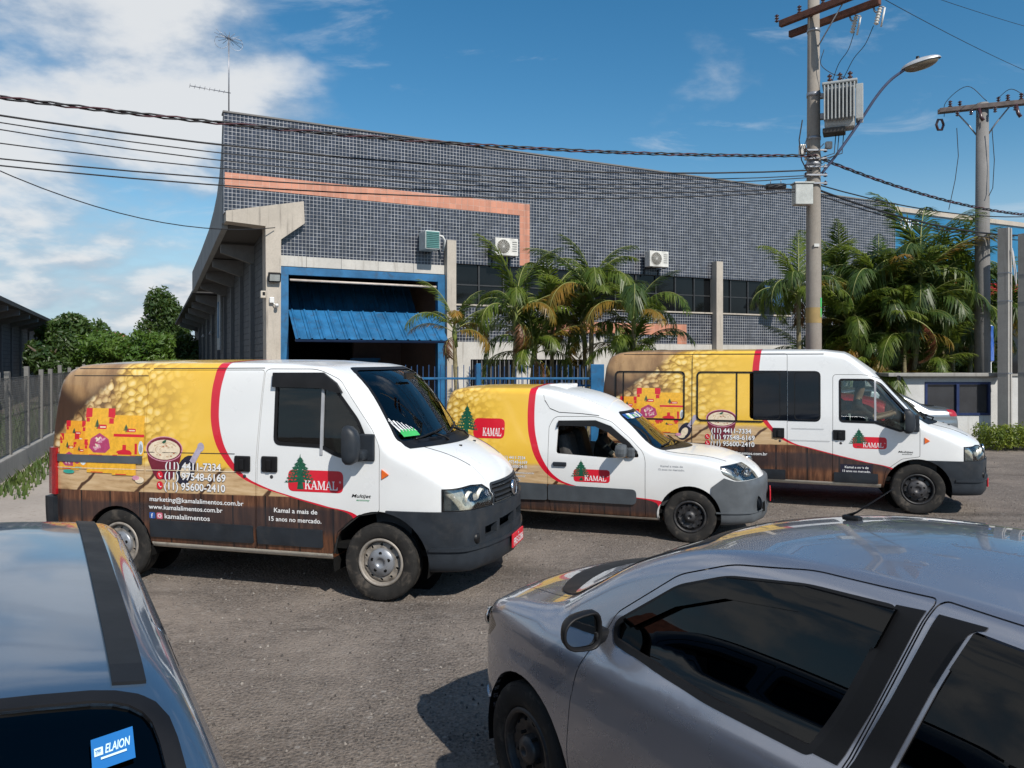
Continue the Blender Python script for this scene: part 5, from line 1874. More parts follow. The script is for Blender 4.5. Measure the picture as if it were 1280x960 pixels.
van3, L3, door3, slide3, wr3 = big_van(dict(
    name='delivery_van', label='tall long white van with dark side windows and a nut print, at right', rear=-4.46, top=2.265, wtop=1.92,
    pillar=[(-.66, 2.0), (-.577, 1.925), (-.30, 1.60), (-.02, 1.29)], wbot=1.295, fz=-.06, farch=.42, hoodH=[(.06, 1.235), (.12, 1.21), (.32, 1.135), (.5, 1.05), (.62, .985), (.70, .915), (.74, .84)], wb=3.40, door=DOOR3, dwin=DWIN3, slide=SLIDE3, swoosh=CUR3, roofk=.25,
    print=(.80, .02, .94, .04, 2.1), divider=-.535, mould=(.39, .535), mo_s=(-3.0, -1.72), mo_d=(-1.07, -.50), handle=((-1.0, 1.065), (-1.815, 1.07)), indicator=(.11, 1.02),
    windows_body=[], windows_slide=[W3(-2.22, -1.80, 1.262, 1.962)], windows_far=[W3(-2.22, -1.8, 1.262, 1.962), W3(-1.58, -1.25, 1.262, 1.962)],
    mirror=(-.19, 1.30), mirs=1.0, plate='EKV-8113', platez=.38, rims=(M_rubber, M_rim_black, M_rim_grey, M_dark), rarch=.36, door_glass=glassmat('clear_door_glass', (.80, .84, .83, 1), 0.0)))
ROUND3 = dict(body=((-1.60, -1.245, 1.255, 1.968, 'b'),))
# side windows: dark panes and black strips of the tall van
win_sl = link('side_window', L3.panel(-.002, .008, MB().prism(W3(-2.235, -1.70, 1.25, 1.975, [.002, .002, .002, .002]), -1.6, -.25), [MB().prism([(-2.6, 1.2), (-2.165, 1.2), (-2.165, 2.1), (-2.6, 2.1)], -1.6, -.25)]), pmat('side_pane_dark', (.006, .008, .012), .04, var=.1, spec=.35), slide3)
win_b = link('side_window', L3.panel(-.002, .008, MB().prism(W3(-1.69, -1.245, 1.245, 1.972, [.002, .08, .08, .002]), -1.6, -.25)), MATS['side_pane_dark'], van3)
link('window_seal', L3.panel(-.006, .0, MB().prism(W3(-1.60, -1.255, 1.262, 1.962, .06), -1.6, -.25), [MB().prism(W3(-1.588, -1.267, 1.274, 1.950, .055), -1.6, -.25)]), M_trim, win_b)
link('window_seal', L3.panel(-.006, .0, MB().prism(W3(-2.16, -1.79, 1.262, 1.962, .06), -1.6, -.25), [MB().prism(W3(-2.5, -1.802, 1.274, 1.950, .055), -1.6, -.25)]), M_trim, win_sl)
d3 = Decal(L3)
groceries(d3, -4.27, 1.02, 1.13, .68)
d3.poly([(-3.055, .33), (-3.047, .33), (-3.047, 2.26), (-3.055, 2.26)], M_seam)
d3.poly([(-4.30, 2.215), (-1.2, 2.215), (-1.2, 2.223), (-4.30, 2.223)], M_seam)
d3.poly([(-1.69, .97), (-1.12, .97), (-1.12, .976), (-1.69, .976)], PR['grey'])
d3.poly([(-1.64, 1.14), (-1.2, 1.14), (-1.2, 1.146), (-1.64, 1.146)], PR['grey'])
d3.build('printed_pouches', van3)
d3 = Decal(L3)
bowl_of_dip(d3, -2.62, 1.26, .44, .25)
spoon_print(d3, -3.06, 1.22, 1.2)
d3.build('printed_bowl', van3)
d3 = Decal(L3, base=.006)
phones(d3, -2.77, 1.045, .62, .098, small=False)
d3.build('printed_numbers', van3)
d3 = Decal(L3, base=.003)
phones(d3, -2.77, 1.045, .62, .098, big=False)
d3.build('printed_contact_lines', van3)
for a, b in ((-4.24, -3.16), (-2.985, -2.20)):
    o = link('window_frame', L3.panel(-.012, .0, MB().prism(W3(a, b + (.0 if a < -4 else .2), 1.215, 1.96, .07), -1.6, -.25), [MB().prism(W3(a + .022, b - .022 + (.0 if a < -4 else .5), 1.237, 1.938, .06), -1.6, -.25)]), M_trim, van3 if a < -4 else slide3)
link('window_frame', L3.panel(-.010, .0, MB().prism([(-2.412, 1.23), (-2.392, 1.23), (-2.392, 1.95), (-2.412, 1.95)], -1.6, -.25)), M_trim, slide3)
link('window_frame', L3.panel(-.010, .0, MB().prism([(-4.115, 1.23), (-4.098, 1.23), (-4.098, 1.95), (-4.115, 1.95)], -1.6, -.25)), M_trim, van3)
e3 = Decal(L3)
brand_badge(e3, -.825, .885, .435, .165, -.745)
e3.build('printed_badge', door3)
e3 = Decal(L3)
e3.poly([(-.985, .525), (-.585, .525), (-.585, .655), (-.985, .655)], M_navy)
e3.text('Kamal a mais de', -.93, .60, .045, M_pw, .014, width=.31)
e3.text('15 anos no mercado.', -.965, .545, .045, M_pw, .014, width=.37)
e3.build('printed_slogan', door3)
e3 = Decal(L3)
e3.text('Multijet', -.25, .845, .036, M_trim, .02, .25, width=.19)
e3.text('economy', -.20, .82, .022, M_trim, .015, .25, width=.13)
e3.build('model_lettering', door3)
place_vehicle(van3, -20, 5.6, 10.6, -.95)
# ---------------------------------------------------------------- small van with a car nose (middle of the row)
def small_van():
    root = thing('delivery_van', 'small white van with car nose and nut print, between the two larger vans', 'van', group='printed delivery vans')
    xr = -3.12
    xs = [xr + .01, xr + .03, xr + .07, xr + .12, xr + .2] + frange(xr + .34, -1.5, .2) + frange(-1.5, .5, .06) + [.5, .55, .59, .63, .65]
    H = table([(xr, 1.2), (xr + .03, 1.62), (xr + .1, 1.735), (xr + .25, 1.765), (-2.5, 1.775), (-1.95, 1.775), (-1.75, 1.755), (-1.45, 1.69), (-1.2, 1.60), (-1.0, 1.49), (-.81, 1.345), (-.55, 1.125), (-.40, 1.045), (-.25, 1.015), (.1, .975), (.35, .915), (.52, .835), (.60, .77), (.65, .70)])
    W = table([(xr, .77), (xr + .3, .815), (-.5, .825), (.1, .815), (.35, .785), (.55, .725), (.65, .66)])
    bow = table([(xr, -.04), (xr + .4, 0), (-1.9, 0), (-1.2, .10), (-.5, .17), (.3, .18), (.65, .17)])
    sd = table([(.2, .95), (.4, .985), (.7, 1.0), (.95, .99), (1.15, .955), (1.45, .895), (1.8, .84)])
    zb = table([(xr, .33), (-2, .245), (.3, .235), (.65, .26)])
    r = table([(xr, .08), (-1.9, .085), (-1.3, .13), (-.9, .11), (-.4, .07), (.65, .07)])
    cr = table([(xr, .02), (-1.9, .03), (-1.2, .05), (-.5, .03), (.1, .05), (.65, .03)])
    L = Loft(xs, W, H, zb, r, cr, lambda z, x: sd(z), bow, nose=.03, tail=.01)
    cur = [(.2, -.37, -.36), (.43, -.366, -.34), (.455, -.40, -.30), (.50, -.68, -.60), (.56, -1.1, -1.0), (.62, -1.50, -1.42), (.69, -1.66, -1.585), (.85, -1.82, -1.735), (1.14, -1.945, -1.855), (1.4, -1.985, -1.895), (1.8, -1.965, -1.88)]
    WR = wrapmat('small_van_foil', cur, 1.1, .66, 1.06, .24, 1.8)
    wb = -2.55
    arch_f, arch_r = arch_cyl([0], .355, .31, .46), arch_cyl([wb], .345, .31, .46)
    lamp = roundpoly([(.33, .905), (.37, .81), (.50, .74), (.80, .735), (.80, .84), (.56, .915)], .03)
    bump = MB().prism([(.20, .1), (1.3, .1), (1.3, .735), (.50, .735), (.385, .77), (.25, .665)], -1.4, 1.4)
    ws = roundpoly([(-.66, 1.075), (.66, 1.075), (.52, 1.47), (-.52, 1.47)], [.05, .05, .08, .08])
    wsp = MB().prism(ws, -1.6, 1.0, 'x')
    dwin = roundpoly([(-1.585, 1.375), (-1.12, 1.392), (-.95, 1.33), (-.72, 1.15), (-.60, 1.03), (-.585, .975), (-.95, .955), (-1.60, .985)], [.07, .06, .04, .04, .03, .03, .02, .03])
    door = roundpoly([(-1.70, 1.30), (-1.64, 1.43), (-1.12, 1.44), (-.93, 1.385), (-.70, 1.195), (-.545, 1.04), (-.515, .95), (-.515, .27), (-1.67, .27), (-1.70, .6)], [.02, .10, .06, .04, .04, .05, .05, .02, .03, 0])
    lampn, lampf = MB().prism(lamp, -1.4, -.36), MB().prism(lamp, .36, 1.4)
    gr = MB().prism([(-.34, .735), (.34, .735), (.33, .84), (-.33, .84)], .4, 1.3, 'x')
    hood2 = [(-.32, -.64), (.42, -.58), (.62, -.40), (1.2, -.36), (1.2, .36), (.62, .40), (.42, .58), (-.32, .64), (-.20, .35), (-.165, 0), (-.20, -.35)]
    hood = MB().prism(hood2, .84, 1.3, 'z')
    holes = MB().prism(offpoly(door, .006), -1.4, -.2).prism(dwin, .2, 1.4)
    body = L.panel(0, .025, None, [wsp, holes, bump, lampn, lampf, hood, arch_f, arch_r])
    link('body', body, WR, root)
    do = link('door', L.panel(0, .025, MB().prism(door, -1.4, -.2), [MB().prism(dwin, -1.4, -.2)]), WR, root)
    link('bonnet', L.panel(0, .025, MB().prism(offpoly(hood2, -.004), .84, 1.3, 'z'), [lampn, lampf, gr]), WR, root)
    for s in (-1, 1):
        pts = [(-.30 + .70 * k / 10, s * (.64 - .06 * k / 10)) for k in range(11)]
        MB().tube([(x_, y_, L_z(L, x_, y_) + .0005) for x_, y_ in pts], .004, 6).build('bonnet_gap', M_seam, root)
    link('windscreen', L.panel(.003, .008, wsp), M_glass, root)
    link('windscreen_seal', L.panel(-.003, .012, MB().prism(offpoly(ws, .022), -1.6, 1.0, 'x'), [wsp]), M_trim, root)
    link('cowl', L.panel(-.003, .01, MB().prism([(-.40, -.60), (-.34, -.60), (-.20, -.3), (-.155, 0), (-.20, .3), (-.34, .60), (-.40, .60), (-.25, .3), (-.205, 0), (-.25, -.3)], .9, 1.4, 'z'), [wsp]), M_trim, root)
    gm = MATS['clear_door_glass']
    link('window_glass', L.panel(.005, .009, MB().prism([(-.80, 1.3), (-.80, .9), (-.5, .9), (-.5, 1.3)], -1.4, -.2), []), gm, do) if False else None
    link('window_frame', L.panel(-.003, .016, MB().prism(offpoly(dwin, .006), -1.4, -.2), [MB().prism(offpoly(dwin, -.02), -1.4, -.2)]), M_trim, do)
    link('wind_deflector', L.panel(-.03, -.003, MB().prism([(-1.60, 1.30), (-1.58, 1.385), (-1.12, 1.40), (-.93, 1.335), (-.70, 1.15), (-.60, 1.04), (-.64, 1.03), (-.96, 1.26), (-1.12, 1.325), (-1.55, 1.325)], -1.4, -.2)), M_trim, do)
    bo = link('bumper', L.panel(-.016, .025, bump, [arch_f]), pmat('bumper_mid_grey', (.085, .095, .105), .5, var=.12, bump=.05, bs=300), root)
    tag(bo, 'mid grey plastic front bumper')
    bm_ = MATS['bumper_mid_grey']
    for s in (-1, 1):
        xx = L_x(L, s * .50, .46)
        MB().lathe([(.001, -.02), (.05, -.018), (.062, .005), (.075, .012), (.085, 0)], 20, Matrix.Translation((xx + .014, s * .52, .46)) @ Matrix.Rotation(R(90) - s * R(-24), 4, 'Z') @ Matrix.Rotation(R(90), 4, 'X') if False else Matrix.Translation((xx + .012, s * .52, .46)) @ Matrix.Rotation(s * R(-28) * -1 * -1, 4, 'Z') @ Matrix.Rotation(R(90), 4, 'Y')).build('fog_recess', M_plastic, bo, recalc=False)
    MB().box((.80, 0, .40), (.07, .8, .10)).build('air_intake', M_dark, bo)
    link('bumper_crease', L.panel(-.028, .0, MB().prism([(.30, .36), (1.3, .36), (1.3, .375), (.30, .375)], -1.4, 1.4)), bm_, bo)
    pl = MB().bbox((.895, 0, .50), (.014, .40, .13), .006).build('number_plate', M_plate, bo)
    v, f = text_mesh('FSL-2207', .092, .02, align='CENTER')
    w = max(p[0] for p in v) - min(p[0] for p in v)
    MB().add([(.903, p[0] * .35 / w, .455 + p[1]) for p in v], f).build('plate_lettering', M_pw, pl, recalc=False)
    for hp, s in ((lampn, -1), (lampf, 1)):
        ln = link('headlight', L.panel(0, .005, hp, [bump]), M_lens, root)
        link('lamp_housing', L.panel(.035, .06, MB().prism(offpoly(lamp, -.004), *((-1.4, -.38) if s < 0 else (.38, 1.4)))), pmat('lamp_inner_bright', (.62, .64, .66), .25, metal=.5, var=.3, vs_=18), ln)
        rf = MB()
        for xx, yy, rr_ in ((.47, .685, .05), (.60, .56, .055)):
            rf.lathe([(.012, -.03), (rr_, .008), (rr_ + .004, -.012)], 18, Matrix.Translation((xx + .04, s * yy, .825)) @ Matrix.Rotation(-s * R(-40) * -1, 4, 'Z') @ Matrix.Rotation(R(90), 4, 'Y'))
        rf.build('reflector', M_chrome, ln, recalc=False)
    go = link('grille', L.panel(.012, .03, gr, [bump]), M_dark, root)
    link('side_moulding', L.panel(-.022, 0, MB().prism(roundpoly([(-1.695, .415), (-.615, .415), (-.615, .595), (-1.695, .605)], [.02, .06, .06, .02]), -1.4, -.2)), pmat('moulding_grey', (.06, .07, .08), .5), do)
    link('side_moulding', L.panel(-.022, 0, MB().prism(roundpoly([(-2.2, .40), (-1.71, .412), (-1.71, .607), (-2.2, .615)], .02), -1.4, -.2), [arch_r]), MATS['moulding_grey'], root)
    link('sill', L.panel(-.004, .02, MB().prism([(wb + .36, .2), (-.365, .2), (-.365, .262), (wb + .36, .262)], -1.4, -.2)), M_sill, root)
    y = L.hit(-1.55, .86, -1)
    MB().bbox((-1.55, y - .012, .86), (.17, .03, .05), .012).build('door_handle', M_plastic, do)
    # mirror
    mb = MB()
    y = L.hit(-.72, 1.0, -1)
    mb.bbox((-.78, y - .11, 1.06), (.13, .22, .15), .05)
    mb.bbox((-.68, y - .02, 1.03), (.10, .06, .12), .03)
    mb.build('door_mirror', bm_, do)
    MB().bbox((-.72, -y + .11, 1.06), (.13, .22, .15), .05).build('door_mirror', bm_, root)
    # roof spoiler cap over the cab
    link('roof_cap', L.panel(-.012, .0, MB().prism([(-1.80, 1.55), (-1.62, 1.50), (-1.0, 1.51), (-1.0, 1.8), (-1.95, 1.86)], -.62, .62)), WR, root)
    MB().bbox((-1.72, .05, L_z(L, -1.72, 0) + .005), (.26, .56, .045), .02).build('roof_vent', M_pw, root)
    for (ya, yb) in ((-.52, .02), (.0, .50)):
        pts = [(L_x(L, ya + (yb - ya) * i / 6, 1.09 + .03 * i / 6) + .014, ya + (yb - ya) * i / 6, 1.09 + .03 * i / 6) for i in range(7)]
        MB().tube(pts, .009, 6).build('wiper', M_wiper, root)
    for x_, rr_ in ((0, .355), (wb, .345)):
        for s in (-1, 1):
            well_liner(root, x_, rr_, .31, .80, .44, s)
            wheel(root, x_, s * .715, .303, .17, s, 'steel', (M_rubber, M_rim_black, M_cap_dark, M_dark))
    MB().box((xr / 2 + .1, 0, .34), (abs(xr) - .2, 1.5, .04)).build('floor_pan', M_dark, root)
    MB().prism([(-.25, .55), (-.22, .92), (-.42, 1.0), (-.70, .97), (-.74, .80), (-.6, .4), (-.25, .4)], -.70, .70).build('dashboard', M_cabin, root)
    for y in (-.36, .36):
        seat(root, -1.22, y, .42, .46)
    steering(root, -.86, .36, .90, 62)
    MB().box((-1.75, 0, .85), (.03, 1.45, 1.0)).build('partition', M_dark, root)
    # print
    d = Decal(L)
    brand_badge(d, -2.70, 1.14, .42, .25, -2.80, .8)
    d.build('printed_badge', root)
    d = Decal(L)
    phones(d, -2.30, .895, .33, .055, True, True)
    d.build('printed_numbers', root)
    e = Decal(L)
    brand_badge(e, -1.377, .655, .445, .155, -1.285)
    e.build('printed_badge', do)
    e = Decal(L)
    e.text('Kamal a mais de', -.335, .875, .034, PR['grey'], .014, width=.26)
    e.text('15 anos no mercado.', -.365, .835, .034, PR['grey'], .014, width=.31)
    e.build('printed_slogan', root)
    seam_backing(L, [door], root, 'y', (-1.4, -.2))
    seam_backing(L, [hood2], root, 'z', (.84, 1.3))
    e = Decal(L)
    ln_ = [(-1.80, 1.74), (-1.77, 1.63), (-1.70, 1.53), (-1.58, 1.485), (-1.3, 1.475), (-1.08, 1.455)]
    for (xa, za), (xb, zb_) in zip(ln_, ln_[1:]):
        e.poly([(xa - .003, za - .004), (xb, zb_ - .004), (xb, zb_ + .004), (xa + .003, za + .004)], M_seam)
    e.build('roof_seam', root)
    place_vehicle(root, -18, 2.065, 8.93, -.80)
    return root, L


van2, L2 = small_van()
# sun strip sticker on the small van's windscreen, sticker on the first van's windscreen
def screen_print(L, root, name, polys, off=.006):
    mb = MB()
    mats = []
    o = off
    for pts, m in polys:
        if m not in mats:
            mats.append(m)
        t = tessellate_polygon([[Vector((p[0], p[1], 0)) for p in pts]])
        mb.add([(L_x(L, p[0], p[1]) + o, p[0], p[1]) for p in pts], [tuple(q) for q in t], mats.index(m))
        o += .0006
    return mb.build(name, mats, root, recalc=False)


M_blue_st = pmat('sticker_blue', (.02, .08, .28), .4)
bar = lambda y0, y1, z0, z1, lean=0.0: [(y0, z0), (y1, z0), (y1 + lean, z1), (y0 + lean, z1)]
screen_print(L2, van2, 'sun_strip', [(bar(-.50 + .1 * k, -.40 + .1 * k, 1.405, 1.462), M_blue_st if k not in (1, 4, 7) else M_pw) for k in range(10)] +
             [(bar(-.44 + .05 * k, -.41 + .05 * k, 1.415, 1.448, .01), M_pw if k % 3 else M_grn_st) for k in range(8)])
screen_print(L1, van1, 'price_sticker', [(bar(-.735 + .010 * k, -.732 + .010 * k + .008, 1.475, 1.585 - .004 * k + .02 * math.sin(k * 1.7), -.05), M_pw if k % 4 != 3 else M_navy) for k in range(22)] +
             [(bar(-.735 + .019 * k, -.713 + .019 * k, 1.435, 1.480 + .02 * (k % 2), -.015), M_grn_st) for k in range(11)])
van_driver('person', 'driver in dark shirt at the wheel of the small middle van', van2.matrix_basis.copy(), -1.20, .36, .44, pmat('dark_shirt', (.02, .02, .022), .9), pmat('skin', (.34, .19, .12), .55), pmat('hair_dark', (.012, .009, .008), .7))
van_driver('person', 'driver in dark shirt at the wheel of the tall rear van', van3.matrix_basis.copy(), -.60, .45, .82, MATS['dark_shirt'], MATS['skin'], MATS['hair_dark'])
# ---------------------------------------------------------------- passenger cars
def paint(name, col, metal=.75, rough=.32, flake=.10, coatr=.0):
    m, q, b = mat_new(name)
    oc = q.n('TexCoord').outputs['Object']
    nz = q.noise(oc, 900.0, 1.0)
    dust = q.noise(oc, 3.0, 6.0, .65)
    c = q.mix(q.m('MULTIPLY', nz, flake), col, tuple(min(1, v * 1.6) for v in col))
    c = q.mix(q.m('MULTIPLY', q.mr(dust, .45, .75), .10), c, (.30, .28, .26))
    q.put(b.inputs['Base Color'], c)
    b.inputs['Metallic'].default_value = metal
    q.put(b.inputs['Roughness'], q.mr(dust, .3, .7, rough * .9, rough * 1.15))
    b.inputs['Coat Weight'].default_value = 1.0
    q.put(b.inputs['Coat Roughness'], q.mr(dust, .4, .75, .015 + coatr, .07 + coatr))
    bn = q.n('Bump', {'Strength': .008, 'Distance': .05, 'Height': q.noise(oc, 2.0, 2.0)})
    q.put(b.inputs['Normal'], bn.outputs[0])
    return m


def car(c):
    """passenger car body; s = side that faces the camera (+1 left, -1 right)"""
    root = thing('parked_car', c['label'], 'car')
    s = c['near']
    xr, xf = c['rear'], c['front']
    xs = [xr + .01, xr + .03, xr + .06, xr + .10, xr + .16] + frange(xr + .24, xf - .18, c.get('step', .055)) + [xf - .18, xf - .13, xf - .08, xf - .04, xf - .015, xf]
    wm = c['W']
    W = table([(xr, wm * .86), (xr + .15, wm * .94), (xr + .5, wm * .99), (-1.2, wm), (-.2, wm), (.15, wm * .985), (.38, wm * .94), (.52, wm * .86), (xf, wm * .72)])
    bow = table([(xr, -.10), (xr + .4, -.06), (xr + .9, 0), (-1.5, 0.0), (-.9, .10), (-.2, .16), (.3, .17), (xf, .18)])
    H = table(c['H'])
    zb = table([(xr, .36), (xr + .5, .22), (.3, .20), (xf, .24)])
    r = table([(xr, .10), (-1.8, .09), (-.8, .08), (-.1, .07), (xf, .08)])
    cr = table([(xr, .02), (xr + .8, .05), (-1.6, .055), (-.8, .04), (0, .05), (xf, .03)])
    sd = table(c['side'])
    L = Loft(xs, W, H, zb, r, cr, lambda z, x: sd(z), bow, nose=.025, tail=.01)
    P = c['paint']
    wb = c['wb']
    arches = arch_cyl([0, wb], c.get('arch', .36), .30, .42)
    Y = (.12, 1.4) if s > 0 else (-1.4, -.12)
    YF = (-1.4, -.12) if s > 0 else (.12, 1.4)
    wins = c['wins']
    ws = roundpoly(c['screen'], [.05, .05, .09, .09])
    wsp = MB().prism(ws, -1.4, .6, 'x')
    cuts = [wsp]
    side = MB()
    for w in wins:
        side.prism(w, *YF)
    for dpl in c['doors']:
        side.prism(offpoly(dpl, .005), *Y)
    for w in c.get('bodywins', []):
        side.prism(w, *Y)
    cuts.append(side)
    rg = c.get('rear_glass')
    if rg:
        rgp = MB().prism(roundpoly(rg, .06), xr - .3, c.get('rgx', -2.0), 'x') if not c.get('plan') else MB().prism(roundpoly(rg, [.10, .10, .04, .04]), .9, 1.7, 'z')
        cuts.append(rgp)
    hood2 = c['hood']
    cuts.append(MB().prism(hood2, c.get('hoodz', .80), 1.4, 'z'))
    lamp = c['lamp']
    ln, lf = MB().prism(lamp, .33, 1.4), MB().prism(lamp, -1.4, -.33)
    cuts += [ln, lf, arches]
    if c.get('simple'):
        cuts = [wsp, side] + ([rgp] if rg else []) + [arches]
    link('body', L.panel(0, .022, None, cuts), P, root)
    if not c.get('simple'):
        link('bonnet', L.panel(0, .022, MB().prism(offpoly(hood2, -.005), c.get('hoodz', .80), 1.4, 'z'), [ln, lf]), P, root)
    link('windscreen', L.panel(.003, .008, wsp), M_glass_dark, root)
    link('windscreen_seal', L.panel(-.002, .01, MB().prism(offpoly(ws, .018), -1.4, .6, 'x'), [wsp]), M_trim, root)
    for i, dpl in enumerate(c['doors']):
        inside = [w for w in wins if min(p[0] for p in dpl) - .02 < sum(p[0] for p in w) / len(w) < max(p[0] for p in dpl) + .02]
        w = inside[0]
        do = link('door', L.panel(0, .022, MB().prism(dpl, *Y), [MB().prism(w, *Y), arches]), P, root)
        link('window_glass', L.panel(.006, .010, MB().prism(w, *Y)), M_glass_dark, do)
        link('window_seal', L.panel(-.004, .012, MB().prism(offpoly(w, .012), *Y), [MB().prism(offpoly(w, -.012), *Y)]), M_trim, do)
        for pl in c.get('pillars', {}).get(i, []):
            link('pillar_trim', L.panel(-.0025, .004, MB().prism(pl, *Y), [MB().prism(offpoly(w, .012), *Y)]), pmat('pillar_black', (.008, .008, .009), .5, var=.1, spec=.25), do)
        for pl in c.get('visors', {}).get(i, []):
            link('wind_deflector', L.panel(-.022, -.004, MB().prism(pl, *Y)), glassmat('smoked_deflector', (.03, .03, .035, 1), .0, gain=.7), do)
        hx, hz = c['handles'][i]
        y = L.hit(hx, hz, s)
        if not c.get('nohandle'):
            MB().bbox((hx, y + s * .018, hz), (.19, .028, .035), .012).build('door_handle', P, do)
        if i == 0 and c.get('mirror'):
            mx, mz = c['mirror']
            y = L.hit(mx, mz - .03, s)
            mir(do, mx, y, mz, s, P)
    if not c.get('simple'):
        seam_backing(L, c['doors'], root, 'y', Y)
        seam_backing(L, [hood2], root, 'z', (c.get('hoodz', .80), 1.4))
    for w in wins:
        link('window_glass', L.panel(.006, .010, MB().prism(w, *YF)), M_glass_dark, root)
    for w in c.get('bodywins', []):
        link('window_glass', L.panel(.004, .009, MB().prism(w, *Y)), M_glass_dark, root)
    if c.get('mirror'):
        mir(root, c['mirror'][0], L.hit(c['mirror'][0], c['mirror'][1] - .03, -s), c['mirror'][1], -s, P)
    if rg:
        link('rear_window', L.panel(.003, .008, rgp), M_glass_dark, root)
        link('rear_window_seal', L.panel(-.003, .010, MB().prism(offpoly(roundpoly(rg, .06), .03), xr - .3, c.get('rgx', -2.0), 'x') if not c.get('plan') else MB().prism(offpoly(roundpoly(rg, [.10, .10, .04, .04]), .035), .9, 1.7, 'z'), [rgp]), M_trim, root)
    for q, yy in (() if c.get('simple') else ((ln, (.35, 1.4)), (lf, (-1.4, -.35)))):
        lo = link('headlight', L.panel(0, .005, q), M_lens, root)
        link('lamp_housing', L.panel(.03, .05, MB().prism(offpoly(lamp, -.004), *yy)), c.get('lampmat') or pmat('lamp_inner_dark', (.10, .09, .08), .25, metal=.4, var=.5, vs_=16), lo)
        rf = MB()
        sg = 1 if yy[0] > 0 else -1
        lc = (sum(p[0] for p in lamp) / len(lamp), sum(p[1] for p in lamp) / len(lamp))
        rf.lathe([(.01, -.02), (.045, .006), (.05, -.012)], 16, Matrix.Translation((lc[0] + .05, sg * (wm * .80), lc[1] + .01)) @ Matrix.Rotation(sg * R(30), 4, 'Z') @ Matrix.Rotation(R(90), 4, 'Y'))
        rf.build('reflector', M_chrome, lo, recalc=False)
    for x_ in (0, wb):
        for sg in (-1, 1):
            well_liner(root, x_, c.get('arch', .36), .30, wm - .03, .42, sg)
            wheel(root, x_, sg * (wm - .105), c.get('tyre', .305), .185, sg, 'steel', c['rims'])
    # plastic lower bumper lip and grille
    if not c.get('simple'):
        link('bumper', L.panel(-.010, .02, MB().prism([(.33, .1), (1.4, .1), (1.4, .40), (.40, .40)], -1.3, 1.3), [arches]), c.get('bumper', P), root)
    if not c.get('simple'):
        link('grille', L.panel(-.004, .01, MB().prism(roundpoly([(-.42, .42), (.42, .42), (.36, .60), (-.36, .60)], .04), .2, 1.4, 'x')), M_trim, root)
    MB().box((xr / 2 + .1, 0, .33), (abs(xr) - .4, wm * 1.6, .04)).build('floor_pan', M_dark, root)
    MB().prism([(-.15, .50), (-.18, .86), (-.38, .94), (-.66, .92), (-.70, .76), (-.55, .38)], -wm * .8, wm * .8).build('dashboard', M_cabin, root)
    for yy in (-.36, .36):
        seat(root, -1.25, yy, .38, .46)
    MB().bbox((-2.25, 0, .55), (.5, 1.15, .16), .05).build('rear_seat', M_seat, root)
    steering(root, -.85, .36, .86, 62)
    return root, L


def mir(parent, x, y, z, s, P):
    """teardrop door mirror with the glass facing backwards"""
    rings = []
    for t, k in ((.020, .80), (.004, .86), (0, .95), (.012, 1.0), (.05, .97), (.085, .8), (.105, .5), (.112, .15)):
        rings.append([(x + t, y + s * (.135 + .098 * k * math.copysign(abs(math.cos(a)) ** .6, math.cos(a)) - t * .3), z + .075 * k * math.copysign(abs(math.sin(a)) ** .75, math.sin(a)) * (1 + .25 * math.cos(a) * -1)) for a in (2 * math.pi * j / 24 for j in range(24))])
    mb = MB()
    mb.add([p for q in rings for p in q], [(i * 24 + j, i * 24 + (j + 1) % 24, (i + 1) * 24 + (j + 1) % 24, (i + 1) * 24 + j) for i in range(7) for j in range(24)], 0, True)
    mb.add(rings[-1], [tuple(range(24))])
    o = mb.build('door_mirror', pmat('mirror_shell', (.008, .008, .009), .5, var=.1, spec=.25), parent)
    MB().add([(p[0] + .003, p[1], p[2]) for p in rings[0]], [tuple(range(24))]).build('mirror_glass', pmat('mirror_glass_dim', (.30, .32, .35), .04, metal=1.0, var=.05), o, recalc=False)
    MB().bbox((x + .07, y + s * .02, z - .035), (.12, .09, .05), .02).build('bracket', M_trim, o)
    return o


SILVER = paint('silver_grey_paint', (.335, .345, .395), .70, .27)
FW = roundpoly([(-.585, .99), (-.57, 1.055), (-.86, 1.262), (-1.08, 1.345), (-1.40, 1.392), (-1.705, 1.402), (-1.60, 1.10), (-1.525, .955), (-1.1, .952)], [.03, .03, .04, .05, .05, .03, .1, .02, .05])
RW = roundpoly([(-1.765, .965), (-1.86, 1.25), (-1.925, 1.402), (-2.25, 1.378), (-2.50, 1.29), (-2.62, 1.16), (-2.50, .99)], [.02, .1, .03, .05, .06, .05, .04])
FD = roundpoly([(-.50, .97), (-.56, 1.09), (-.85, 1.305), (-1.08, 1.39), (-1.40, 1.438), (-1.80, 1.447), (-1.70, 1.15), (-1.625, .93), (-1.60, .28), (-.37, .28), (-.36, .45), (-.40, .78)], [.03, .03, .04, .05, .05, .02, .1, .05, .05, .03, .03, .05])
RD = roundpoly([(-1.640, .93), (-1.715, 1.15), (-1.812, 1.447), (-2.25, 1.425), (-2.55, 1.32), (-2.70, 1.15), (-2.62, .92), (-2.32, .70), (-2.15, .45), (-2.10, .28), (-1.615, .28)], [.05, .1, .02, .05, .06, .05, .05, .05, .03, .03, .05])
SIDE = [(.15, .93), (.35, .98), (.55, 1.0), (.68, 1.0), (.76, .985), (.84, .985), (.92, .955), (.97, .91), (1.05, .878), (1.4, .748), (1.55, .69)]
HATCH_H = [(-3.12, .80), (-3.08, .98), (-2.98, 1.10), (-2.80, 1.27), (-2.62, 1.37), (-2.3, 1.432), (-1.9, 1.462), (-1.6, 1.468), (-1.28, 1.455), (-.94, 1.40), (-.63, 1.285), (-.30, 1.085), (-.14, 1.005), (-.05, .985), (.2, .945), (.42, .875), (.54, .79), (.61, .70), (.64, .62)]
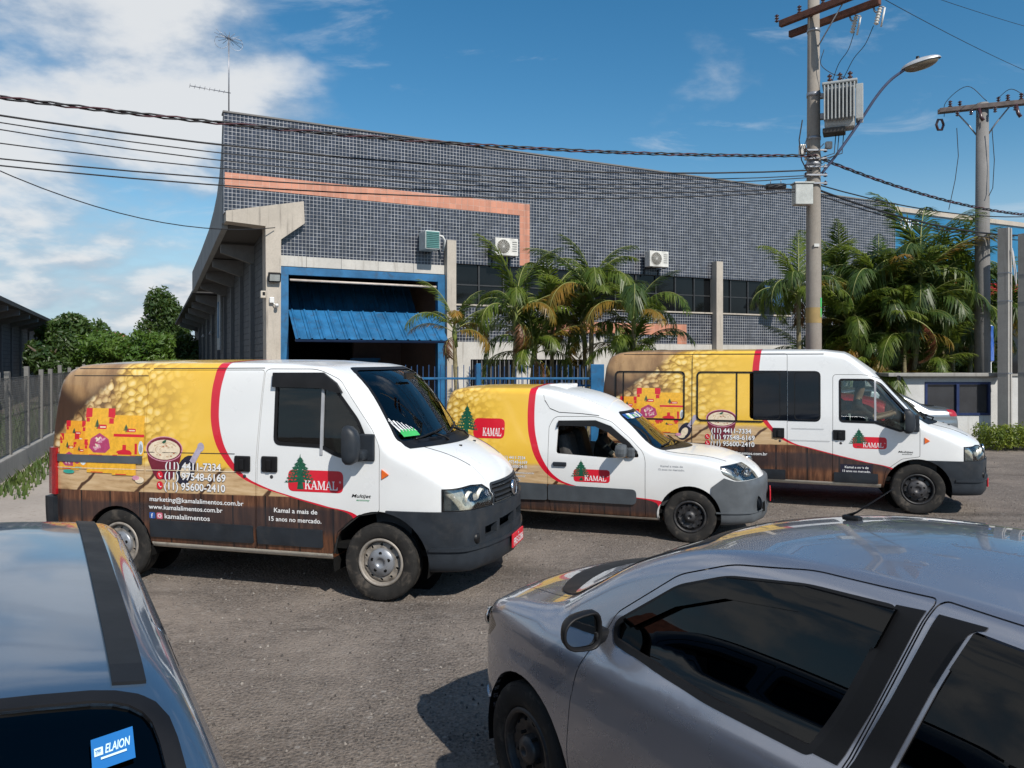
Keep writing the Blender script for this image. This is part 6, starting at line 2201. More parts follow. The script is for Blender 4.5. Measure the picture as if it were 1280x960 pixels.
HATCH = dict(near=1, rear=-3.12, front=.64, W=.86, H=HATCH_H, side=SIDE, wb=-2.52, wins=[FW, RW], doors=[FD, RD],
             screen=[(-.62, 1.02), (.62, 1.02), (.53, 1.385), (-.53, 1.385)], hood=[(-.16, -.66), (.40, -.60), (.58, -.42), (1.2, -.40), (1.2, .40), (.58, .42), (.40, .60), (-.16, .66), (-.03, .35), (.0, 0), (-.03, -.35)],
             lamp=roundpoly([(.30, .80), (.40, .72), (.62, .645), (.75, .65), (.75, .70), (.56, .80), (.40, .845)], .02), handles=[(-1.42, .80), (-2.42, .82)], mirror=(-.55, 1.03),
             rims=(M_rubber, M_rim_black, M_cap_dark, M_dark), rear_glass=[(-.50, 1.05), (.50, 1.05), (.44, 1.33), (-.44, 1.33)], rgx=-2.3)
car1, LC1 = car(dict(HATCH, label='silver grey hatchback with smoked side windows in the right foreground', paint=SILVER,
     pillars={0: [[(-1.50, .955), (-1.60, 1.10), (-1.70, 1.415), (-1.785, 1.42), (-1.69, 1.13), (-1.62, .955)]], 1: [[(-1.655, .96), (-1.735, 1.17), (-1.822, 1.42), (-1.95, 1.42), (-1.87, 1.25), (-1.77, .96)]]},
     visors={0: [[(-.62, 1.085), (-.86, 1.262), (-1.08, 1.35), (-1.40, 1.397), (-1.71, 1.405), (-1.67, 1.29), (-1.40, 1.32), (-1.10, 1.285), (-.88, 1.20), (-.66, 1.06)]],
             1: [[(-1.885, 1.30), (-1.93, 1.405), (-2.25, 1.38), (-2.52, 1.29), (-2.50, 1.23), (-2.25, 1.30)]]}))
place_vehicle(car1, 121.5, .05, 3.58, .85)
an = MB()
az = L_z(LC1, -1.12, 0)
an.bbox((-1.12, 0, az + .008), (.075, .035, .022), .009)
an.tube([(-1.10, 0, az + .014), (-1.14, 0, az + .035), (-1.30, 0, az + .155)], [.008, .004, .002], 8)
an.build('roof_antenna', M_trim, car1)

# dark wagon in the left foreground, seen over its roof from behind
NAVY = paint('slate_blue_paint', (.065, .120, .195), .55, .32, coatr=.03)
WAG_H = [(-3.62, .80), (-3.59, .92), (-3.48, 1.02), (-3.35, 1.16), (-3.14, 1.345), (-3.0, 1.428), (-2.86, 1.455), (-2.5, 1.468), (-1.9, 1.475), (-1.5, 1.470), (-1.15, 1.445), (-.94, 1.395), (-.63, 1.27), (-.30, 1.07), (-.14, 1.0), (-.05, .98), (.2, .935), (.42, .86), (.54, .78), (.61, .70), (.64, .62)]
WQ = roundpoly([(-2.62, .985), (-2.60, 1.38), (-2.85, 1.37), (-3.10, 1.28), (-3.22, 1.12), (-3.20, 1.0)], .04)
WRW = roundpoly([(-1.745, .965), (-1.80, 1.25), (-1.83, 1.392), (-2.50, 1.392), (-2.52, 1.0)], .04)
WRD = roundpoly([(-1.66, .93), (-1.72, 1.15), (-1.78, 1.43), (-2.55, 1.43), (-2.58, .92), (-2.32, .70), (-2.15, .45), (-2.10, .28), (-1.64, .28)], .03)
FW2 = roundpoly([(-.585, .985), (-.57, 1.045), (-.86, 1.24), (-1.08, 1.32), (-1.35, 1.365), (-1.66, 1.385), (-1.62, 1.10), (-1.575, .955), (-1.1, .95)], .03)
FD2 = roundpoly([(-.50, .97), (-.56, 1.07), (-.85, 1.28), (-1.08, 1.36), (-1.35, 1.41), (-1.765, 1.43), (-1.705, 1.15), (-1.645, .93), (-1.62, .28), (-.37, .28), (-.36, .45), (-.40, .78)], .03)
car2, LC2 = car(dict(HATCH, label='slate blue wagon with black roof strip in the left foreground', paint=NAVY, near=-1, rear=-3.62, H=WAG_H, wins=[FW2, WRW, WQ], doors=[FD2, WRD], bodywins=[WQ], W=.90,
     rear_glass=[(-3.02, -.575), (-3.02, .575), (-3.47, .63), (-3.47, -.63)], plan=True, nohandle=True, handles=[(-1.42, .80), (-2.42, .82)], mirror=None))
WAG_A = 121.5
place_vehicle(car2, WAG_A, -1.839, 3.3, -.545, -1.0)
for s in (-1, 1):
    sp = MB()
    n = 26
    vv, ff = [], []
    for i in range(n + 1):
        x = -2.965 + 1.985 * i / n
        for yy in (.515, .580):
            z = L_z(LC2, x, s * yy)
            vv.append((x, s * yy, z + .007))
        for yy in (.580, .515):
            vv.append((x, s * yy, L_z(LC2, x, s * yy) - .006))
    for i in range(n):
        for k in range(4):
            ff.append((i * 4 + k, i * 4 + (k + 1) % 4, (i + 1) * 4 + (k + 1) % 4, (i + 1) * 4 + k))
    ff += [(0, 1, 2, 3), (n * 4, n * 4 + 1, n * 4 + 2, n * 4 + 3)]
    sp.add(vv, ff)
    sp.build('roof_strip', pmat('roof_strip_black', (.010, .011, .013), .55, var=.1, spec=.3), car2)


def rear_print(L, root, name, polys, off=.004):
    mb = MB()
    mats = []
    for vsx, fs, m in polys:
        if m not in mats:
            mats.append(m)
        pts = []
        for p in vsx:
            loc, nn, *_ = L.bvh.ray_cast(Vector((-6, p[0], p[1])), Vector((1, 0, 0)))
            pts.append(tuple(loc + nn * off * (1 if nn.x < 0 else -1)))
        mb.add(pts, fs, mats.index(m))
        off += .0008
    return mb.build(name, mats, root, recalc=False)


sc_ = (-.505, 1.385)
KS = .49
M_elb = pmat('sticker_sky_blue', (.018, .15, .42), .4, coat=.3, var=.05)
M_elw = pmat('sticker_pale', (.62, .80, .82), .4, var=.03)
el = [([(sc_[0] - .075 + .15 * a, sc_[1] - .045 + .09 * b) for a, b in ((0, 0), (1, 0), (1, 1), (0, 1))], [(0, 1, 2, 3)], M_elb)]
tv, tf = text_mesh('ELAION', .034, .02, .25)
tw = max(p[0] for p in tv)
# seen from behind the car, +y is left
el.append(([(sc_[0] + .030 - p[0] * .092 / tw, sc_[1] - .004 + p[1]) for p in tv], tf, M_elw))
el.append(([(sc_[0] + .066 - .030 * a, sc_[1] - .006 + .022 * b) for a, b in ((0, 0), (1, 0), (1, 1), (0, 1))], [(0, 1, 2, 3)], M_elw))
tv, tf = text_mesh('YPF', .016, .03)
el.append(([(sc_[0] + .063 - p[0] * .8, sc_[1] - .001 + p[1]) for p in tv], tf, M_elb))
el.append(([(sc_[0] + .045 - .09 * a, sc_[1] - .020 + .006 * b) for a, b in ((0, 0), (1, 0), (1, 1), (0, 1))], [(0, 1, 2, 3)], M_elw))
el = [([(sc_[0] + (p[0] - sc_[0]) * KS, sc_[1] + (p[1] - sc_[1]) * KS * .8) for p in v_], f_, m_) for v_, f_, m_ in el]
rear_print(LC2, car2, 'window_sticker', el)

# two cars parked beyond the vans
REDP = paint('red_paint', (.42, .012, .012), .2, .3)
car3, LC3 = car(dict(HATCH, label='red car behind the tall van, seen through its cab windows', paint=REDP, near=1, step=.13, simple=True))
place_vehicle(car3, 160, 7.0, 13.5, .85, -3.1)
PALE = paint('pale_silver_paint', (.27, .285, .30), .75, .3)
SED_H = [(-3.55, .72), (-3.52, .88), (-3.42, .985), (-3.2, 1.01), (-2.95, 1.035), (-2.6, 1.22), (-2.3, 1.36), (-2.0, 1.425), (-1.6, 1.45), (-1.28, 1.44), (-.94, 1.385), (-.63, 1.27), (-.30, 1.07), (-.14, 1.0), (-.05, .98), (.2, .935), (.42, .86), (.54, .78), (.61, .70), (.64, .62)]
RWS = roundpoly([(-1.765, .965), (-1.86, 1.25), (-1.925, 1.38), (-2.20, 1.33), (-2.45, 1.20), (-2.62, 1.06), (-2.50, .99)], .03)
car4, LC4 = car(dict(HATCH, label='silver saloon seen past the windscreen of the tall van', paint=PALE, near=1, rear=-3.55, H=SED_H, wins=[FW, RWS], doors=[FD, RD], step=.13, simple=True,
     rear_glass=[(-.52, 1.08), (.52, 1.08), (.45, 1.36), (-.45, 1.36)], rgx=-2.0))
for s_ in (-1, 1):
    lm_ = LC4.panel(-.004, .01, MB().prism([(-4.0, .84), (-3.36, .84), (-3.30, .99), (-4.0, .985)], *((-1.4, -.50) if s_ < 0 else (.50, 1.4))))
    link('tail_lamp', lm_, M_tailred, car4)
# ---------------------------------------------------------------- poles, lamp and cables
C_pole = concrete('pole_concrete', (.30, .27, .235), (.10, .09, .08), .45, 2.0)
C_pole2 = concrete('pole_concrete_grey', (.22, .215, .21), (.08, .08, .08), .4, 2.0)
WOOD = pmat('crossarm_wood', (.11, .045, .03), .85, var=.35, vs_=9)
POR = pmat('porcelain_brown', (.05, .018, .022), .3, coat=.5)
PORW = pmat('porcelain_grey', (.50, .48, .44), .35)
GALV = pmat('galvanised_steel', (.30, .31, .33), .45, metal=.6)
TRG = pmat('transformer_grey', (.36, .38, .38), .5, var=.1, dirt=((.16, .13, .10), 6, .4))
WIRE = pmat('cable_black', (.012, .012, .014), .6)
WIRER = pmat('cable_maroon', (.06, .014, .022), .6)
PX, PY = 5.89, 15.0


def smooth_path(pts, n=6):
    """Catmull-Rom curve through the points"""
    p = [Vector(q) for q in pts]
    p = [p[0] * 2 - p[1]] + p + [p[-1] * 2 - p[-2]]
    out = []
    for i in range(1, len(p) - 2):
        for k in range(n):
            t = k / n
            out.append(.5 * (2 * p[i] + (p[i + 1] - p[i - 1]) * t + (2 * p[i - 1] - 5 * p[i] + 4 * p[i + 1] - p[i + 2]) * t * t + (3 * p[i] - p[i - 1] - 3 * p[i + 1] + p[i + 2]) * t ** 3))
    return out + [p[-2]]


def insulator(parent, p, h=.16, r=.045, mat=POR, n=3):
    pr = [(.012, 0)]
    for k in range(n):
        z = h * (k + .15) / n
        pr += [(r * .45, z), (r, z + h * .06), (r * .9, z + h * .14), (r * .45, z + h * .2)]
    pr += [(r * .3, h), (.001, h)]
    return MB().lathe(pr, 12, Matrix.Translation(p)).build('insulator', mat, parent, recalc=False)


pole = thing('utility_pole', 'tall round concrete utility pole carrying a transformer and crossarms', 'utility pole', (PX, PY, 0))
MB().tube([(0, 0, 0), (0, 0, 3), (0, 0, 6.5), (0, 0, 10.5)], [.158, .147, .125, .102], 24).build('shaft', C_pole, pole)
for z, h in ((5.95, .10), (6.45, .06), (7.3, .08), (8.55, .06)):
    rr_ = .158 - .0054 * z + .012
    MB().lathe([(rr_ - .02, -h / 2), (rr_, -h / 2), (rr_, h / 2), (rr_ - .02, h / 2)], 24, Matrix.Translation((0, 0, z)), closed=False).build('steel_band', GALV, pole, recalc=False)
MB().box((.0, -.155, 4.35), (.10, .012, .06)).build('number_plate', pmat('plate_pale', (.55, .55, .53), .5), pole)
MB().lathe([(.150, 0), (.148, .30)], 24, Matrix.Translation((0, 0, 2.85))).build('painted_ring', pmat('ring_ochre', (.30, .21, .08), .7), pole, recalc=False)
for q, (zz, mm) in enumerate(((3.25, M_grn_st), (3.05, M_grn_st))):
    MB().add([(.150 * math.cos(R(-20 - a)), .150 * math.sin(R(-20 - a)), z_) for z_ in (zz - .09, zz + .09) for a in (0, 18, 36)], [(0, 1, 4, 3), (1, 2, 5, 4)]).build('bill_sticker', mm, pole, recalc=False)
ad = Vector((.61, -.79, 0)).normalized()
an_ = Vector((.79, .61, 0)).normalized()
for k, (off, z) in enumerate(((-.17, 8.86), (.17, 8.74))):
    c0 = an_ * off
    rot = Matrix.Rotation(math.atan2(ad.y, ad.x), 3, 'Z')
    MB().bbox(c0 + ad * .30 + Vector((0, 0, z)), (1.85, .10, .125), .008, rot).build('crossarm', WOOD, pole)
MB().tube([an_ * -.15 + ad * .7 + Vector((0, 0, 8.82)), Vector((0, 0, 8.1))], .014, 5).build('arm_brace', GALV, pole)
for q in (.62, 1.08):
    p = an_ * .20 + ad * q + Vector((0, 0, 8.55))
    ct = MB()
    ct.tube([p + Vector((0, 0, .16)), p + Vector((.02, -.02, .05)), p + Vector((.05, -.03, .02))], .018, 6)
    f_ = ct.build('fuse_cutout', GALV, pole)
    pr = []
    for k in range(6):
        pr += [(.028, -.16 + k * .055), (.048, -.145 + k * .055), (.030, -.125 + k * .055)]
    MB().lathe([(.001, -.18)] + pr + [(.001, .18)], 12, Matrix.Translation(p + Vector((.07, -.05, -.05))) @ Matrix.Rotation(R(14), 4, 'Y')).build('porcelain_body', PORW, f_, recalc=False)
    MB().cyl(p + Vector((.17, -.10, .08)), p + Vector((.11, -.08, -.26)), .018, 8).build('fuse_tube', pmat('fuse_white', (.6, .6, .58), .4), f_)
    MB().tube([p + Vector((.08, -.05, .13)), p + Vector((.17, -.10, .09))], .012, 5).build('fuse_clip', GALV, f_)
for q in (-.7, -.2, .3):
    insulator(pole, an_ * -.17 + ad * q + Vector((0, 0, 8.92)))

# transformer
tr_ = thing('transformer', 'grey finned transformer hung on the utility pole', 'transformer', (PX + .42, PY - .22, 6.52), R(-25))
MB().bbox((0, 0, .45), (.54, .38, .84), .08).build('tank', TRG, tr_)
for k in range(9):
    MB().bbox((-.26 + .065 * k, -.27, .50), (.026, .15, .66), .012).build('cooling_fin', TRG, tr_)
for k in range(5):
    MB().bbox((.345, -.16 + .08 * k, .50), (.13, .024, .66), .012).build('cooling_fin', TRG, tr_)
MB().bbox((0, 0, .90), (.62, .46, .05), .015).build('lid', TRG, tr_)
MB().bbox((-.10, -.05, .0), (.4, .34, .10), .02).build('base_skid', pmat('skid_dark', (.05, .045, .04), .7), tr_)
for k in range(3):
    insulator(tr_, (-.18 + .18 * k, 0, .92), .22, .05)
MB().bbox((-.34, .05, .35), (.12, .10, .12), .02).build('mount', GALV, tr_)
MB().bbox((-.34, .05, .75), (.12, .10, .10), .02).build('mount', GALV, tr_)

# street lamp on a curved arm
lampt = thing('street_lamp', 'street lamp on a long curved arm fixed to the utility pole', 'street lamp', (PX + .12, PY - .1, 5.75))
pts = [(0, 0, 0), (.25, -.12, .35), (.58, -.26, .86), (.86, -.40, 1.34), (1.08, -.50, 1.62), (1.32, -.60, 1.80)]
MB().tube(smooth_path(pts), .027, 10).build('arm', pmat('arm_blue_grey', (.10, .12, .20), .45, metal=.4), lampt)
hd = Matrix.Translation((1.55, -.70, 1.86)) @ Matrix.Rotation(R(-25), 4, 'Z') @ Matrix.Rotation(R(-12), 4, 'Y')
def ellip(M, a, b, c, z0=-1.0, z1=1.0, n=18):
    mb = MB()
    pr = []
    for k in range(9):
        t = z0 + (z1 - z0) * k / 8
        pr.append((max(.001, math.sqrt(max(0, 1 - t * t))), t))
    return mb.lathe(pr, n, M @ Matrix.Diagonal((a, b, c, 1)))
ellip(hd, .34, .16, .10, -.05, 1).build('head_shell', pmat('lamp_head_pale', (.50, .51, .52), .4, metal=.3), lampt, recalc=False)
ellip(hd, .30, .145, .12, -1, -.05).build('diffuser', pmat('lamp_glass_smoky', (.16, .13, .09), .25, coat=.4), lampt, recalc=False)
MB().lathe([(.03, 0), (.03, .05), (.001, .055)], 10, Matrix.Translation((1.50, -.68, 1.95))).build('photocell', M_trim, lampt, recalc=False)

# boxes on the pole
t = thing('junction_box', 'grey metal cabinet clamped to the utility pole below the lamp arm', 'box', (PX - .28, PY - .16, 5.08))
MB().bbox((0, 0, .24), (.34, .22, .40), .015).build('cabinet', pmat('cabinet_grey', (.42, .44, .42), .5), t)
MB().bbox((0, 0, .455), (.38, .26, .03), .01).build('cabinet_lid', MATS['cabinet_grey'], t)
MB().box((.15, .1, .24), (.06, .12, .10)).build('clamp', GALV, t)
t = thing('cable_closure', 'dark cable splice sleeve hanging left of the utility pole', 'closure', (PX - .78, PY - .12, 5.49))
MB().lathe([(.001, -.20), (.05, -.19), (.062, -.14), (.062, .14), (.05, .19), (.001, .20)], 14, Matrix.Rotation(R(88), 4, 'Y')).build('sleeve', pmat('sleeve_black', (.03, .03, .033), .5), t, recalc=False)
MB().tube([(-.1, 0, .06), (-.1, 0, .14)], .008, 4).build('hanger', GALV, t)
MB().tube([(.1, 0, .06), (.1, 0, .14)], .008, 4).build('hanger', GALV, t)

# secondary rack: clamps and small insulators where the low cables meet the pole
for k in range(5):
    z = 5.55 + .16 * k
    for sg in (-1, 1):
        insulator(pole, (sg * .19, -.10, z - .03), .09, .04, POR if (k + (sg > 0)) % 3 else PORW, 2)
    MB().box((0, -.155, z), (.40, .03, .03)).build('rack_bar', GALV, pole)
MB().bbox((-.24, -.05, 6.22), (.12, .10, .20), .02).build('clamp_box', PORW, pole)
MB().bbox((.26, -.08, 6.30), (.12, .10, .14), .02).build('clamp_box', PORW, pole)
for k, (xa, xb) in enumerate(((-.16, .30), (-.20, .45), (.12, .36))):
    MB().tube([(xa, -.2, 6.5 - .1 * k), (xa - .1, -.25, 6.2), (xa * .3, -.3, 5.98 - .05 * k), (xb, -.25, 6.1), (xb + .05, -.2, 6.48)], .009, 5).build('service_wire', WIRE, pole)

# second pole
P2 = at(1228, 450, 20.5)
P2z = 8.98
pole2 = thing('utility_pole', 'farther concrete utility pole with crossarms at the right edge', 'utility pole', (P2.x, P2.y, 0))
MB().tube([(0, 0, 0), (0, 0, 4), (0, 0, P2z)], [.20, .185, .145], 20).build('shaft', C_pole2, pole2)
ad2 = Vector((.93, -.36, 0)).normalized()
an2 = Vector((.36, .93, 0)).normalized()
rot2 = Matrix.Rotation(math.atan2(ad2.y, ad2.x), 3, 'Z')
for off, z in ((-.16, 8.86), (.16, 8.92)):
    MB().bbox(an2 * off + ad2 * .12 + Vector((0, 0, z)), (2.3, .10, .12), .01, rot2).build('crossarm', pmat('crossarm_grey', (.12, .10, .095), .85, var=.3, vs_=9), pole2)
for q in (-.78, .55, .85, 1.1):
    insulator(pole2, an2 * -.16 + ad2 * q + Vector((0, 0, 8.92)), .18, .055)
for q in (-.5, .4):
    insulator(pole2, an2 * .16 + ad2 * q + Vector((0, 0, 8.98)), .18, .055)
for q in (-.62, -.3, .25, .7, .98):
    insulator(pole2, an2 * -.22 + ad2 * q + Vector((0, 0, 8.64)), .16, .05)
for sg in (-1, 1):
    MB().tube([ad2 * sg * .62 + Vector((0, 0, 8.82)), ad2 * sg * .30 + Vector((0, 0, 8.4)), ad2 * sg * .14 + Vector((0, 0, 8.15))], .02, 6).build('arm_brace', GALV, pole2)
    MB().tube([an2 * -.2 + ad2 * (sg * .42 + .3) + Vector((0, 0, 8.80)), an2 * -.25 + ad2 * (sg * .42 + .34) + Vector((0, 0, 8.55)), an2 * -.25 + ad2 * (sg * .42 + .40) + Vector((0, 0, 8.45))], .045, 8).build('fuse_cutout', POR, pole2)
p = ad2 * -1.0 + Vector((0, 0, 8.52))
MB().tube([p + Vector((.1 * math.cos(a), 0, .16 * math.sin(a))) for a in (2 * math.pi * k / 6 for k in range(7))], .035, 6).build('fuse_cutout', POR, pole2)
MB().tube(smooth_path([ad2 * -.95 + Vector((0, -.1, 8.7)), ad2 * -.9 + Vector((0, -.1, 9.1)), ad2 * -.4 + Vector((0, -.1, 9.45)), ad2 * .05 + Vector((0, -.1, 9.0))]), .009, 5).build('jumper_wire', WIRE, pole2)
MB().tube(smooth_path([ad2 * .3 + Vector((0, -.1, 9.05)), ad2 * .6 + Vector((0, -.1, 9.25)), ad2 * .95 + Vector((0, -.1, 9.0))]), .009, 5).build('jumper_wire', WIRE, pole2)

# short H-section posts
for (u, Y, top, w, lab) in ((1256, 19.2, 5.42, .24, 'pale concrete post with cable clips right of the far pole'), (1281, 19.6, 5.35, .23, 'grey concrete post cut by the right edge of the picture')):
    b0 = at(u, 450, Y)
    t = thing('concrete_post', lab, 'post', (b0.x, b0.y, 0), R(37))
    hw = w / 2
    MB().prism([(-hw, -hw), (-hw * .25, -hw), (-hw * .25, -hw * .3), (hw * .35, -hw * .3), (hw * .35, -hw), (hw, -hw), (hw, hw), (-hw, hw)], 0, top, 'z').build('shaft', concrete('post_pale', (.40, .38, .35), (.13, .12, .11), .45, 2.0), t)
    for z in (1.8, 3.6, 4.3):
        MB().box((0, 0, z), (w + .015, w + .015, .03)).build('clip_band', GALV, t)
    if u < 1270:
        MB().tube([(-.05, -.18, 4.9), (.0, -.22, 4.2), (.14, -.2, 3.95), (.20, -.18, 4.3), (.05, -.16, 4.85)], .014, 6).build('cable_loop', pmat('loop_pale', (.4, .4, .4), .5), t)


def cable(name, label, pts, r, mat, group='overhead cables', n=6):
    """pts = list of (point, point, sag) spans joined end to end"""
    path = []
    for a, b, sag in pts:
        a, b = Vector(a), Vector(b)
        for k in range(15):
            t_ = k / 14
            if path and k == 0:
                continue
            path.append(a.lerp(b, t_) - Vector((0, 0, sag * 4 * t_ * (1 - t_))))
    o = MB().tube(path, r, n).build(name, mat, None, False)
    return tag(o, label, 'cable', group)


# main twisted bundle: left of frame to the pole, on to the second pole and out
LZ = 11.2
a1 = at(-260, 86, 9.6)
b1 = Vector((PX - .05, PY - .16, 6.08))
c1 = at(1300, 270, 20.3)
bundle = thing('overhead_cable', 'thick twisted black and maroon cable bundle across the facade top', 'cable')
for k, (mm, dzz) in enumerate(((WIRE, 0), (WIRER, .035), (WIRE, -.035))):
    path = []
    for (p, q, sag) in ((a1, b1, .30), (b1, c1, .22)):
        p, q = Vector(p), Vector(q)
        for i in range(90):
            t_ = i / 89
            if path and i == 0:
                continue
            w = p.lerp(q, t_) - Vector((0, 0, sag * 4 * t_ * (1 - t_)))
            ph = (w.x) * 7 + k * 2.09
            path.append(w + Vector((0, .022 * math.sin(ph), .024 * math.cos(ph))))
    MB().tube(path, .012, 6).build('strand', mm, bundle, False)
cable('overhead_cable', 'black cable just under the twisted bundle', [(at(-200, 112, 10.2), Vector((PX - .1, PY - .15, 5.80)), .42)], .014, WIRE)
for k, (v0, z1, sg, lb) in enumerate(((128, 5.70, .45, 'thin black cable, third from the top across the facade'), (136, 5.66, .5, 'thin black cable, fourth from the top across the facade'), (158, 5.55, .4, 'thin black cable above the salmon stripe at left'),
                                      (182, 5.45, .32, 'black cable, upper of the pair crossing the salmon stripe corner'), (190, 5.40, .36, 'black cable, lower of the pair crossing the salmon stripe corner'))):
    cable('overhead_cable', lb, [(at(-150, v0, 11.0), Vector((PX - .1, PY - .15, z1)), sg)], .009 if k < 3 else .011, WIRE)
cable('overhead_cable', 'slack black cable drooping from the left to the warehouse corner', [(at(-60, 186, 15.0), bp(1.3, -.30, 5.80), .55)], .013, WIRE)
cable('overhead_cable', 'black cable running right from the pole above the blue banner', [(Vector((PX + .1, PY, 5.55)), at(1320, 268, 22.0), .28)], .013, WIRE)
cable('overhead_cable', 'lower black cable running right from the pole to the second pole', [(Vector((PX + .1, PY, 5.35)), at(1330, 300, 23.0), .30)], .013, WIRE)
cable('overhead_cable', 'thickest black cable along the top of the blue banner', [(Vector((PX + .1, PY, 5.45)), at(1330, 292, 22.0), .35)], .022, WIRE)
cable('overhead_cable', 'high thin wire in the sky right of the lamp', [(Vector((6.7, 14.2, 8.9)), at(1330, 108, 24), .1)], .007, WIRE)
cable('overhead_cable', 'topmost thin wire at the upper right corner', [(at(1120, -20, 15), at(1330, 46, 20), .05)], .006, WIRE)
for k, (u0, v0, u1, v1) in enumerate(((1068, 40, 1037, 110), (1092, 32, 1050, 106))):
    p, q = at(u0, v0, 14.3), at(u1, v1, 14.75)
    m_ = (p + q) / 2 + Vector((-.05, 0, -.05))
    tag(MB().tube(smooth_path([p, p.lerp(m_, .5) + Vector((.03, 0, -.04)), m_, q.lerp(m_, .4), q]), .007, 5).build('jumper_wire', WIRE, None, False), ('left', 'right')[k] + ' jumper wire from a fuse down to the transformer bushings', 'wire', 'transformer jumper wires')
p, q = at(1030, 62, 14.85), at(1060, 110, 14.7)
tag(MB().tube(smooth_path([p, at(1026, 80, 14.8), at(1040, 92, 14.7), at(1058, 98, 14.7), q]), .007, 5).build('jumper_wire', WIRE, None, False), 'looped jumper wire between the pole and the transformer', 'wire', 'transformer jumper wires')
tag(MB().tube([at(1003, 150, 14.75), at(999, 175, 14.7), at(1002, 200, 14.75), at(1008, 212, 14.8)], .012, 5).build('riser_cable', WIRE, None, False), 'black riser cable down the left of the utility pole', 'wire')
tag(MB().tube([at(1196, 160, 20.3), at(1198, 195, 20.3), at(1194, 225, 20.2), at(1186, 262, 20.2)], .010, 5).build('drop_wire', WIRE, None, False), 'drop wire hanging left of the far pole', 'wire')
tag(MB().tube([at(1240, 160, 20.2), at(1243, 200, 20.2), at(1241, 235, 20.2), at(1236, 245, 20.25)], .010, 5).build('drop_wire', WIRE, None, False), 'drop wire hanging right of the far pole', 'wire')

# ---------------------------------------------------------------- low wall with display window, hedge, blue sign
WZ = 19.6
C_wall = concrete('wall_light_grey', (.60, .60, .585), (.26, .23, .19), .35)
bw_ = thing('boundary_wall', 'pale grey low wall with a dark display window right of the tall van', 'wall', (at(1128, 450, WZ).x, WZ, 0))
Lw = at(1247, 450, WZ).x - at(1128, 450, WZ).x
wx0, wx1 = (at(1156, 450, WZ).x - at(1128, 450, WZ).x), (at(1238, 450, WZ).x - at(1128, 450, WZ).x)
wz0, wz1 = .72, 1.57
for nm, (a, b, c_, d) in (('wall', (0, wx0, 0, 1.70)), ('wall', (wx1, Lw, 0, 1.70)), ('wall', (wx0, wx1, 0, wz0)), ('wall', (wx0, wx1, wz1, 1.70))):
    MB().box(((a + b) / 2, .15, (c_ + d) / 2), (b - a, .30, d - c_)).build(nm, C_wall, bw_)
MB().bbox((Lw / 2 - .2, .10, 1.755), (Lw + .5, .60, .09), .02).build('coping', concrete('coping_grey', (.33, .32, .30), (.12, .11, .1), .5), bw_)
fm = pmat('frame_navy', (.012, .025, .09), .45)
cx_ = (wx0 + wx1) / 2
for (c_, d) in (((wx0 + .03, .02, (wz0 + wz1) / 2), (.06, .08, wz1 - wz0)), ((wx1 - .03, .02, (wz0 + wz1) / 2), (.06, .08, wz1 - wz0)), ((cx_, .02, (wz0 + wz1) / 2), (.07, .08, wz1 - wz0 - .12)), ((cx_, .02, wz0 + .03), (wx1 - wx0 - .12, .08, .06)), ((cx_, .02, wz1 - .03), (wx1 - wx0 - .12, .08, .06))):
    MB().box(c_, d).build('window_frame', fm, bw_)
for a, b in ((wx0 + .06, cx_ - .035), (cx_ + .035, wx1 - .06)):
    MB().box(((a + b) / 2, .05, (wz0 + wz1) / 2), (b - a - .004, .012, wz1 - wz0 - .124)).build('window_pane', pmat('display_pane', (.035, .037, .042), .12, coat=.5, var=.15, vs_=2), bw_)
b2 = thing('boundary_wall', 'plain pale wall behind the tall van, left of the display window', 'wall', (at(1060, 450, WZ).x, WZ + .25, 0))
MB().box((.72, .1, .82), (1.45, .2, 1.64)).build('wall', C_wall, b2)
MB().bbox((.72, .1, 1.66), (1.47, .26, .05), .01).build('coping', MATS['coping_grey'], b2)
b3 = thing('boundary_wall', 'pale wall behind the concrete posts at the right edge', 'wall', (at(1250, 450, 20.4).x, 20.4, 0))
MB().box((2.6, .1, .85), (5.2, .2, 1.70)).build('wall', C_wall, b3)
MB().bbox((2.6, .1, 1.73), (5.2, .28, .06), .01).build('coping', MATS['coping_grey'], b3)
sg_ = thing('blue_sign', 'narrow blue sign board seen edge on beside the far pole', 'sign', (at(1240, 450, 20.9).x, 20.9, 0), R(50))
MB().bbox((0, 0, 2.58), (.50, .03, .95), .01).build('board', pmat('sign_blue', (.01, .10, .50), .4, coat=.3, var=.05), sg_)
MB().bbox((0, .022, 2.58), (.56, .012, 1.01), .004).build('board_edge', pmat('sign_white', (.75, .75, .74), .4), sg_)
MB().cyl((0, .05, 0), (0, .05, 3.0), .04, 10).build('post', MATS['sign_white'], sg_)
place_vehicle(car4, 171, 10.2, 17.75, .6, -3.5)
# ---------------------------------------------------------------- vegetation
def leafmat(name, c0, c1, trans=.35, sc=3.0):
    if name in MATS:
        return MATS[name]
    m = bpy.data.materials.new(name)
    m.use_nodes = True
    nt = m.node_tree
    nt.nodes.clear()
    q = G(nt)
    oc = q.n('TexCoord').outputs['Object']
    oi = q.n('ObjectInfo').outputs['Random']
    n1 = q.noise(oc, sc, 4.0, .6)
    c = q.mix(q.mr(n1, .3, .7), c0, c1)
    c = q.mix(q.m('MULTIPLY', oi, .35), c, tuple(v * .6 for v in c0))
    d = q.n('BsdfPrincipled', {'Base Color': c, 'Roughness': .42, 'Specular IOR Level': .45})
    t = q.n('BsdfTranslucent', {'Color': q.mix(.5, c, (.30, .38, .05))})
    mx = q.n('MixShader', {0: trans, 1: d.outputs[0], 2: t.outputs[0]})
    q.n('OutputMaterial', {0: mx.outputs[0]})
    MATS[name] = m
    return m


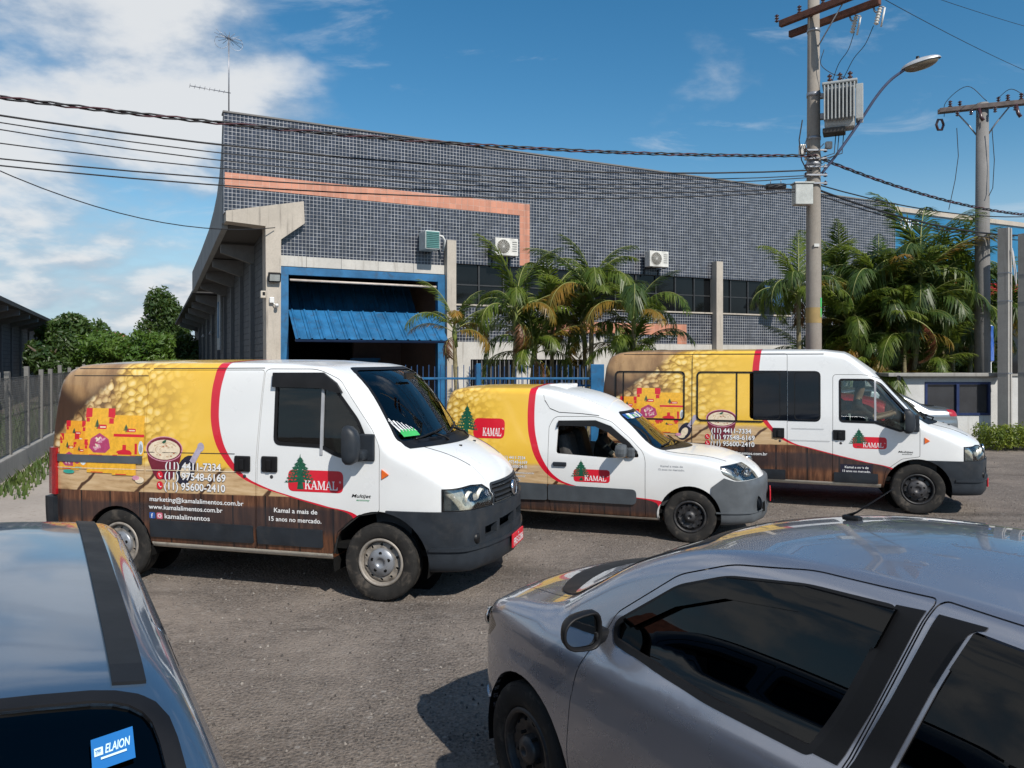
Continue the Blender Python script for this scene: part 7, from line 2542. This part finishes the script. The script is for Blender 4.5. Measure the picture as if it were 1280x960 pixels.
PG = leafmat('palm_green', (.065, .12, .016), (.18, .23, .035), .45)
PY_ = leafmat('palm_yellowing', (.20, .15, .025), (.34, .17, .03))
PD = leafmat('palm_dead', (.13, .055, .03), (.24, .12, .06), .2)
PK = leafmat('palm_dark', (.03, .065, .014), (.08, .13, .026), .35)
RACH = pmat('frond_stalk', (.22, .24, .07), .6)
CANE = pmat('palm_cane', (.20, .17, .09), .75, var=.3, vs_=14, dirt=((.10, .085, .06), 10, .6))
rp = random.Random(5)


def frond_mesh(seed, L=1.9, droop=1.0, n=46, leaf=.56, curl=.0, sparse=0.0):
    """one arching feather leaf growing along +x and up from the origin"""
    r = random.Random(seed)
    mb = MB()
    path = []
    ang = R(68 - 12 * r.random())
    x = z = y = 0.0
    seg = 16
    for i in range(seg + 1):
        path.append(Vector((x, y, z)))
        t = i / seg
        ang -= R((3.2 + 9.0 * t) * droop)
        x += math.cos(ang) * L / seg
        z += math.sin(ang) * L / seg
        y += curl * t * L / seg
    mb.tube(path, [.017 * (1 - .85 * i / seg) + .002 for i in range(seg + 1)], 5, 1)
    for i in range(n):
        t = .16 + .83 * i / (n - 1)
        f = t * seg
        k = min(seg - 1, int(f))
        p = path[k].lerp(path[k + 1], f - k)
        d = (path[k + 1] - path[k]).normalized()
        side = Vector((0, 1, 0))
        upv = d.cross(side).normalized() * -1
        ln = leaf * (math.sin(math.pi * (.10 + .86 * t)) ** .7) * (.8 + .35 * r.random())
        for sg in (-1, 1):
            if r.random() < sparse:
                continue
            a = R(48 - 18 * t + r.uniform(-9, 9))
            lift = R(22 + r.uniform(-16, 14))
            dr = (d * math.cos(a) + side * sg * math.sin(a) * math.cos(lift) + upv * math.sin(lift) * math.sin(a)).normalized()
            w = .024 * (1 - .4 * t) * (.8 + .5 * r.random())
            wd = dr.cross(upv).normalized() * w
            p1 = p + dr * ln * .5 + Vector((0, 0, -.03 * ln))
            p2 = p + dr * ln + Vector((0, 0, -ln * (.22 + .30 * r.random()) * droop))
            mb.add([p - wd * .5, p + wd * .5, p1 + wd, p1 - wd, p2], [(0, 1, 2, 3), (3, 2, 4)], 0, False)
    return mb.mesh('frond')


FR = [frond_mesh(s, L=1.9 + .25 * (s % 3), droop=d_, curl=c_) for s, d_, c_ in ((1, .75, .08), (2, 1.0, -.10), (3, 1.25, .05), (4, .55, 0), (5, 1.5, -.05), (6, .95, .15))]
FD_ = [frond_mesh(s, L=1.7, droop=1.7, leaf=.42, sparse=.25) for s in (11, 12)]
for me in FR + FD_:
    me.materials.append(PG)
    me.materials.append(RACH)


def palm(x, y, crowns, label, group, seed, dark=.2, yellow=.12, scale=1.0, nf=11):
    """clump: each crown = (dx, dy, height, lean_x, lean_y)"""
    r = random.Random(seed)
    t = thing('palm_tree', label, 'palm', (x, y, 0), 0, group)
    for (dx, dy, h, lx, ly) in crowns:
        top = Vector((dx + lx, dy + ly, h))
        base = Vector((dx, dy, 0))
        pts = [base.lerp(top, q) + Vector((lx * .25 * math.sin(q * 3.14), ly * .25 * math.sin(q * 3.14), 0)) for q in (k / 10 for k in range(11))]
        MB().tube(pts, [(.062 - .018 * k / 10 + (.006 if k % 2 else 0)) * (.8 + .3 * scale) for k in range(11)], 10).build('trunk', CANE, t)
        MB().tube([top - Vector((lx, ly, h)).normalized() * .42, top - Vector((0, 0, .1)), top + Vector((0, 0, .12))], [.055, .06, .03], 10).build('crown_shaft', pmat('crownshaft_green', (.16, .20, .05), .5), t)
        k0 = r.random() * 6.28
        for i in range(nf):
            a = k0 + i * 2.399 + r.uniform(-.2, .2)
            q = i / (nf - 1)
            me = FR[(r.randrange(2) * 3) if q < .25 else r.randrange(len(FR))]
            o = bpy.data.objects.new('frond', me)
            COL.objects.link(o)
            o.parent = t
            o.location = top + Vector((0, 0, .05 - .15 * q))
            tilt = R(-18 + 48 * q + r.uniform(-8, 8))
            o.rotation_euler = (Matrix.Rotation(a, 3, 'Z') @ Matrix.Rotation(tilt, 3, 'Y')).to_euler()
            s = scale * r.uniform(.78, 1.12) * (1.05 - .12 * q)
            o.scale = (s, s, s)
            rv = r.random()
            if q > .6 and rv < yellow * 2.2:
                mt = PY_
            elif rv < dark + .0:
                mt = PK
            else:
                mt = None
            if mt:
                o.material_slots[0].link = 'OBJECT'
                o.material_slots[0].material = mt
        for i in range(1 + (seed % 2)):
            o = bpy.data.objects.new('dead_frond', FD_[r.randrange(2)])
            COL.objects.link(o)
            o.parent = t
            o.location = top - Vector((0, 0, .18))
            o.rotation_euler = (Matrix.Rotation(r.random() * 6.28, 3, 'Z') @ Matrix.Rotation(R(62 + r.uniform(-8, 14)), 3, 'Y')).to_euler()
            o.scale = (scale * .8,) * 3
            o.material_slots[0].link = 'OBJECT'
            o.material_slots[0].material = PD if r.random() < .6 else PY_
    return t


def pcrown(u, v, Y, ub, base=(0, 0)):
    c = at(u, v, Y)
    b = at(ub, 450, Y)
    return c, b


G1 = 'palms in front of the warehouse windows'
for (u, v, Y, ub, lab, sc, ye, nf) in (
        (568, 412, 18.2, 580, 'small orange tinged palm right of the blue loading door', .68, .45, 11),
        (645, 392, 18.6, 634, 'bushy palm second from the blue door, before the window strip', .90, .10, 12),
        (690, 388, 20.4, 690, 'darker palm between the two taller palms of the middle row', .86, .15, 11),
        (740, 368, 19.2, 732, 'tallest palm of the middle row with upright fronds', .96, .06, 12),
        (792, 396, 18.6, 797, 'palm at the right end of the middle row with drooping fronds', .88, .15, 12)):
    c, b = pcrown(u, v, Y, ub)
    cr_ = [(0, 0, c.z, c.x - b.x, 0)]
    if u in (645, 740, 792):
        cr_.append((.30, .25, c.z - .9, .35 if u == 645 else -.3, .2))
    if u == 690:
        cr_.append((-.25, .1, c.z - .7, -.2, .1))
    palm(b.x, Y, cr_, lab, G1, int(u), .25, ye, sc, nf)
G2 = 'palms at the right side'
for (u, v, Y, ub, lab, sc, dk) in (
        (998, 366, 20.2, 1003, 'slender palm just left of the main utility pole', .85, .45),
        (1062, 404, 20.6, 1058, 'low palm just right of the main utility pole', .90, .45),
        (1050, 352, 22.5, 1058, 'palm rising behind the low palm right of the pole', .95, .6),
        (1098, 362, 21.0, 1100, 'dense palm in the middle of the right clump', 1.0, .6),
        (1150, 344, 20.8, 1128, 'tall palm with leaning pale trunk before the blue banner', 1.12, .6),
        (1188, 352, 22.6, 1196, 'tall dark palm just left of the far pole', 1.12, .65),
        (1130, 424, 20.6, 1132, 'low palm with rusty fronds behind the pale wall', .88, .5),
        (1178, 418, 22.0, 1182, 'low dark palm behind the display window wall', .95, .65),
        (1262, 400, 23.0, 1262, 'palm behind the concrete posts at the right edge', .9, .4)):
    c, b = pcrown(u, v, Y, ub)
    cr_ = [(0, 0, c.z, c.x - b.x, 0)]
    if u in (1098, 1188, 1062, 1150, 1130):
        cr_.append((.35, .3, c.z - .9, .4, .2))
        cr_.append((-.35, .2, c.z - 1.5, -.3, .1))
    palm(b.x, Y, cr_, lab, G2, int(u), dk, .10, sc * 1.0, 17)
# the big withered frond hanging beside the far wall
wf = thing('withered_frond', 'big withered red brown palm frond hanging above the pale wall', 'palm frond', at(1140, 398, 19.3), 0)
me = frond_mesh(31, L=1.5, droop=1.15, n=44, leaf=.34)
me.materials.append(leafmat('frond_russet', (.14, .035, .025), (.26, .08, .05), .2))
me.materials.append(MATS['frond_stalk'])
o = bpy.data.objects.new('leaf', me)
COL.objects.link(o)
o.parent = wf
o.rotation_euler = (Matrix.Rotation(R(-15), 3, 'Z') @ Matrix.Rotation(R(88), 3, 'Y')).to_euler()


def leaf_cloud(blobs, n, size, seed, flat=.5, shell=.55):
    """leaves spread through a set of ellipsoid clumps"""
    r = random.Random(seed)
    mb = MB()
    wts = [b[3] * b[4] * b[5] for b in blobs]
    tot = sum(wts)
    for b, w in zip(blobs, wts):
        for i in range(int(n * w / tot)):
            while True:
                p = Vector((r.uniform(-1, 1), r.uniform(-1, 1), r.uniform(-1, 1)))
                if p.length < 1 and p.length > r.random() * shell:
                    break
            c = Vector((b[0] + p.x * b[3], b[1] + p.y * b[4], b[2] + p.z * b[5]))
            nrm = (p.normalized() * .7 + Vector((r.uniform(-1, 1), r.uniform(-1, 1), r.uniform(-.3, 1)))).normalized()
            t = nrm.orthogonal().normalized()
            t = (Matrix.Rotation(r.random() * 6.28, 3, nrm) @ t)
            s = size * r.uniform(.6, 1.3)
            bt = nrm.cross(t) * s * .42
            t = t * s
            mb.add([c - t, c - t * .2 + bt, c + t + nrm * s * -.2, c - t * .2 - bt], [(0, 1, 2, 3)])
    return mb


def clumps(cx, cy, cz, rx, ry, rz, k, seed, sub=.42):
    r = random.Random(seed)
    out = []
    for i in range(k):
        while True:
            p = Vector((r.uniform(-1, 1), r.uniform(-1, 1), r.uniform(-1, 1)))
            if .35 < p.length < 1:
                break
        s = sub * r.uniform(.6, 1.15)
        out.append((cx + p.x * rx * .78, cy + p.y * ry * .78, cz + p.z * rz * .78, rx * s, ry * s, rz * s))
    return out


TG = leafmat('tree_leaf_dark', (.030, .066, .018), (.08, .135, .03), .35, .5)
TB = leafmat('tree_leaf_bright', (.065, .14, .02), (.14, .23, .04), .4, .5)
BARK = pmat('bark', (.10, .075, .055), .9, var=.3)


def tree(u, v, Y, rx, rz, mat, label, n, seed, size, k=26, group='trees at the end of the lane'):
    c = at(u, v, Y)
    t = thing('leafy_tree', label, 'tree', (c.x, c.y, 0), 0, group)
    leaf_cloud(clumps(0, 0, c.z, rx, rx * .8, rz, k, seed), n, size, seed).build('crown', mat, t, False)
    tk = MB().tube([(0, 0, 0), (.1, 0, c.z * .5), (0, .1, c.z + rz * .3)], [.32, .26, .08], 10)
    r = random.Random(seed)
    for i in range(6):
        a = r.random() * 6.28
        z0 = c.z * (.5 + .08 * i)
        tk.tube([(0, 0, z0), (math.cos(a) * rx * .35, math.sin(a) * rx * .3, z0 + rz * .3), (math.cos(a) * rx * .7, math.sin(a) * rx * .6, z0 + rz * .55)], [.12, .08, .02], 6)
    tk.build('trunk', BARK, t, True)


tree(203, 408, 52, 1.75, 2.9, TG, 'tall dark tree next to the warehouse eaves', 9000, 21, .16)
tree(88, 426, 46, 2.4, 1.8, TG, 'dark round tree next to the shed', 8000, 22, .17)
tree(132, 438, 40, 2.8, 1.2, TB, 'bright green spreading tree in the middle of the lane end', 9000, 23, .13)
tree(180, 442, 38, 1.7, 1.2, TB, 'small bright green tree left of the warehouse wall', 5000, 24, .13, 18)
tree(62, 448, 36, 1.4, 1.5, TG, 'low dark tree behind the wire fence', 5000, 25, .13, 16)
tree(226, 440, 44, 1.5, 1.7, TG, 'small dark tree against the warehouse side wall', 5000, 26, .14, 16)
# banana plant by the wall
bp_ = at(215, 450, 34)
t = thing('banana_plant', 'broad leaved banana plant by the warehouse side wall', 'plant', (bp_.x, bp_.y, 0), 0)
bl = leafmat('banana_leaf', (.08, .17, .03), (.14, .25, .05), .4)
for i in range(9):
    a = i * 2.4
    mb = MB()
    L_ = 1.5
    pts = []
    for k in range(8):
        q = k / 7
        pts.append(Vector((math.cos(a) * q * L_ * .55, math.sin(a) * q * L_ * .55, 1.5 + L_ * (q - .55 * q * q))))
    sd_ = Vector((-math.sin(a), math.cos(a), 0))
    for k in range(7):
        w0, w1 = (.22 * math.sin(math.pi * min(.98, .08 + j / 7.3)) for j in (k, k + 1))
        mb.add([pts[k] - sd_ * w0, pts[k] + Vector((0, 0, -.03)), pts[k] + sd_ * w0, pts[k + 1] + sd_ * w1, pts[k + 1] + Vector((0, 0, -.03)), pts[k + 1] - sd_ * w1], [(0, 1, 4, 5), (1, 2, 3, 4)], 0, True)
    mb.build('leaf', bl, t, False)
MB().tube([(0, 0, 0), (0, 0, 1.6)], [.12, .07], 8).build('stem', pmat('banana_stem', (.16, .20, .07), .7), t)

# far houses on the rise behind the trees
for i, (u, v0, Y, w, h, col, lab) in enumerate(((126, 420, 150, 5, 4.5, (.55, .50, .46), 'far pale house with red roof above the trees'), (142, 422, 160, 6, 3.5, (.50, .52, .54), 'far grey white house right of the red roofed one'), (152, 424, 155, 4, 3.0, (.55, .48, .42), 'far cream house at the right of the far group'))):
    c = at(u, v0, Y)
    t = thing('far_house', lab, 'house', (c.x, c.y, 0), R(20), 'far houses above the trees')
    MB().box((0, 0, c.z / 2), (w, 5, c.z)).build('wall', pmat('far_wall_%d' % i, col, .9), t)
    MB().prism([(-w / 2 - .3, c.z), (w / 2 + .3, c.z), (0, c.z + 1.2)], -2.8, 2.8).build('roof', pmat('far_roof', (.30, .12, .08), .9), t)
    for k in (-.28, .28):
        MB().box((k * w, -2.52, c.z - 1.1), (.9, .06, 1.0)).build('window', M_pane, t)

# clipped hedge at the right edge
hp = at(1232, 450, 18.0)
t = thing('hedge', 'clipped yellow green hedge at the right edge', 'hedge', (hp.x, hp.y, 0))
r = random.Random(9)
blobs = []
for i in range(26):
    blobs.append((.1 + i * .085, .25 * math.sin(i * 2.1) + .25, .32 + .04 * math.sin(i * 1.7), .20, .30, .30))
leaf_cloud(blobs, 9000, .034, 9, shell=.8).build('foliage', leafmat('hedge_leaf', (.07, .12, .015), (.26, .30, .03), .3, 4), t, False)
st_ = MB()
for i in range(10):
    st_.tube([(.15 + .22 * i, .25, 0), (.15 + .22 * i + .05, .28, .4)], [.015, .008], 5)
st_.build('stems', BARK, t)

# weeds and grass along fence and walls
wd = MB()
for i in range(2600):
    if i < 1700:
        q = r.uniform(-2, 12)
        p = f0 + fd * q + Vector((.28 + .55 * r.random() ** 2, 0, 0)) if r.random() < .6 else f0 + fd * q - Vector((.4 + 1.6 * r.random(), 0, 0))
        h = r.uniform(.05, .24) if p.x > (f0 + fd * q).x else r.uniform(.5, 1.1)
    elif i < 2100:
        p = at(r.uniform(1120, 1240), 450, WZ - .25 - .3 * r.random())
        h = r.uniform(.05, .22)
    else:
        p = bp(r.uniform(.2, 1.0), r.uniform(1, 25))
        h = r.uniform(.1, .4)
    a = r.random() * 6.28
    dx, dy = math.cos(a), math.sin(a)
    w = .012 + .012 * r.random()
    b_ = Vector((p.x, p.y, 0))
    tip = b_ + Vector((dx * h * .5, dy * h * .5, h))
    mid = b_ + Vector((dx * h * .15, dy * h * .15, h * .6))
    s_ = Vector((-dy * w, dx * w, 0))
    wd.add([b_ - s_, b_ + s_, mid + s_ * .8, mid - s_ * .8, tip], [(0, 1, 2, 3), (3, 2, 4)])
tag(wd.build('weeds', leafmat('weed_green', (.05, .095, .02), (.12, .16, .04), .3, 2), None, False), 'tufts of grass and weeds along the fence and walls', 'grass', kind='stuff')
# dark understorey behind the right palms
for (u, Y, w, h, lab) in ((1070, 23.5, 3.0, 4.6, 'dark shrub at the foot of the right palms beside the pole'), (1150, 24.0, 3.4, 5.2, 'dark shrub behind the withered frond'), (1205, 24.5, 2.4, 4.8, 'dark shrub left of the far pole')):
    b = at(u, 450, Y)
    t = thing('shrub', lab, 'shrub', (b.x, b.y, 0), 0, 'dark shrubs under the palms')
    leaf_cloud(clumps(0, 0, h * .55, w * .6, .9, h * .55, 22, int(u), .42), 6000, .12, int(u)).build('foliage', TG, t, False)
    MB().tube([(0, 0, 0), (.05, 0, h * .6)], [.06, .02], 6).build('stem', BARK, t)

# house left of the camera, outside the frame: the car windows mirror its wall
t = thing('roadside_house', 'low terracotta house beyond the left edge, mirrored in the car windows', 'house', (-30, 3, 0), R(8))
MB().box((0, 0, 1.7), (7, 15, 3.4)).build('wall', pmat('terracotta_wall', (.36, .13, .065), .9, var=.15, vs_=1.5), t)
MB().prism([(-4.0, 3.4), (4.0, 3.4), (0, 5.0)], -8, 8).build('roof', pmat('clay_roof', (.22, .08, .05), .9, var=.3, vs_=4), t)
for y_ in (-5, -1.5, 2, 5.5):
    w_ = MB().box((3.52, y_, 1.9), (.08, 1.3, 1.3)).build('window', M_pane, t)
    MB().box((3.57, y_, 1.2), (.12, 1.5, .1)).build('sill', C_white, w_)
bpy.data.scenes.remove(TMP)
for me_ in [m for m in bpy.data.meshes if m.users == 0]:
    bpy.data.meshes.remove(me_)
